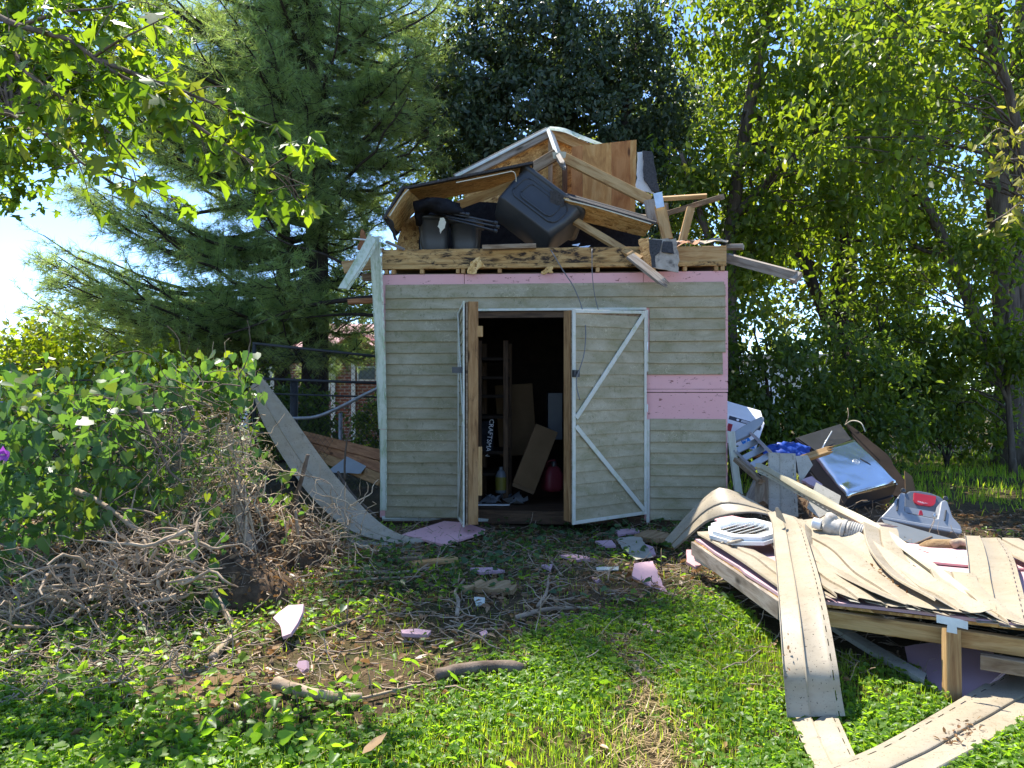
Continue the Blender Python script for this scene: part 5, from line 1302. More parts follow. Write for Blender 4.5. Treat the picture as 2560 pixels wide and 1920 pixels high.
for sx in (-1, 1):
    e0, e1 = Vector((-3.6 + sx * .82, 17.8, 2.02)), Vector((-3.6, 17.8, 2.58)); dy = Vector((0, 1.9, 0)); up = Vector((0, 0, .05))
    pyobj('roof_slope', [e0, e1, e1 + dy, e0 + dy, e0 + up, e1 + up, e1 + dy + up, e0 + dy + up], [(3, 2, 1, 0), (4, 5, 6, 7), (0, 1, 5, 4), (1, 2, 6, 5), (2, 3, 7, 6), (3, 0, 4, 7)], M_['roof_red'], gz)
wn_ = bxo('window', -3.62, -3.16, 17.95, 17.995, 1.46, 1.80, M_['paint_white'], gz); bxo('pane', -3.58, -3.2, 17.93, 17.945, 1.5, 1.77, M_['glass'], wn_)
for x in (-4.22, -3.75): bxo('corner_board', x, x + .09, 17.93, 17.99, 0, 2.04, M_['paint_white'], gz)
fh = thing('white_house', 'pale house glimpsed far off through the right-hand trees', 'house', (11, 40, 0))
bxo('wall', 7, 17, 40, 46, 0, 2.7, M_['paint_white'], fh)
bxo('roof', 6.6, 17.4, 39.5, 46.5, 2.72, 3.1, M_['felt'], fh)
for x in (8.6, 11.2, 14.5): bxo('window', x - .5, x + .5, 39.93, 39.98, .9, 2.0, M_['glass'], fh)

# ------------------------------------------------------------------ fences and pipes on the left
def nptubes(paths, radii, sides=4):
    """many tubes at once: paths (N,K,3), radii (N,K)"""
    p = np.asarray(paths, np.float32); r_ = np.asarray(radii, np.float32)
    N, K, _ = p.shape
    T = np.empty_like(p); T[:, 1:-1] = p[:, 2:] - p[:, :-2]; T[:, 0] = p[:, 1] - p[:, 0]; T[:, -1] = p[:, -1] - p[:, -2]
    T /= np.linalg.norm(T, axis=2, keepdims=True) + 1e-9
    ref = np.where(np.abs(T[..., 2:3]) > .9, np.array([1., 0, 0], np.float32), np.array([0, 0, 1.], np.float32))
    a = np.cross(T, ref); a /= np.linalg.norm(a, axis=2, keepdims=True) + 1e-9
    b_ = np.cross(T, a)
    t = np.arange(sides) * 2 * np.pi / sides
    V = p[:, :, None, :] + r_[:, :, None, None] * (a[:, :, None, :] * np.cos(t)[None, None, :, None] + b_[:, :, None, :] * np.sin(t)[None, None, :, None])
    i, k, s = np.meshgrid(np.arange(N), np.arange(K - 1), np.arange(sides), indexing='ij')
    b0 = i * K * sides + k * sides; s2 = (s + 1) % sides
    Fc = np.stack([b0 + s, b0 + s2, b0 + sides + s2, b0 + sides + s], -1).reshape(-1, 4)
    return V.reshape(-1, 3), Fc

def wiremesh(name, c00, c10, c11, c01, pitch, mat, parent, rad=.0016):
    """chain-link netting in the quad: two families of diagonal wires"""
    c00, c10, c11, c01 = (np.array(c) for c in (c00, c10, c11, c01))
    Wd = np.linalg.norm(c10 - c00); H = np.linalg.norm(c01 - c00)
    def pt(a, b_): return (c00 * (1 - a) + c10 * a) * (1 - b_) + (c01 * (1 - a) + c11 * a) * b_
    paths = []
    for sg in (1, -1):
        n = int((Wd + H) / pitch)
        for i in range(n):
            s = i * pitch
            x0, x1 = s - H, s
            f0, f1 = max(0, -x0 / H) if x0 < 0 else 0, min(1, (Wd - x0) / H)
            if f1 <= f0: continue
            q = []
            for f in (f0, f1):
                a = (x0 + f * H) / Wd; q.append(pt(a if sg > 0 else 1 - a, f))
            paths.append(np.linspace(q[0], q[1], 3))
    V, Fc = nptubes(np.array(paths), np.full((len(paths), 3), rad), 3)
    return npobj(name, V, Fc, mat, parent)

kn = thing('kennel_fence', 'dark pipe-framed chain-link panels between the pine and the shed', 'fence', P(790, 1150, 9.6))
tubeobj('top_pipe', [P(632, 858, 9.6), P(800, 876, 9.5), P(952, 892, 9.4)], .018, M_['rail_dark'], kn)
tubeobj('middle_pipe', [P(632, 946, 9.6), P(952, 958, 9.4)], .018, M_['rail_dark'], kn)
tubeobj('lower_pipe', [P(632, 983, 9.6), P(952, 993, 9.4)], .012, M_['rail_dark'], kn)
for u in (636, 735, 952):
    tubeobj('post', [P(u, 1215, 9.6 if u < 900 else 9.4), P(u, 860 if u < 700 else (950 if u < 900 else 890), 9.6 if u < 900 else 9.4)], .024 if u != 735 else .05, M_['rail_dark'], kn)
wiremesh('wire_mesh', P(636, 1210, 9.6), P(950, 1215, 9.4), P(950, 895, 9.4), P(636, 862, 9.6), .075, M_['rail_dark'], kn, .0022)
bf = thing('back_fence', 'grey chain-link fence with a steel post behind the timber stack', 'fence', P(850, 1180, 8.6))
tubeobj('post', [P(851, 1245, 8.6), P(851, 1032, 8.6)], .022, M_['rail'], bf)
tubeobj('top_rail', crom([P(728, 1046, 8.7), P(790, 1042, 8.6), P(850, 1018, 8.5), P(905, 990, 8.4), P(955, 966, 8.3)], 20), .02, M_['rail'], bf)
wiremesh('wire_mesh', P(728, 1230, 8.8), P(955, 1240, 8.4), P(955, 985, 8.4), P(728, 1048, 8.8), .065, M_['rail_dark'], bf, .0018)
ff = thing('bent_fence', 'bent chain-link fence rail smothered in vines on the left', 'fence', P(240, 1300, 5.2))
tubeobj('top_rail', crom([P(-80, 1004, 5.4), P(60, 1014, 5.25), P(190, 1024, 5.15), P(300, 1030, 5.1), P(400, 1030, 5.15), P(482, 1020, 5.2)], 22), .02, M_['rail'], ff)
tubeobj('rail_sleeve', [P(150, 1021, 5.17), P(200, 1025, 5.14)], .023, M_['galv'], ff)
tubeobj('post', [P(425, 1250, 5.3), P(445, 1130, 5.25), P(482, 1025, 5.2)], .026, M_['rail'], ff)
tubeobj('post', [P(-60, 1400, 5.3), P(-55, 1005, 5.35)], .028, M_['rail'], ff)
wiremesh('wire_mesh', P(-60, 1400, 5.3), P(425, 1330, 5.3), P(470, 1035, 5.2), P(-60, 1012, 5.35), .06, M_['rail'], ff, .0016)
rfn = thing('far_fence', 'chain-link fence under the hedge at the back right', 'fence', P(2480, 1150, 14))
for u in (2160, 2330, 2487, 2640): tubeobj('post', [P(u, 1150, 14), P(u, 1028, 14)], .028, M_['rail'], rfn)
tubeobj('top_rail', [P(2160, 1030, 14), P(2640, 1030, 14)], .018, M_['rail'], rfn)
wiremesh('wire_mesh', P(2160, 1148, 14), P(2640, 1148, 14), P(2640, 1032, 14), P(2160, 1032, 14), .07, M_['rail'], rfn, .002)

# ------------------------------------------------------------------ timber stack, hanging siding
for i, (a, b_, wd, m, lab) in enumerate((((745, 1086, 9.4), (960, 1141, 7.75), .11, 'wood_red', 'topmost reddish board of the stack left of the shed'),
                                         ((760, 1104, 9.3), (960, 1172, 7.65), .10, 'wood_red', 'second reddish board of the stack left of the shed'),
                                         ((770, 1128, 9.2), (960, 1204, 7.55), .12, 'door_wood', 'lowest wide board of the stack left of the shed'))):
    tag(board('stacked_board', P(*a), P(*b_), wd, .05 if i < 2 else .09, M_[m], None, n=(-.45, -.8, .4), seed=i), lab, 'board', 'boards stacked beside the shed')
o = plate('grey_sheet', [P(815, 1180, 8.2), P(880, 1130, 8.3), P(920, 1165, 7.9), P(900, 1182, 7.8)], .004, M_['grey_plastic'], None, rag=.004, step=.08); tag(o, 'thin grey sheet lying across the stacked boards', 'sheet')
tag(strip('vinyl_siding', [P(626, 965, 6.6), P(655, 1050, 6.55), P(705, 1140, 6.5), P(772, 1235, 6.4), P(842, 1302, 6.3), P(905, 1338, 6.2), P(1000, 1360, 6.2)],
          [P(655, 944, 6.7), P(722, 1030, 6.65), P(800, 1140, 6.6), P(858, 1212, 6.5), P(930, 1290, 6.4), P(995, 1334, 6.3), P(1075, 1352, 6.3)], M_['siding'], hem=None, side=-1, wob=.004), 'long siding length leaning from the thicket down to the ground by the shed', 'siding')
o = plate('vinyl_siding', [G(825, 1322, .05), G(880, 1325, .04), G(960, 1352, .02), G(1045, 1375, .02), G(1010, 1392, .01), G(900, 1372, .02)], .004, M_['siding_grey'], None, rag=.006, step=.1); tag(o, 'grey siding piece on the ground below the leaning length', 'siding')
o = plate('vinyl_siding', [G(1540, 1345, .03), G(1600, 1338, .06), G(1634, 1395, .03), G(1590, 1398, .02), G(1556, 1372, .02)], .004, M_['siding_grey'], None, rag=.006, step=.06); tag(o, 'torn grooved siding piece on the ground by the right door', 'siding')
o = plate('black_pot', [P(716, 1385, 5.7), P(728, 1360, 5.75), P(752, 1356, 5.75), P(780, 1374, 5.7), P(762, 1390, 5.68)], .08, M_['black_plastic'], None); tag(o, 'crushed black plastic pot among the ground ivy', 'pot')
o = thing('vine_stump', 'short dead trunk wrapped in dry vine stems left of the shed', 'stump', G(625, 1440))
b0 = G(628, 1442)
tubeobj('trunk', crom([b0, P(620, 1380, 5.2), P(605, 1310, 5.25), P(595, 1240, 5.3), P(590, 1180, 5.35)], 18), [.06, .055, .05, .05, .048, .05, .046, .045, .045, .042, .04, .04, .038, .036, .034, .03, .026, .02], M_['twig'], o, 10)
r = random.Random(3)
for i in range(9):
    ph = r.uniform(0, 6.28); sp = r.uniform(2, 5) * r.choice((-1, 1)); pts = []
    for k in range(14):
        f = k / 13; c = b0.lerp(P(592, 1200, 5.33), f)
        pts.append(c + Vector((math.cos(ph + sp * f), math.sin(ph + sp * f), 0)) * (.06 - .025 * f + r.uniform(0, .012)))
    tubeobj('vine_stem', pts, r.uniform(.006, .012), M_['vine'], o, 6)

# ------------------------------------------------------------------ brush pile and dead vine tangle
def walk(n, K, start, dirn, step, wig, droop=0.0):
    """n random curves: start (n,3), dirn (n,3)"""
    p = np.zeros((n, K, 3), np.float32); p[:, 0] = start
    d = dirn / np.linalg.norm(dirn, axis=1, keepdims=True)
    for k in range(1, K):
        d = d + RNG.normal(0, wig, (n, 3)); d[:, 2] -= droop
        d /= np.linalg.norm(d, axis=1, keepdims=True)
        p[:, k] = p[:, k - 1] + d * np.asarray(step).reshape(-1, 1)
    return p
def px(us, vs, ds):
    us, vs, ds = (np.asarray(a, np.float32) for a in (us, vs, ds))
    return np.stack([(us - CX) / FPX * ds, ds, EH - (vs - HV) / FPX * ds], -1)
def U(a, b_, n): return RNG.uniform(a, b_, n)

# roots and twigs of the brush pile at the lower left: a mass nobody could count
n = 950
us = U(-60, 500, n); f = U(0, 1, n)
vs = 1600 - us * .38 + U(-120, 110, n); ds = 4.35 + U(-.45, .5, n)
st = px(us, vs, ds); st[:, 2] = np.maximum(st[:, 2], .03)
dr = np.stack([U(-.9, 1, n), U(-.5, .4, n), U(-.35, .45, n)], -1)
p = walk(n, 9, st, dr, U(.02, .06, n), .33)
p[..., 2] = np.maximum(p[..., 2], .01)
rad = (.0022 + .013 * U(0, 1, n) ** 4)[:, None] * np.linspace(1, .35, 9)[None]
V1 = nptubes(p, rad, 5)
n = 520
us = U(-20, 560, n); vs = U(1500, 1760, n); ds = np.minimum(EH * FPX / (vs - HV) + U(-.1, .35, n), 4.6)
st = px(us, vs, ds); st[:, 2] = np.maximum(st[:, 2], .02)
p = walk(n, 9, st, np.stack([U(-.8, .8, n), U(-.6, .3, n), U(-.9, .2, n)], -1), U(.02, .045, n), .4); p[..., 2] = np.maximum(p[..., 2], .008)
V2 = nptubes(p, U(.002, .006, n)[:, None] * np.linspace(1, .3, 9)[None], 4)
V, Fc = merge([V1, V2])
tag(npobj('brush_heap', V, Fc, M_['twig'], smooth=True), 'grey-brown heap of pulled roots and twigs at the lower left', 'brush', kind='stuff')
# dead vine tangle over the fence end
n = 430
th = U(0, 6.28, n); rr = np.sqrt(U(0, 1, n))
us = 535 + np.cos(th) * rr * 115 + 55 * np.sin(th) * rr; vs = 1165 + np.sin(th) * rr * 190; ds = 5.35 + U(-.4, .5, n)
p = walk(n, 10, px(us, vs, ds), rnd(n) * np.array([1, .6, .9], np.float32), U(.02, .055, n), .42, .04)
p[..., 2] = np.maximum(p[..., 2], .01)
V1 = nptubes(p, U(.0018, .006, n)[:, None] * np.linspace(1, .5, 10)[None], 4)
n = 300
us = U(430, 900, n); vs = 1330 + U(-70, 60, n) ; ds = 5.6 + U(-.4, .5, n)
p = walk(n, 9, px(us, vs, ds), rnd(n) * np.array([1, .7, .6], np.float32), U(.02, .05, n), .38, .03); p[..., 2] = np.maximum(p[..., 2], .008)
V2 = nptubes(p, U(.0018, .006, n)[:, None] * np.linspace(1, .5, 9)[None], 4)
V, Fc = merge([V1, V2])
tag(npobj('dead_vines', V, Fc, M_['vine'], smooth=True), 'tangle of dry vine stems over the broken fence end', 'vines', kind='stuff')
mound('brush_mound', -2.25, 4.75, 1.0, .5, .36, M_['soil_bark'], 'dark mould heaped under the brush pile', 'mould', 5, rough=.1)
mound('brush_mound', -2.1, 5.75, .9, .55, .40, M_['soil_bark'], 'dark mould heaped under the dry vines', 'mould', 6, rough=.1)

# single branches one can follow with the eye
def branch(label, pts, r0, r1, mat='twig', name='dead_branch', K=14, group=None, side_twigs=0, seed=0):
    pts = crom(pts, K); rr = random.Random(seed + len(label))
    rads = [(r0 + (r1 - r0) * i / (K - 1)) * rr.uniform(.88, 1.12) for i in range(K)]
    V, Fc = tube(pts, rads, 7)
    for q in range(side_twigs):
        i = rr.randrange(2, K - 2); d = Vector((rr.uniform(-1, 1), rr.uniform(-.6, .6), rr.uniform(-.1, .8))).normalized()
        L = rr.uniform(.08, .22); a = pts[i]
        tube([a, a + d * L * .5 + Vector((0, 0, rr.uniform(-.02, .02))), a + d * L], [rads[i] * .5, rads[i] * .4, rads[i] * .15], 5, V, Fc)
    return tag(pyobj(name, V, Fc, M_[mat], smooth=True), label, 'branch', group)
branch('bare grey branch arching from the brush pile down to the foam shard', [P(395, 1375, 4.6), P(450, 1420, 4.5), P(510, 1460, 4.4), P(545, 1500, 4.3), P(570, 1545, 4.2), P(592, 1600, 3.9), P(600, 1650, 3.6)], .022, .010)
branch('long bare branch slanting over the brush pile under the heart leaves', [P(180, 1225, 4.7), P(240, 1250, 4.6), P(310, 1300, 4.5), P(370, 1350, 4.45), P(420, 1385, 4.4)], .020, .008, side_twigs=4)
branch('dark branch slanting through the vines below the fence rail', [P(345, 1018, 4.9), P(375, 1085, 4.85), P(410, 1150, 4.8), P(425, 1180, 4.8), P(455, 1205, 4.8)], .014, .007, 'twig_dark', side_twigs=2)
branch('pale branch lying lengthwise on the brush pile', [P(0, 1545, 4.3), P(120, 1500, 4.3), P(230, 1450, 4.35), P(320, 1400, 4.4), P(390, 1362, 4.5)], .018, .010, side_twigs=6)
branch('thick grey branch along the foot of the brush pile', [P(-20, 1610, 4.1), P(100, 1560, 4.15), P(210, 1500, 4.2), P(330, 1440, 4.25), P(400, 1420, 4.3)], .024, .014, side_twigs=5)
branch('upright dark branch prop in front of the brush pile', [P(320, 1420, 4.4), P(345, 1500, 4.2), P(370, 1570, 3.95), P(386, 1632, 3.65)], .012, .008, 'twig_dark')
branch('second thin upright prop in front of the brush pile', [P(318, 1450, 4.35), P(345, 1520, 4.1), P(365, 1580, 3.85), P(378, 1620, 3.7)], .008, .005)
branch('broken dark stick standing up against the leaning siding', [P(728, 1290, 5.9), P(745, 1230, 5.85), P(770, 1137, 5.8)], .022, .014, 'twig_dark')
branch('slender twig arching over the leaning siding', [P(690, 1160, 5.9), P(720, 1185, 5.8), P(770, 1190, 5.75), P(820, 1205, 5.7), P(845, 1240, 5.7)], .006, .003, side_twigs=7)
branch('thin twig rising beside the stacked boards', [P(862, 1200, 7.5), P(862, 1150, 7.5), P(868, 1100, 7.5), P(880, 1058, 7.5)], .012, .006, 'twig_dark')
branch('dark stick leaning below the stacked boards', [P(845, 1180, 7.2), P(880, 1235, 7.0), P(940, 1290, 6.8)], .014, .01, 'twig_dark')
branch('white-topped snag stub standing among the ground ivy', [G(752, 1400, .0), P(745, 1340, 5.55), P(738, 1275, 5.55)], .016, .012)
branch('thin horizontal twig across the ground ivy by the black pot', [P(690, 1358, 5.5), P(760, 1358, 5.45), P(830, 1346, 5.45), P(895, 1340, 5.45)], .006, .004)

# ------------------------------------------------------------------ trees
def clumps(blobs, shell=.55):
    """clump centres in a union of ellipsoids: blobs (cx,cy,cz,rx,ry,rz,count); more of them towards the skin"""
    out, nor = [], []
    for (cx, cy, cz, rx, ry, rz, k) in blobs:
        d = rnd(k); d /= np.linalg.norm(d, axis=1, keepdims=True)
        r_ = RNG.uniform(shell ** 2, 1, (k, 1)) ** .5 * RNG.uniform(.85, 1.12, (k, 1))
        out.append(np.array([cx, cy, cz]) + d * r_ * np.array([rx, ry, rz])); nor.append(d)
    return np.concatenate(out).astype(np.float32), np.concatenate(nor).astype(np.float32)

def foliage(blobs, per, size, tmpl, spread, droop=.35, face=.4, shell=.55, vary=.35):
    """leaves in loose sprays round clump centres; face: how far leaves turn outwards instead of up"""
    c, nr = clumps(blobs, shell)
    k = len(c)
    axis = nr * .8 + rnd(k, .5); axis[:, 2] -= droop; axis /= np.linalg.norm(axis, axis=1, keepdims=True)
    t = RNG.uniform(-1, 1, (k, per, 1)); sc = RNG.uniform(.6, 1.4, (k, 1, 1))
    pos = c[:, None] + axis[:, None] * t * spread * sc + RNG.normal(0, spread * .42, (k, per, 3)) * sc
    m = k * per
    pos = pos.reshape(m, 3)
    d = np.repeat(axis, per, 0) * .5 + rnd(m, .7); d[:, 2] -= droop
    nn = np.repeat(nr, per, 0) * face + rnd(m, .45); nn[:, 2] += 1 - face
    sz = size * RNG.uniform(1 - vary, 1 + vary, m)
    return leafset(pos, d, nn, sz, *tmpl), c

def limbs_to(trunk_pts, targets, r0, r1, K=7, sag=.15):
    tp = np.array([tuple(p) for p in trunk_pts], np.float32)
    out = []
    for c in targets:
        low = tp[tp[:, 2] < c[2] - .2] if (tp[:, 2] < c[2] - .2).any() else tp[:1]
        a = low[np.argmin(np.linalg.norm(low - c, axis=1))]
        f = np.linspace(0, 1, K)[:, None]
        q = a * (1 - f) + c * f + RNG.normal(0, .06, (K, 3)) * np.sin(np.pi * f); q[:, 2] += sag * np.sin(np.pi * f[:, 0])
        q[0] = a; out.append(q)
    return nptubes(np.array(out), np.linspace(r0, r1, K)[None].repeat(len(out), 0) * RNG.uniform(.7, 1.2, (len(out), 1)), 5)

def tree(name, label, trunks, blobs, per, size, tmpl, leaf, spread, bark='bark', droop=.35, face=.4, shell=.55, nlimb=40, limb_r=.04, group=None, cat='tree'):
    """trunks: list of (points, radius bottom, radius top)"""
    base_p = Vector(trunks[0][0][0])
    t = thing(name, label, cat, base_p, group)
    allp = []
    for (pts, ra, rb) in trunks:
        q = crom(pts, 16); allp += q
        V, Fc = tube(q, [ra + (rb - ra) * i / 15 + (ra * .35 if i == 0 else 0) for i in range(16)], 12)
        pyobj('trunk', V, Fc, M_[bark], t, smooth=True)
    (V, Fc), c = foliage(blobs, per, size, tmpl, spread, droop, face, shell)
    npobj('crown', V, Fc, M_[leaf], t)
    if nlimb:
        sel = c[RNG.choice(len(c), min(nlimb, len(c)), replace=False)]
        Vb, Fb = limbs_to(allp, sel, limb_r, .006)
        npobj('limbs', Vb, Fb, M_[bark], t, smooth=True)
    return t

S = LEAF_SIMPLE; O = LEAF_OVAL
# ivy-smothered tree right behind the shed
tree('ivy_covered_tree', 'dense dark tree smothered in ivy directly behind the shed', [([(.7, 12.9, 0), (.75, 12.9, 3), (.8, 12.9, 6), (.85, 12.9, 8)], .28, .14), ([(.72, 12.9, 2), (1.6, 12.8, 4.5), (2.1, 12.8, 7)], .16, .07)],
     [(.25, 12.7, 4.9, 1.45, 1.1, 2.6, 150), (1.7, 12.7, 4.7, 1.35, 1.1, 2.9, 150), (-.75, 12.9, 6.2, .85, .9, 1.7, 90), (2.45, 12.9, 6.2, .75, .9, 1.7, 70), (.7, 12.7, 7.2, 1.7, 1.1, 1.1, 110), (.9, 12.2, 3.2, 2.0, .8, 1.4, 90), (.9, 12.3, 5.4, 1.7, .7, 2.4, 110)],
     80, .092, O, 'leaf_ivy', .23, 'bark_dark', droop=.5, face=.75, nlimb=60)
# paler tree between pine and ivy
tree('slender_tree', 'pale sunlit young tree between the pine and the ivy tree', [([(-1.6, 16, 0), (-1.7, 16, 4), (-1.5, 16, 8)], .10, .04)],
     [(-1.7, 16, 5.6, 1.0, 1, 2.4, 110), (-2.3, 16, 7.8, 1.2, 1, 1.4, 70), (-1.3, 16, 3.4, .7, .8, 1.2, 40)], 34, .11, S, 'leaf_far', .26, nlimb=40)
# right-hand trees
tree('box_elder', 'leafy box elder leaning beside the shed on its right', [([(3.35, 11.3, 0), (3.15, 11.2, 2.6), (3.3, 11.1, 4.6), (3.85, 11, 7.6)], .13, .07), ([(3.2, 11.2, 2.4), (2.75, 11, 3.6), (2.4, 10.9, 4.6)], .06, .03), ([(3.25, 11.1, 3.8), (4.2, 10.8, 4.8), (5.2, 10.6, 5.6)], .06, .02)],
     [(3.9, 10.8, 5.9, 1.3, 1.2, 1.2, 70), (4.9, 10.9, 5.0, 1.3, 1.2, 1.2, 70), (4.1, 10.8, 3.9, 1.2, 1.1, .8, 52), (3.2, 11.2, 6.8, 1.0, 1, .9, 36), (5.5, 11.2, 6.5, 1.2, 1.2, 1.1, 60), (3.3, 11, 3.0, .9, .9, .7, 34), (2.7, 11.3, 4.4, .6, .7, .8, 26)],
     46, .110, O, 'leaf_elder', .30, droop=.55, face=.45, shell=.3, nlimb=60, limb_r=.025)
tree('double_trunk_tree', 'big double-trunked tree at the right edge of the yard', [([(8.15, 12.6, 0), (8.1, 12.6, 2.5), (7.95, 12.6, 4.6), (7.8, 12.6, 8.2)], .21, .15), ([(8.5, 13, 0), (8.55, 13, 3), (8.45, 13, 5.5), (8.7, 13, 8.5)], .16, .11), ([(7.95, 12.7, 1.3), (7.75, 12.8, 2.4), (7.3, 12.9, 3.6), (6.9, 13, 4.6), (6.3, 13, 5.6)], .13, .06)],
     [(7.2, 12.4, 6.9, 1.9, 1.4, 1.3, 70), (6.2, 13, 5.5, 1.4, 1.2, 1.1, 56), (8.6, 12.2, 5.9, 1.1, 1.2, 1.0, 36), (6.6, 12.6, 8.0, 1.9, 1.3, .8, 46), (9.2, 12.6, 7.2, 1.2, 1.2, 1.2, 40), (7.3, 13.6, 4.1, 1.1, .8, .8, 30)],
     46, .110, O, 'leaf_elder', .32, droop=.45, face=.4, shell=.3, nlimb=50, limb_r=.04)
tree('forked_tree', 'dark-stemmed forked tree in the middle of the right-hand trees', [([(6.15, 14.2, 0), (6.1, 14.2, 1.6), (6.05, 14.2, 3.2), (6.3, 14.2, 6.5)], .20, .10), ([(6.1, 14.2, 1.5), (5.75, 14.1, 2.6), (5.2, 14, 3.9), (4.8, 14, 5.5)], .13, .06)],
     [(5.2, 14.6, 4.6, 1.5, 1.2, 1.4, 60), (6.9, 14.6, 4.3, 1.4, 1.2, 1.3, 56), (6, 14.6, 6.6, 2.2, 1.4, 1.3, 70), (4.4, 14.8, 6.8, 1.4, 1.2, 1.2, 46), (7.6, 14.8, 2.9, 1.0, 1, .8, 30)],
     46, .110, O, 'leaf_elder', .32, 'bark_dark', droop=.4, shell=.3, nlimb=60, limb_r=.04)
for i, (x, y, h, lab) in enumerate(((3.6, 18.5, 9.6, 'tall backlit tree behind the box elder'), (8.2, 19, 9.8, 'tall backlit tree behind the forked tree'), (12.2, 18, 9.5, 'tall backlit tree behind the double trunk'), (5.9, 22, 11.5, 'farthest tall tree between the two backlit trees'))):
    tree('backdrop_tree', lab, [([(x, y, 0), (x + .2, y, h * .5), (x - .1, y, h)], .18, .05)],
         [(x, y, h * .75, 2.2, 1.6, h * .22, 70), (x - 1.4, y, h * .52, 1.6, 1.3, h * .17, 46), (x + 1.4, y, h * .5, 1.6, 1.3, h * .17, 46), (x, y - .5, h * .32, 1.8, 1.2, h * .12, 36)], 34, .17, S, 'leaf_far', .42, droop=.3, shell=.25, nlimb=40, limb_r=.05)
# understorey
for (x, y, h, w_, k, lab, lf) in ((3.3, 10.2, 2.3, .95, 80, 'dark leafy shrub close behind the junk heap', 'leaf_shrub'), (4.6, 10.5, 2.1, 1.0, 80, 'tall dark shrub behind the grill', 'leaf_shrub'), (5.6, 11.6, 2.7, 1.1, 80, 'dense shrub under the forked tree', 'leaf_shrub'),
                                  (7.0, 12.4, 2.0, 1.0, 60, 'loose shrub before the far fence', 'leaf_elder'), (8.3, 14.9, 1.9, 1.1, 50, 'hedge bush on the far fence by the double trunk', 'leaf_shrub'), (10.2, 14.6, 2.3, 1.2, 50, 'hedge bush at the far right of the fence', 'leaf_shrub'),
                                  (6.6, 15.2, 1.9, 1.1, 50, 'hedge bush on the far fence behind the forked tree', 'leaf_shrub'), (2.6, 11.6, 2.4, .7, 50, 'narrow shrub at the back corner of the shed', 'leaf_shrub'), (9.4, 11.3, 1.5, .7, 30, 'low shrub at the foot of the double trunk', 'leaf_shrub')):
    tree('shrub', lab, [([(x, y, 0), (x + .1, y, h * .5), (x - .1, y, h * .9)], .035, .012), ([(x, y, .1), (x - .3, y, h * .5), (x - .5, y, h * .8)], .025, .01)],
         [(x, y, h * .62, w_, w_ * .75, h * .42, k), (x - w_ * .4, y, h * .35, w_ * .6, w_ * .5, h * .28, k // 3), (x + w_ * .5, y, h * .35, w_ * .6, w_ * .5, h * .28, k // 3)], 40, .088, O, lf, .19, 'bark_dark', droop=.45, shell=.35, nlimb=24, limb_r=.014, cat='shrub', group='shrubs at the back of the yard')
# left: sunny bush, dark bushes, far trees
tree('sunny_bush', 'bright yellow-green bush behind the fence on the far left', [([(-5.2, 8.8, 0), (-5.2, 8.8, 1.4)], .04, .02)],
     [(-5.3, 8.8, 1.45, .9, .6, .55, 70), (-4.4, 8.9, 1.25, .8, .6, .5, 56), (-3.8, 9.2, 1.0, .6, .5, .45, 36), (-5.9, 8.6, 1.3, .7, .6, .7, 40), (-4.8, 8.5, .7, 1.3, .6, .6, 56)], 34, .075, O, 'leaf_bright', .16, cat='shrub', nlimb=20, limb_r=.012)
for (x, y, h, w_, lab) in ((-3.6, 10.6, 1.75, .9, 'dark bush under the pine left of the kennel fence'), (-5.4, 11.5, 1.9, 1.2, 'dark bush between the sunny bush and the brick house'), (-2.1, 12.6, 1.3, .5, 'low green bush seen through the kennel fence'), (-2.75, 10.4, 1.5, .45, 'slim bush just behind the kennel fence')):
    tree('shaded_bush', lab, [([(x, y, 0), (x, y, h * .6)], .03, .012)], [(x, y, h * .5, w_, .6, h * .42, 60)], 34, .075, O, 'leaf_shrub', .17, cat='shrub', nlimb=14, limb_r=.012, group='dark bushes under the pine')
for (x, y, h, lab) in ((-27, 46, 6.6, 'far round tree at the left edge under the sky'), (-22, 47, 5.6, 'second far tree, right of the far round one'), (-16, 44, 6.0, 'far tree behind the brick house roof'), (-9.5, 40, 7.5, 'far tree behind the pine'), (-30, 40, 5.0, 'far bush at the very left')):
    tree('far_tree', lab, [([(x, y, 0), (x, y, h * .7)], .22, .08)], [(x, y, h * .62, h * .42, h * .36, h * .36, 60), (x - h * .3, y, h * .4, h * .3, h * .3, h * .25, 30)], 26, .34, S, 'leaf_far', .7, nlimb=12, limb_r=.08)
# continuous far wood
bl = [(x, 52 + RNG.uniform(-4, 6), RNG.uniform(2.2, 3.4), 4.5, 2.5, RNG.uniform(3, 4.6), 26) for x in np.arange(-55, 66, 5.5) if not -30 < x < -12]
bl += [(x, 52, 1.2, 4.5, 2.5, 2.4, 26) for x in np.arange(-32, -8, 5.5)]
(V, Fc), _ = foliage(bl, 26, .55, S, 1.1, .2, .5, .5)
tag(npobj('far_wood', V, Fc, M_['leaf_far']), 'distant wood closing the view behind the gardens', 'wood', kind='stuff')

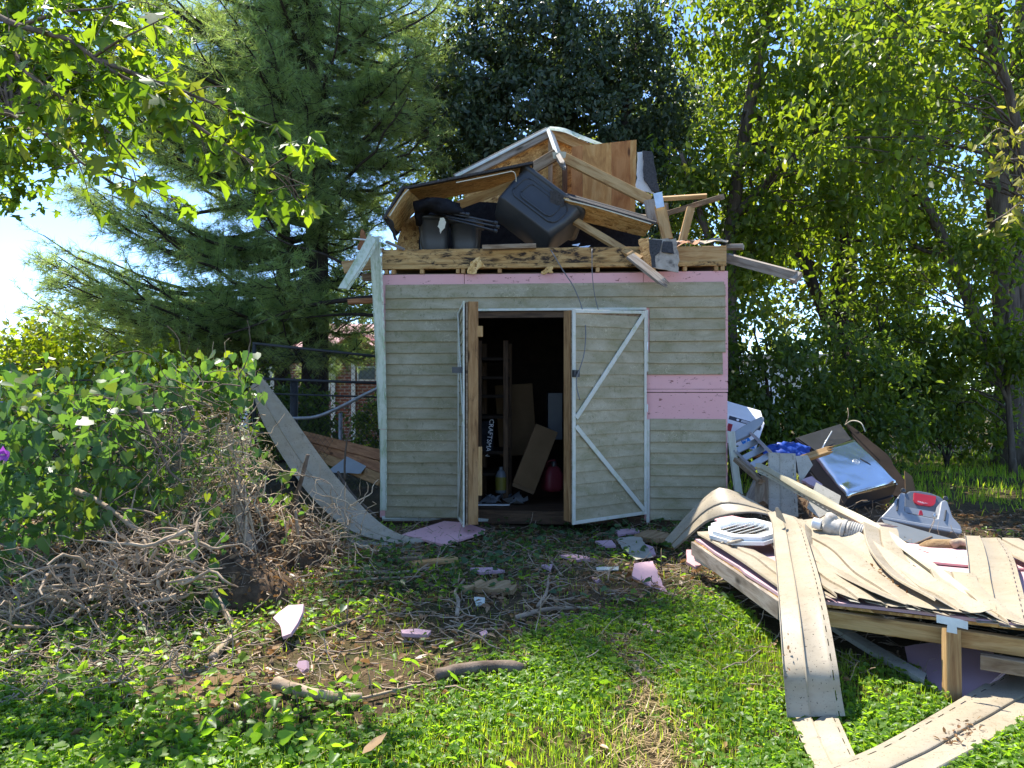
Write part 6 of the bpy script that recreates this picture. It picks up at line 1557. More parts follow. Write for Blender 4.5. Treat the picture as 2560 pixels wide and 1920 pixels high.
# ------------------------------------------------------------------ white pine
def pine_tree(bx_=-3.2, by_=12.4, zlo=1.95, ztop=10.1, label='large soft-needled pine spreading over the left of the shed', slim=False):
    t = thing('white_pine', label, 'tree', (bx_, by_, 0))
    V, Fc = tube(crom([(bx_, by_, 0), (bx_ + .05, by_, 4), (bx_ - .05, by_, 8), (bx_, by_, ztop + .3)], 14), [(.14 if slim else .24) - (.008 if slim else .014) * i for i in range(14)], 12)
    pyobj('trunk', V, Fc, M_['bark_dark'], t, smooth=True)
    paths, tw, tufts, tdir = [], [], [], []
    spec = []
    z = zlo
    while z < ztop:
        a0 = RNG.uniform(0, 6.28)
        spec += [(z, a0 + b_ * 6.283 / 7 + RNG.uniform(-.3, .3)) for b_ in range(7)]
        z += RNG.uniform(.30, .42)
    if not slim: spec += [(RNG.uniform(2.5, 5.4), RNG.uniform(3.1, 5.0)) for _ in range(30)] + [(RNG.uniform(2.1, 3.3), RNG.uniform(2.9, 4.3)) for _ in range(16)] + [(RNG.uniform(5.0, 7.6), RNG.uniform(2.7, 3.6)) for _ in range(22)] + [(RNG.uniform(4.8, 7.6), RNG.uniform(-.5, .6)) for _ in range(18)]
    if True:
        for (z, az) in spec:
            left = max(0, -math.cos(az)); front = max(0, -math.sin(az))
            L = 2.7 * (1 - max(0, z - 6) / 9) * RNG.uniform(.8, 1.12)
            if z < 4.2: L *= 1 + .45 * left
            elif left > .5: L *= 1.18
            if math.cos(az) > .3: L = min(L, 1.3 + (1.1 if z > 4.4 else 0))
            if z > 7.7: L = min(L, .75 + .9 * max(0, math.cos(az)) + .5 * front)
            if slim: L = RNG.uniform(.7, 1.35) * (.72 if z > 9 else 1)
            K = 10
            f = np.linspace(0, 1, K)
            rise = RNG.uniform(-.22, .34) if z > 3.4 else RNG.uniform(-.18, .04)
            q = np.stack([bx_ + math.cos(az) * L * f, by_ + math.sin(az) * L * f, z + L * (rise * f + .12 * f ** 2.5 - .10 * np.sin(np.pi * f))], -1) + RNG.normal(0, .03, (K, 3)) * f[:, None]
            paths.append((q, .045 * L / 2.7))
            ax_ = np.array([math.cos(az), math.sin(az), .1])
            sd_ = np.array([-math.sin(az), math.cos(az), 0])
            nt_ = int(L / .080)
            for k in range(nt_):
                ff = RNG.uniform(.12, 1.0); i0 = min(int(ff * (K - 1)), K - 2); c = q[i0] + (q[i0 + 1] - q[i0]) * (ff * (K - 1) - i0)
                d = ax_ * RNG.uniform(.4, 1.0) + sd_ * RNG.choice([-1, 1]) * RNG.uniform(.35, 1.0) + np.array([0, 0, RNG.uniform(-.6, .6)])
                d /= np.linalg.norm(d); l = RNG.uniform(.25, .62) * (1.15 - .45 * ff)
                e = c + d * l * .55 + np.array([0, 0, -.02]); g = c + d * l + np.array([0, 0, RNG.uniform(-.05, .07)])
                tw.append(np.array([c, e, g]))
                for s in np.linspace(.25, 1, max(2, int(l / .08))):
                    tufts.append(c + d * l * s + RNG.normal(0, .025, 3)); tdir.append(d + RNG.normal(0, .35, 3) + np.array([0, 0, .15]))
    V, Fc = nptubes(np.array([p for p, _ in paths]), np.array([np.linspace(r_, .008, 10) for _, r_ in paths]), 5)
    npobj('limbs', V, Fc, M_['bark_dark'], t, smooth=True)
    V, Fc = nptubes(np.array(tw), np.tile(np.array([.007, .005, .003]), (len(tw), 1)), 3)
    npobj('twigs', V, Fc, M_['bark_dark'], t)
    tufts = np.array(tufts, np.float32); tdir = np.array(tdir, np.float32); tdir /= np.linalg.norm(tdir, axis=1, keepdims=True)
    per = 15; m = len(tufts) * per
    d = np.repeat(tdir, per, 0) * .75 + rnd(m, .55); d /= np.linalg.norm(d, axis=1, keepdims=True)
    d[:, 2] -= .12
    V, Fc = leafset(np.repeat(tufts, per, 0) + rnd(m, .012), d, rnd(m), .15 * RNG.uniform(.7, 1.25, m), [(0, -.024, 0), (0, .024, 0), (1, 0, -.08)], [(0, 1, 2)])
    npobj('needles', V, Fc, M_['needle'], t)
    # bare lower limbs reaching towards the shed
    if slim: return
    for pts, r0 in (([P(960, 742, 10.9), P(850, 752, 10.6), P(740, 772, 10.4), P(640, 812, 10.2), P(560, 838, 10.1)], .045), ([P(955, 790, 11), P(860, 786, 10.8), P(700, 800, 10.6)], .03), ([P(930, 700, 11), P(820, 640, 10.6), P(700, 600, 10.3), P(600, 520, 10.2)], .028)):
        tubeobj('limb', crom(pts, 14), [r0 * (1 - .06 * i) for i in range(14)], M_['bark_dark'], t, 8)
pine_tree()
pine_tree(-4.0, 13.3, 5.0, 18.2, 'slim second pine added to shade the middle ground, left of the large pine', True)  # added tree; its tall unseen top throws the middle-ground shade

# ------------------------------------------------------------------ near maple boughs (the trunk stands outside the picture on the left)
def maple():
    tb = Vector((-4.6, 5.2, 0))
    t = thing('silver_maple', 'maple boughs with pointed bright leaves hanging into the upper left', 'tree', tb)
    tr = crom([tb, (-4.55, 5.2, 1.6), (-4.45, 5.1, 3.2), (-4.4, 5.0, 5.2)], 12)
    V, Fc = tube(tr, [.22 - .01 * i for i in range(12)], 12)
    pyobj('trunk', V, Fc, M_['bark'], t, smooth=True)
    root = Vector((-4.42, 5.05, 4.4)); root2 = Vector((-4.5, 5.15, 2.6))
    B = [([root, P(-40, 20, 4.9), P(91, 76, 4.6), P(174, 100, 4.45), P(234, 143, 4.35), P(304, 191, 4.3), P(382, 226, 4.25), P(451, 269, 4.2), P(500, 330, 4.2)], .032, .8),
         ([P(250, 150, 4.35), P(330, 182, 4.25), P(417, 213, 4.15), P(516, 252, 4.1), P(608, 289, 4.05), P(677, 312, 4.0)], .016, 1.0),
         ([root2, P(-40, 110, 4.9), P(65, 182, 4.6), P(165, 252, 4.45), P(239, 304, 4.4), P(304, 360, 4.35), P(350, 420, 4.35)], .022, .9),
         ([root2, P(-30, 290, 5.2), P(87, 330, 5.0), P(174, 343, 4.9), P(230, 370, 4.9)], .022, .5),
         ([P(150, 300, 4.6), P(195, 400, 4.6), P(300, 440, 4.55), P(360, 464, 4.5), P(434, 503, 4.45), P(480, 520, 4.4)], .010, .6),
         ([P(430, 262, 4.2), P(500, 320, 4.15), P(560, 360, 4.1), P(629, 404, 4.05), P(694, 434, 4.0), P(781, 469, 3.95)], .012, 1.1),
         ([P(60, 60, 4.7), P(160, 30, 4.5), P(260, 20, 4.4), P(360, -10, 4.3)], .012, .6), ([P(234, 143, 4.35), P(300, 100, 4.2), P(380, 60, 4.1), P(440, 30, 4.1)], .010, .22)]
    pos, dr, tw, mains = [], [], [], []
    for pts, r0, dens in B:
        q = crom(pts, 40)
        tubeobj('bough', q, [r0 * (1 - .021 * i) for i in range(40)], M_['twig_dark'], t, 7)
        L = sum((q[i + 1] - q[i]).length for i in range(39))
        for k in range(int(L / .048 * dens)):
            i = random.randrange(6, 40); c = q[i]
            T = (q[min(i + 1, 39)] - q[max(i - 1, 0)]).normalized()
            d = (T * random.uniform(.2, 1) + Vector((random.gauss(0, .5), random.gauss(0, .6), random.gauss(-.15, .45)))).normalized()
            l = random.uniform(.05, .30); e = c + d * l + Vector((0, 0, -.03))
            if (e.x / e.y) * FPX + CX > 800 or ((EH - e.z) / e.y * FPX + HV) > 545: continue
            tw.append((c, c.lerp(e, .5) + Vector((0, 0, .015)), e))
            for _ in range(random.choice((2, 2, 3, 4))):
                pos.append(e + Vector((random.gauss(0, .045), random.gauss(0, .045), random.gauss(-.01, .035)))); dr.append(d * .6 + Vector((random.gauss(0, .5), random.gauss(0, .5), -.45)))
    V, Fc = nptubes(np.array([[tuple(a) for a in w3] for w3 in tw]), np.tile(np.array([.004, .003, .002]), (len(tw), 1)), 4)
    npobj('twigs', V, Fc, M_['twig_dark'], t)
    n = len(pos); pos = np.array([tuple(p) for p in pos], np.float32); dr = np.array([tuple(p) for p in dr], np.float32)
    nn = rnd(n, .75); nn[:, 2] += .75
    V, Fc = leafset(pos, dr, nn, .108 * RNG.uniform(.6, 1.25, n), *LEAF_MAPLE)
    npobj('leaves', V, Fc, M_['leaf_maple'], t)
    # farther part of the crown
    bl = [(*P(70, 60, 7.2), 1.05, .8, .75, 34), (*P(250, 60, 7.6), .8, .7, .6, 22), (*P(60, 250, 7.4), .75, .7, .55, 24), (*P(40, 430, 7.6), .35, .5, .40, 12), (*P(190, 240, 7.8), .7, .6, .45, 18), (*P(-60, 150, 6.8), .8, .8, 1.2, 22), (*P(330, 190, 8), .5, .5, .35, 10)]
    (V, Fc), c = foliage(bl, 24, .095, LEAF_MAPLE, .2, .4, .3, .2)
    npobj('crown', V, Fc, M_['leaf_maple'], t)
    Vb, Fb = limbs_to([root, root2, Vector((-4.4, 6.5, 4.8)), Vector((-4.3, 6.6, 3.6))], c[::4], .014, .003)
    npobj('limbs', Vb, Fb, M_['twig_dark'], t)
maple()

# yellowing boughs at the right edge, from a tree outside the picture
def honey():
    t = thing('honey_locust', 'thin drooping boughs with curled yellow-green leaves at the right edge', 'tree', (4.9, 6.2, 0))
    tr = crom([(4.9, 6.2, 0), (4.9, 6.2, 2), (4.8, 6.2, 4.6)], 10)
    V, Fc = tube(tr, [.13 - .006 * i for i in range(10)], 10); pyobj('trunk', V, Fc, M_['bark'], t, smooth=True)
    pos, dr = [], []
    for pts in ([Vector((4.85, 6.2, 3.4)), P(2600, 300, 6), P(2550, 335, 5.9), P(2500, 320, 5.85), P(2462, 345, 5.8)], [Vector((4.85, 6.2, 3.1)), P(2610, 380, 6), P(2550, 395, 5.9), P(2500, 400, 5.8), P(2475, 412, 5.8)], [Vector((4.85, 6.2, 2.7)), P(2620, 480, 6), P(2560, 500, 5.9), P(2520, 530, 5.8), P(2480, 555, 5.8)],
                [Vector((4.85, 6.2, 3.8)), P(2610, 180, 6), P(2560, 225, 5.9), P(2535, 250, 5.9)], [Vector((4.85, 6.2, 3.0)), P(2610, 420, 6), P(2565, 440, 5.9), P(2540, 480, 5.9)]):
        q = crom(pts, 30); tubeobj('bough', q, [.012 - .0003 * i for i in range(30)], M_['twig'], t, 6)
        for k in range(64):
            c = q[random.randrange(9, 30)]; pos.append(c + Vector((random.gauss(0, .035), random.gauss(0, .04), random.gauss(-.035, .04)))); dr.append(Vector((random.gauss(-.2, .5), random.gauss(0, .5), random.gauss(-.8, .4))))
    n = len(pos)
    V, Fc = leafset(np.array([tuple(p) for p in pos]), np.array([tuple(p) for p in dr], np.float32), rnd(n), .07 * RNG.uniform(.6, 1.3, n), [(0, 0, 0), (.3, .13, .1), (.7, .12, .0), (1, .02, -.25), (.7, -.12, .0), (.3, -.13, .1)], [(0, 2, 1), (0, 3, 2), (0, 4, 3), (0, 5, 4)])
    npobj('leaves', V, Fc, M_['leaf_honey'], t)
honey()
tree('screen_elder', 'young box elder screening the foot of the double trunk', [([(7.3, 11.2, 0), (7.2, 11.2, 2), (7.4, 11.2, 3.6)], .05, .02), ([(7.25, 11.2, 1), (6.6, 11.1, 2.4)], .03, .01)],
     [(*P(2470, 640, 11), .75, .6, .6, 24), (*P(2400, 850, 11.3), .9, .6, .6, 30), (*P(2530, 900, 11), .7, .6, .55, 24), (*P(2300, 960, 11.6), .9, .6, .5, 26), (*P(2500, 280, 10.8), .6, .5, .5, 14), (*P(2200, 700, 12), .9, .6, .7, 26)], 44, .105, O, 'leaf_elder', .26, droop=.5, shell=.2, nlimb=30, limb_r=.014)
# near spray of big leaves at the upper right
tree('near_elder_bough', 'near boughs with larger sunlit leaves at the upper right', [([(6.4, 8.9, 0), (6.2, 8.9, 2.4), (5.7, 8.8, 4.6), (5.0, 8.6, 6.2)], .10, .03)],
     [(*P(2270, 180, 8.6), 1.0, .7, .55, 26), (*P(2420, 60, 8.4), .6, .5, .35, 14), (*P(2150, 330, 8.8), .9, .6, .5, 22), (*P(2330, 400, 8.8), .8, .6, .4, 16), (*P(2080, 90, 8.9), .8, .6, .5, 18)], 26, .11, O, 'leaf_elder', .26, droop=.55, face=.4, shell=.2, nlimb=30, limb_r=.014)

# ------------------------------------------------------------------ vines on the left thicket
def vine_thicket():
    t = thing('vine_thicket', 'heart-leaved vines smothering the bent fence on the left', 'vine', G(250, 1500))
    pos = []
    def patch_(u0, u1, v0, v1, d0, d1, n): pos.append(px(U(u0, u1, n), U(v0, v1, n), U(d0, d1, n)))
    patch_(-30, 330, 930, 1060, 4.5, 5.3, 150); patch_(-30, 270, 1040, 1330, 4.2, 5.0, 260); patch_(400, 600, 930, 1010, 5.0, 5.4, 90); patch_(250, 480, 980, 1250, 4.7, 5.3, 150)
    patch_(330, 580, 1230, 1480, 4.3, 5.2, 170); patch_(440, 560, 1420, 1540, 4.1, 4.7, 70); patch_(600, 660, 880, 1080, 5.6, 6.2, 46); patch_(560, 650, 1100, 1250, 5.3, 5.8, 40); patch_(-30, 120, 1330, 1460, 4.2, 4.8, 60)
    patch_(640, 760, 1160, 1420, 5.4, 6.0, 60); patch_(230, 640, 880, 1000, 5.2, 6.2, 210); patch_(330, 560, 1040, 1260, 5.0, 5.4, 90)
    pos = np.concatenate(pos + [p_ + rnd(len(p_), .06) for p_ in pos[:3]]); n = len(pos); pos[:, 2] = np.maximum(pos[:, 2], .05)
    d = rnd(n, .6); d[:, 2] -= .75
    nn = rnd(n, .55) + np.array([.0, -.55, .55], np.float32)
    V, Fc = leafset(pos, d, nn, .066 * RNG.uniform(.45, 1.5, n), *LEAF_HEART)
    npobj('leaves', V, Fc, M_['leaf_vine'], t)
    m = 260
    p = walk(m, 10, px(U(-30, 620, m), U(940, 1420, m), U(4.5, 5.5, m)), rnd(m) * np.array([1, .5, .8], np.float32), U(.025, .07, m), .3, .02); p[..., 2] = np.maximum(p[..., 2], .01)
    V, Fc = nptubes(p, U(.0018, .005, m)[:, None] * np.linspace(1, .5, 10)[None], 4)
    npobj('stems', V, Fc, M_['twig_dark'], t)
vine_thicket()
tree('thicket_shrub', 'shaded leafy shrub mass behind the bent fence rail', [([(-2.9, 6.3, 0), (-2.9, 6.3, .9)], .025, .01)], [(-3.4, 6.2, .85, .9, .5, .55, 60), (-2.7, 6.4, .6, .6, .4, .4, 34), (-3.9, 5.4, .9, .6, .5, .6, 40), (-2.9, 5.6, .5, .9, .4, .5, 46)], 26, .06, O, 'leaf_vine', .15, cat='shrub', nlimb=30, limb_r=.008)
hib = thing('hibiscus', 'hibiscus plant with one purple flower at the left edge', 'flower', G(20, 1560))
fc = P(12, 1136, 4.15)
tubeobj('stem', crom([G(-20, 1560), P(-30, 1300, 4.2), fc + Vector((0, .02, 0))], 10), .006, M_['vine'], hib, 6)
V, Fc = leafset(np.array([tuple(fc)] * 5), np.array([(math.cos(a), -.5, math.sin(a)) for a in np.arange(5) * 1.2566 + .3], np.float32), np.array([(0, -1, .2)] * 5, np.float32), np.full(5, .05), *LEAF_HEART)
npobj('petals', V, Fc, M_['petal'], hib)
revolve('stamen', [(.004, 0), (.004, .03), (.001, .034)], fc, (0, -1, 0), M_['string'], hib, 8)
V, Fc = leafset(px(U(-20, 130, 26), U(1160, 1290, 26), U(4.0, 4.4, 26)), rnd(26, .6) - np.array([0, 0, .5], np.float32), rnd(26, .5) + np.array([0, -.5, .6], np.float32), .085 * RNG.uniform(.7, 1.2, 26), *LEAF_MAPLE)
npobj('leaves', V, Fc, M_['leaf_vine'], hib)

# ------------------------------------------------------------------ grass, ground ivy and litter
def frus(n, y0, y1, side=1.38):
    """random ground points inside the view between depths y0 and y1 (even density)"""
    y = np.sqrt(U(y0 ** 2, y1 ** 2, n)); x = y * U(-1, 1, n) * CX / FPX * side
    return x.astype(np.float32), y.astype(np.float32)
def lump2(x, y, s, ph=0.0):
    return .5 + .25 * (np.sin(x * s + ph) * np.cos(y * s * 1.13 + 1.7 * ph) + np.sin(x * s * .53 - y * s * .71 + 2.1 + ph))
def on_path(x, y):
    """worn straw track running towards the viewer"""
    c = .50 + .10 * np.sin(y * 1.9 + .6) + .10 * np.clip(3.2 - y, -1, 1)
    return np.exp(-((x - c) / (.13 + .03 * np.sin(y * 5))) ** 2) * (y < 3.9)
def lawn(x, y):
    """how much turf grows: full near the viewer and at right, thin in the trodden, littered strip before the doors"""
    f = np.clip((3.75 + .3 * np.sin(2.1 * x + .4) + .8 * np.clip(x, -.5, 1.3) - y) / .9, 0, 1)
    back = np.clip((y - 7.6) / 1.0, 0, 1) * (x > 1.6) * (.35 + .65 * lump2(x, y, 1.6))
    bare = np.exp(-(((x + .95) / .38) ** 2 + ((y - 2.95) / .30) ** 2)) + np.exp(-(((x + 1.1) / .45) ** 2 + ((y - 4.6) / .45) ** 2))
    return np.clip(np.maximum(f, back) * (1 - .9 * on_path(x, y)) * (1 - .85 * np.clip(bare, 0, 1)), 0, 1)
def shadeless_shed(x, y):
    return ~((x > -1.3) & (x < 2.05) & (y > 7.0) & (y < 9.8))

def poly(*pts):
    return np.array([tuple(G(u, v, .02))[:2] for (u, v) in pts])
NOGROW = [poly((2290, 1965), (2365, 1918), (2497, 1846), (2590, 1793), (2720, 1726), (2700, 1600), (2560, 1644), (2377, 1757), (2198, 1858), (2061, 1914), (1985, 1945)), poly((1980, 1792), (2092, 1784), (2170, 1955), (2050, 1955)),
          poly((2262, 1617), (2330, 1607), (2445, 1612), (2518, 1694), (2400, 1752), (2322, 1716)), np.array([(1.3, 5.0), (1.3, 3.7), (3.2, 2.7), (3.5, 4.1), (2.2, 5.2)]), poly((1005, 1340), (1110, 1300), (1213, 1322), (1110, 1362))]
def clear(x, y):
    ok = np.ones(len(x), bool)
    for q in NOGROW:
        ins = np.zeros(len(x), bool)
        for i in range(len(q)):
            (x0, y0), (x1, y1) = q[i], q[i - 1]
            ins ^= ((y0 > y) != (y1 > y)) & (x < (x1 - x0) * (y - y0) / (y1 - y0 + 1e-9) + x0)
        ok &= ~ins
    return ok

BLADE = ([(0, -.5, 0), (0, .5, 0), (.55, -.4, .0), (.55, .4, .0), (1, 0, -.12)], [(0, 1, 3), (0, 3, 2), (2, 3, 4)])
def blades(name, label, x, y, h, wd, lean, mat, lay=0.0, z0=0.0):
    k_ = clear(x, y); x, y = x[k_], y[k_]; n = len(x)
    pos = np.stack([x, y, hgt(x, y) + z0], -1)
    a = U(0, 6.283, n); ln = np.abs(RNG.normal(0, lean, n)) + lay
    d = np.stack([np.cos(a) * np.sin(ln), np.sin(a) * np.sin(ln), np.cos(ln)], -1).astype(np.float32)
    nn = np.stack([np.cos(a), np.sin(a), .3 * np.ones(n)], -1).astype(np.float32)
    tv = np.array(BLADE[0], np.float32)
    hs_ = h * RNG.uniform(.55, 1.35, n)
    tv[:, 1] *= wd / h
    V, Fc = leafset(pos, d, nn, hs_, tv, BLADE[1])
    return tag(npobj(name, V, Fc, mat), label, 'grass', kind='stuff')
n = 381000
x, y = frus(n, 2.2, 6.9)
keep = RNG.uniform(0, 1, n) < (lawn(x, y) * (.45 + .75 * lump2(x, y, 3.4)) * np.where(y < 4.6, 1, .5) + .035) * np.clip(4.2 / y, 0, 1)
x, y = x[keep], y[keep]
blades('grass', 'short green grass of the yard', x, y, .046, .0034, 1.0, M_['grass'])
n = 58420
x, y = frus(n, 7.2, 15.5)
keep = (RNG.uniform(0, 1, n) < lawn(x, y)) & shadeless_shed(x, y)
blades('grass', 'grass beyond the junk heap under the trees', x[keep], y[keep], .10, .010, .6, M_['grass'])
n = 139700
x, y = frus(n, 2.2, 6.9)
pk = on_path(x, y); keep = RNG.uniform(0, 1, n) < pk * .9 + .04
blades('straw', 'dry straw on the worn track through the grass', x[keep], y[keep], .075, .0032, .25, M_['straw'], lay=1.25, z0=.012)

# broad-leaved ground cover
def cover(name, label, x, y, size, tmpl, mat, zmax, up=1.0, tilt=.45, leaflets=1):
    k_ = clear(x, y); x, y = x[k_], y[k_]; n = len(x); z = hgt(x, y) + RNG.uniform(.012, zmax, n)
    a = U(0, 6.283, n); nn = rnd(n, tilt); nn[:, 2] += up; sz = size * RNG.uniform(.4, 1.5, n); parts = []
    for q in range(leaflets):
        b_ = a + q * 2.094
        d = np.stack([np.cos(b_), np.sin(b_), U(-.35, .2, n)], -1).astype(np.float32)
        tv = np.array(tmpl[0], np.float32); tv[:, 1] *= RNG.uniform(.75, 1.1)
        parts.append(leafset(np.stack([x, y, z], -1), d, nn + rnd(n, .15), sz, tv, tmpl[1]))
    V, Fc = merge(parts)
    st = np.stack([x, y, z], -1); ft = np.stack([x + RNG.normal(0, .015, n), y + RNG.normal(0, .015, n), hgt(x, y)], -1)
    Vs, Fs = nptubes(np.stack([ft, st], 1), np.full((n, 2), .0011), 3)
    Fs = np.concatenate([Fs[:, [0, 1, 2]], Fs[:, [0, 2, 3]]])
    V, Fc = merge([(V, Fc), (Vs.astype(np.float32), Fs)])
    o = tag(npobj(name, V, Fc, mat), label, 'ground cover', kind='stuff')
    return o
n = 165100
x, y = frus(n, 2.2, 5.4)
keep = RNG.uniform(0, 1, n) < lawn(x, y) * np.clip(1.5 * lump2(x, y, 2.7, 1.0) - .08, 0, 1) * np.clip(3.4 / y, 0, 1)
cover('clover', 'clover and violet leaves growing through the lawn', x[keep], y[keep], .016, LEAF_HEART, M_['leaf_ground'], .05, leaflets=3)
n = 38100
x, y = frus(n, 2.2, 7.0)
left = np.clip((-.15 - x) / 1.2, 0, 1) * .6 + .15
keep = (RNG.uniform(0, 1, n) < left * np.clip(1.9 * lump2(x, y, 3.9, 2.0) - .35, 0, 1) * np.clip(4.5 / y, 0, 1) * (1 - on_path(x, y))) & ((x < 1.15) | (y > 5.8))
cover('ground_ivy', 'ground ivy creeping between sticks and litter', x[keep], y[keep], .032, LEAF_HEART, M_['leaf_ground'], .07, tilt=.55)
n = 8890
x, y = frus(n, 2.2, 4.4); keep = (x < -.62 - .1 * (y - 3)) & (RNG.uniform(0, 1, n) < np.clip(2.4 * lump2(x, y, 3.1, .4) - .75, 0, 1))
cover('ivy', 'large-leaved ivy in the near left corner', x[keep], y[keep], .036, LEAF_HEART, M_['leaf_ground'], .10, tilt=.75)
n = 6604
x, y = frus(n, 4.3, 7.2); keep = (RNG.uniform(0, 1, n) < np.clip(1.8 * lump2(x, y, 2.3, 3.0) - .4, 0, 1)) & (x > -1.2) & (x < 2.0)
cover('weeds', 'low dark weeds on the trodden ground before the shed', x[keep], y[keep], .045, LEAF_HEART, M_['leaf_ivy_ground'], .10, tilt=.6)
n = 20320
x, y = frus(n, 2.2, 8.0); keep = shadeless_shed(x, y) & (RNG.uniform(0, 1, n) < .2 + .6 * (y > 3.7) + .4 * (x < -.7))
cover('leaf_litter', 'dead brown leaves scattered over the yard', x[keep], y[keep], .045, LEAF_OVAL, M_['leaf_dry'], .03, tilt=.5)
n = 3810
x, y = frus(n, 3.2, 7.0); keep = RNG.uniform(0, 1, n) < .8
p = walk(n, 6, np.stack([x, y, hgt(x, y) + .015], -1), np.stack([U(-1, 1, n), U(-.5, .5, n), U(-.1, .12, n)], -1), U(.012, .05, n), .22)
p[..., 2] = np.maximum(p[..., 2], hgt(p[..., 0], p[..., 1]) + .004)
V, Fc = nptubes(p, U(.0015, .005, n)[:, None] * np.linspace(1, .5, 6)[None], 4)
tag(npobj('twig_litter', V, Fc, M_['twig'], smooth=True), 'small twigs littering the ground before the shed', 'twigs', kind='stuff')
# dead leaves gathered on the fallen siding
def litter_on(label, a, b_, n, lift, size=.022):
    f = RNG.uniform(0, 1, (n, 1)); q = np.array(a) * (1 - f) + np.array(b_) * f + RNG.normal(0, .018, (n, 3)) * np.array([1, 1, .25]); q[:, 2] += lift
    V, Fc = leafset(q.astype(np.float32), rnd(n), rnd(n, .5) + np.array([0, 0, .7], np.float32), size * RNG.uniform(.5, 1.3, n), *LEAF_OVAL)
    tag(npobj('dry_leaves', V, Fc, M_['leaf_dry']), label, 'leaves', kind='stuff')
litter_on('curled dry leaves lodged in the siding trough on the slab', P(2165, 1425, 4.0), P(2262, 1500, 3.55), 70, .02, .03)
litter_on('dry leaves in the groove of the near curved siding', G(2370, 1860, .03), G(2425, 1812, .03), 40, .012, .024)
litter_on('dry leaves along the edge of the bent siding', P(1960, 1590, 3.05), P(1968, 1720, 2.93), 12, .012, .022)

# ------------------------------------------------------------------ sticks one can pick out
def stick(label, pts, r0, r1, mat='twig', tw=2):
    q = [G(u, v, r0 * .9) for (u, v) in pts]
    q = [Vector((p.x, p.y, float(hgt(p.x, p.y)) + r0 * 1.1 + .01)) for p in q]
    return branch(label, q, r0, r1, mat, 'stick', 10, side_twigs=tw, seed=len(pts))
stick('thick bark-covered log half buried in the middle of the grass', [(1090, 1690), (1180, 1678), (1260, 1676), (1305, 1682)], .030, .026, 'twig_dark', 0)
stick('short pale stick upright-angled at the right end of the log', [(1308, 1680), (1318, 1655), (1325, 1625)], .012, .009, 'twig', 0)
stick('grey log lying in the grass left of centre', [(690, 1712), (760, 1730), (840, 1738), (905, 1735)], .026, .020, 'twig', 0)
stick('thin stick continuing right from the grey log', [(900, 1738), (970, 1722), (1035, 1708)], .007, .005, 'twig', 1)
stick('long pale stick lying left before the shed', [(800, 1418), (900, 1432), (1000, 1438), (1075, 1420)], .014, .008, 'twig', 4)
stick('second long stick just below the pale one', [(830, 1455), (930, 1452), (1010, 1450), (1060, 1445)], .010, .006, 'twig', 3)
stick('curved stick lying in the shade before the doorway', [(1290, 1550), (1350, 1530), (1420, 1522), (1500, 1525)], .015, .008, 'twig', 4)
stick('dark stick slanting left of the curved one', [(800, 1570), (880, 1545), (960, 1520), (990, 1512)], .012, .007, 'twig_dark', 3)
stick('bleached forked stick below the tan bark slab', [(1142, 1545), (1146, 1510), (1138, 1480), (1160, 1450)], .013, .009, 'twig', 2)
stick('stick pointing at the doorway in front of the step', [(1180, 1392), (1215, 1370), (1258, 1345)], .010, .007, 'twig', 1)
stick('pair-mate stick right of the tan bark slab', [(1345, 1520), (1365, 1490), (1372, 1440)], .013, .008, 'twig', 2)
stick('slim stick left of the upright door, lying in weeds', [(1370, 1395), (1392, 1425), (1405, 1440)], .008, .006, 'twig', 1)
stick('dark stick along the left edge of the near ivy', [(600, 1765), (560, 1800), (720, 1790), (860, 1775)][2:], .008, .005, 'twig_dark', 2)
stick('vertical-looking stick in the near grass at bottom left', [(752, 1930), (765, 1890), (758, 1840)], .010, .008, 'twig_dark', 0)
stick('small stick in the near grass beside the dry orange leaf', [(826, 1830), (838, 1858), (842, 1885)], .006, .004, 'twig', 0)
stick('pale cut branch lying among the ground ivy', [(530, 1640), (556, 1612), (578, 1592)], .020, .016, 'twig', 0)
stick('bent twig in front of the fallen slab', [(1560, 1560), (1640, 1530), (1720, 1500)], .008, .004, 'twig_dark', 3)
stick('dark twigs heaped by the left corner of the slab', [(1600, 1440), (1690, 1425), (1780, 1445)], .009, .005, 'twig_dark', 6)
stick('twig lying on the worn straw track', [(1585, 1660), (1605, 1690), (1625, 1720)], .009, .006, 'twig', 0)
# bark and wood chunks
def chunk(name, label, pts, z, th, mat, cat, rag=.012, step=.03):
    return tag(plate(name, [G(u, v, z + dz) for (u, v, dz) in pts], th, M_[mat], None, rag=rag, step=step, n=(0, -.2, 1)), label, cat)
chunk('bark_slab', 'ragged tan slab of rotten wood lying before the doorway', [(1155, 1470, .03), (1190, 1452, .05), (1240, 1445, .06), (1292, 1462, .04), (1282, 1475, .03), (1220, 1472, .03)], .02, .03, 'chip', 'bark', .03, .03)
chunk('wood_chunk', 'rotten wood chunk beside the right door foot', [(1585, 1338, .03), (1620, 1322, .05), (1672, 1330, .06), (1678, 1345, .04), (1640, 1348, .03)], .03, .04, 'chip', 'wood', .02, .03)
tag(board('cut_board', G(1025, 1412, .03), G(1140, 1398, .03), .07, .035, M_['pine'], None, n=(0, 0, 1)), 'pale board offcut lying on the ground by the leaning siding', 'board')
tag(board('cut_board', G(1000, 1400, .02), G(1070, 1394, .02), .045, .03, M_['wood_old'], None, n=(0, 0, 1), seed=3), 'darker board offcut behind the pale one', 'board')
chunk('tan_cardboard', 'muddy tan cardboard half hidden in the ivy', [(320, 1735, .02), (430, 1685, .02), (560, 1665, .02), (620, 1690, .02), (560, 1750, .01), (470, 1785, .01)], .0, .006, 'card', 'cardboard', .03, .06)
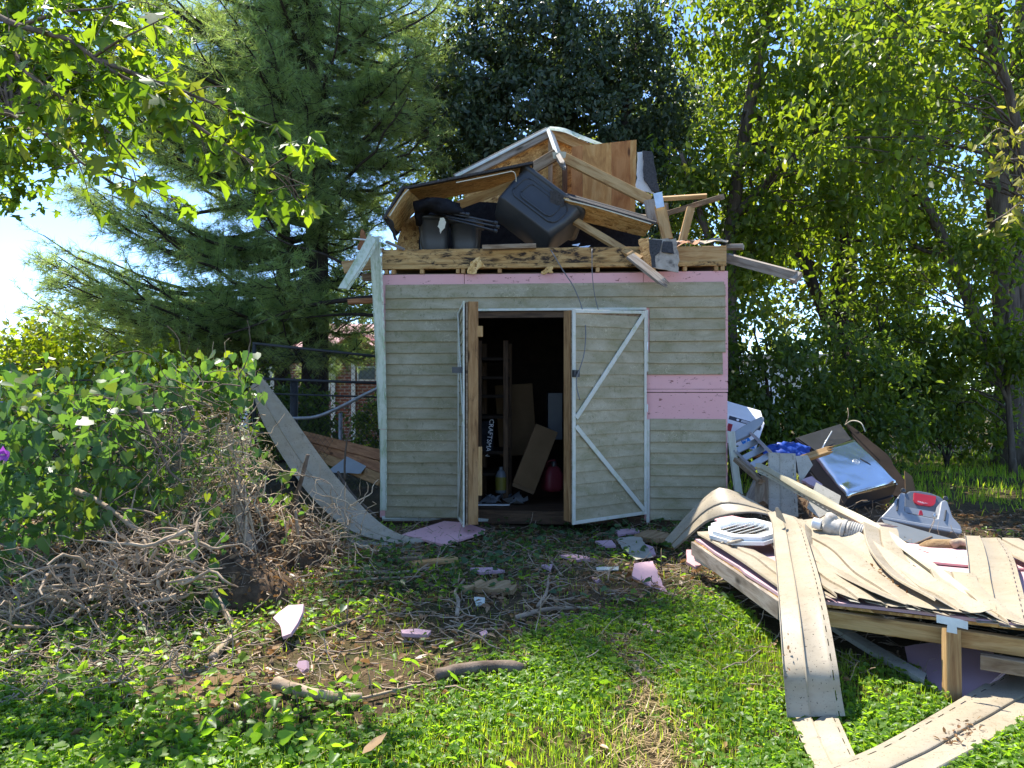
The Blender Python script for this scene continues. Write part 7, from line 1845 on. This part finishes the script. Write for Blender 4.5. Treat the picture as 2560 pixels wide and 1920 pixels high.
# pink foam on the ground
FO = [('big pink foam sheet at the foot of the left door', 'foam', [(1005, 1335, .04), (1110, 1302, .06), (1160, 1305, .06), (1213, 1322, .05), (1212, 1330, .04), (1110, 1360, .03), (1060, 1352, .02)], .004, .2),
      ('torn fan-shaped pink foam shard left of centre', 'foam_pale', [(683, 1545, .06), (720, 1515, .10), (752, 1492, .16), (755, 1530, .10), (748, 1565, .05), (728, 1588, .03), (705, 1590, .03), (700, 1565, .04)], .008, .05),
      ('half-moon pink foam shard before the fallen slab', 'foam_pale', [(1585, 1408, .09), (1632, 1402, .10), (1650, 1440, .06), (1668, 1478, .02), (1640, 1472, .02), (1600, 1455, .03), (1580, 1440, .05)], .008, .05),
      ('pink foam strip in the grass at left', 'foam_pale', [(1002, 1575, .04), (1040, 1572, .04), (1078, 1574, .04), (1070, 1585, .03), (1005, 1585, .03)], .004, .06),
      ('white-pink foam slab among the ivy by the stump', 'foam_pale', [(578, 1455, .05), (612, 1440, .08), (655, 1452, .06), (640, 1480, .03), (590, 1472, .03)], .006, .05),
      ('rose foam block behind the white-pink slab by the stump', 'foam', [(590, 1440, .09), (612, 1430, .11), (626, 1440, .09), (615, 1455, .06)], .004, .05),
      ('pale foam chip right of centre in the sunny grass', 'foam_pale', [(1588, 1560, .03), (1625, 1562, .04), (1662, 1582, .03), (1640, 1586, .02), (1610, 1572, .02)], .012, .03),
      ('small triangular foam chip in the middle grass', 'foam_pale', [(1358, 1600, .02), (1378, 1582, .05), (1376, 1602, .02)], .004, .03),
      ('tiny round foam crumb right of the pink strip', 'foam_pale', [(1198, 1580, .03), (1215, 1574, .04), (1220, 1584, .03), (1205, 1588, .03)], .004, .03),
      ('lilac foam sliver beside the right door', 'foam_pale', [(1535, 1325, .04), (1580, 1320, .05), (1600, 1328, .04), (1545, 1336, .03)], .006, .05),
      ('lilac foam sliver under the torn siding piece', 'foam_pale', [(1488, 1352, .03), (1530, 1350, .03), (1540, 1362, .03), (1510, 1366, .02)], .006, .05),
      ('lilac foam wedge right of the torn siding piece', 'foam_pale', [(1608, 1358, .05), (1632, 1366, .04), (1640, 1386, .02), (1626, 1390, .02)], .004, .05),
      ('long thin foam splinter in the shaded litter', 'foam_pale', [(1175, 1420, .03), (1230, 1418, .03), (1262, 1424, .03), (1200, 1432, .02)], .006, .05),
      ('foam splinter right of the doorway path', 'foam_pale', [(1398, 1388, .03), (1440, 1386, .03), (1488, 1394, .03), (1440, 1400, .02)], .006, .05),
      ('foam crumb among the sticks left of the half-moon shard', 'foam_pale', [(1478, 1442, .02), (1500, 1446, .03), (1490, 1454, .02)], .004, .03),
      ('foam crumb by the long splinter', 'foam_pale', [(1352, 1412, .03), (1382, 1410, .03), (1376, 1424, .02)], .006, .03),
      ('pale foam pebble in the grass at lower left', 'foam_pale', [(745, 1652, .05), (765, 1650, .06), (770, 1672, .03), (752, 1680, .02), (742, 1665, .03)], .004, .03)]
for lab, m, pts, rg, stp in FO:
    tag(plate('foam_shard', [G(u, v, z) for (u, v, z) in pts], .018, M_[m], None, rag=rg, step=stp, n=(0, -.3, 1)), lab, 'foam', 'foam shards on the ground')
tag(plate('white_scrap', [G(1185, 1492, .04), G(1212, 1494, .05), G(1213, 1512, .03), G(1190, 1514, .02)], .006, M_['trim'], None, rag=.006, step=.03, n=(0, -.3, 1)), 'pale blue-white scrap in the middle of the litter', 'scrap')
tag(plate('white_scrap', [G(1490, 1418, .03), G(1548, 1416, .03), G(1546, 1424, .02), G(1492, 1425, .02)], .006, M_['trim'], None, rag=.003, step=.05, n=(0, -.3, 1)), 'narrow pale strip above the half-moon foam shard', 'scrap')
V, Fc = leafset(np.array([tuple(G(905, 1885, .05))], np.float32), np.array([(.5, .5, .25)], np.float32), np.array([(-.6, -.5, .6)], np.float32), np.array([.11]), *LEAF_OVAL)
tag(npobj('fallen_leaf', V, Fc, M_['leaf_dry']), 'single large rust-orange dead leaf in the near grass', 'leaf')

# litter over the mounds
def on_mound(label, cx, cy, rx, ry, h, nl, nt, mat='leaf_dry'):
    th = U(0, 6.283, nl); q = np.sqrt(U(0, 1, nl)) * .97
    x = cx + np.cos(th) * q * rx; y = cy + np.sin(th) * q * ry; z = h * (1 - q ** 2) + .0 + U(-.01, .03, nl)
    A = leafset(np.stack([x, y, z], -1).astype(np.float32), rnd(nl), rnd(nl, .6) + np.array([0, -.2, .7], np.float32), .04 * RNG.uniform(.5, 1.5, nl), *LEAF_OVAL)
    tag(npobj('mound_litter', *A, M_[mat]), 'dead leaves lying on ' + label, 'leaves', kind='stuff')
    th = U(0, 6.283, nt); q = np.sqrt(U(0, 1, nt)) * .95
    st = np.stack([cx + np.cos(th) * q * rx, cy + np.sin(th) * q * ry, h * (1 - q ** 2) + .01], -1)
    p = walk(nt, 7, st, rnd(nt) * np.array([1, .8, .25], np.float32), U(.015, .05, nt), .3)
    V, Fc = nptubes(p, U(.0015, .006, nt)[:, None] * np.linspace(1, .4, 7)[None], 4)
    tag(npobj('mound_twigs', V, Fc, M_['twig'], smooth=True), 'twigs and splinters lying on ' + label, 'twigs', kind='stuff')
on_mound('the dark mound under the brush pile', -2.25, 4.75, 1.0, .5, .36, 900, 300)
on_mound('the dark mound under the dry vines', -2.1, 5.75, .9, .55, .40, 900, 300)
on_mound('the rubbish mound under the grill', 2.75, 7.1, .95, .8, .34, 900, 260)
on_mound('the low mound behind the slab', 2.6, 5.3, 1.0, .9, .20, 900, 300)

n = 8890
x, y = frus(n, 2.3, 7.2); k_ = clear(x, y) & shadeless_shed(x, y) & (RNG.uniform(0, 1, n) < 1.05 - lawn(x, y)); x, y = x[k_], y[k_]; n = len(x)
OCT = ([(1, 0, 0), (0, 1, 0), (-1, 0, 0), (0, -1, 0), (0, 0, .7), (0, 0, -.7)], [(0, 1, 4), (1, 2, 4), (2, 3, 4), (3, 0, 4), (1, 0, 5), (2, 1, 5), (3, 2, 5), (0, 3, 5)])
V, Fc = leafset(np.stack([x, y, hgt(x, y) + .003], -1), rnd(n), rnd(n, .4) + np.array([0, 0, 1], np.float32), .003 + .014 * RNG.uniform(0, 1, n) ** 3, *OCT)
V = V + rnd(len(V), .0016)
tag(npobj('soil_crumbs', V, Fc, M_['clod']), 'crumbs and clods of soil on the bare ground', 'soil', kind='stuff')
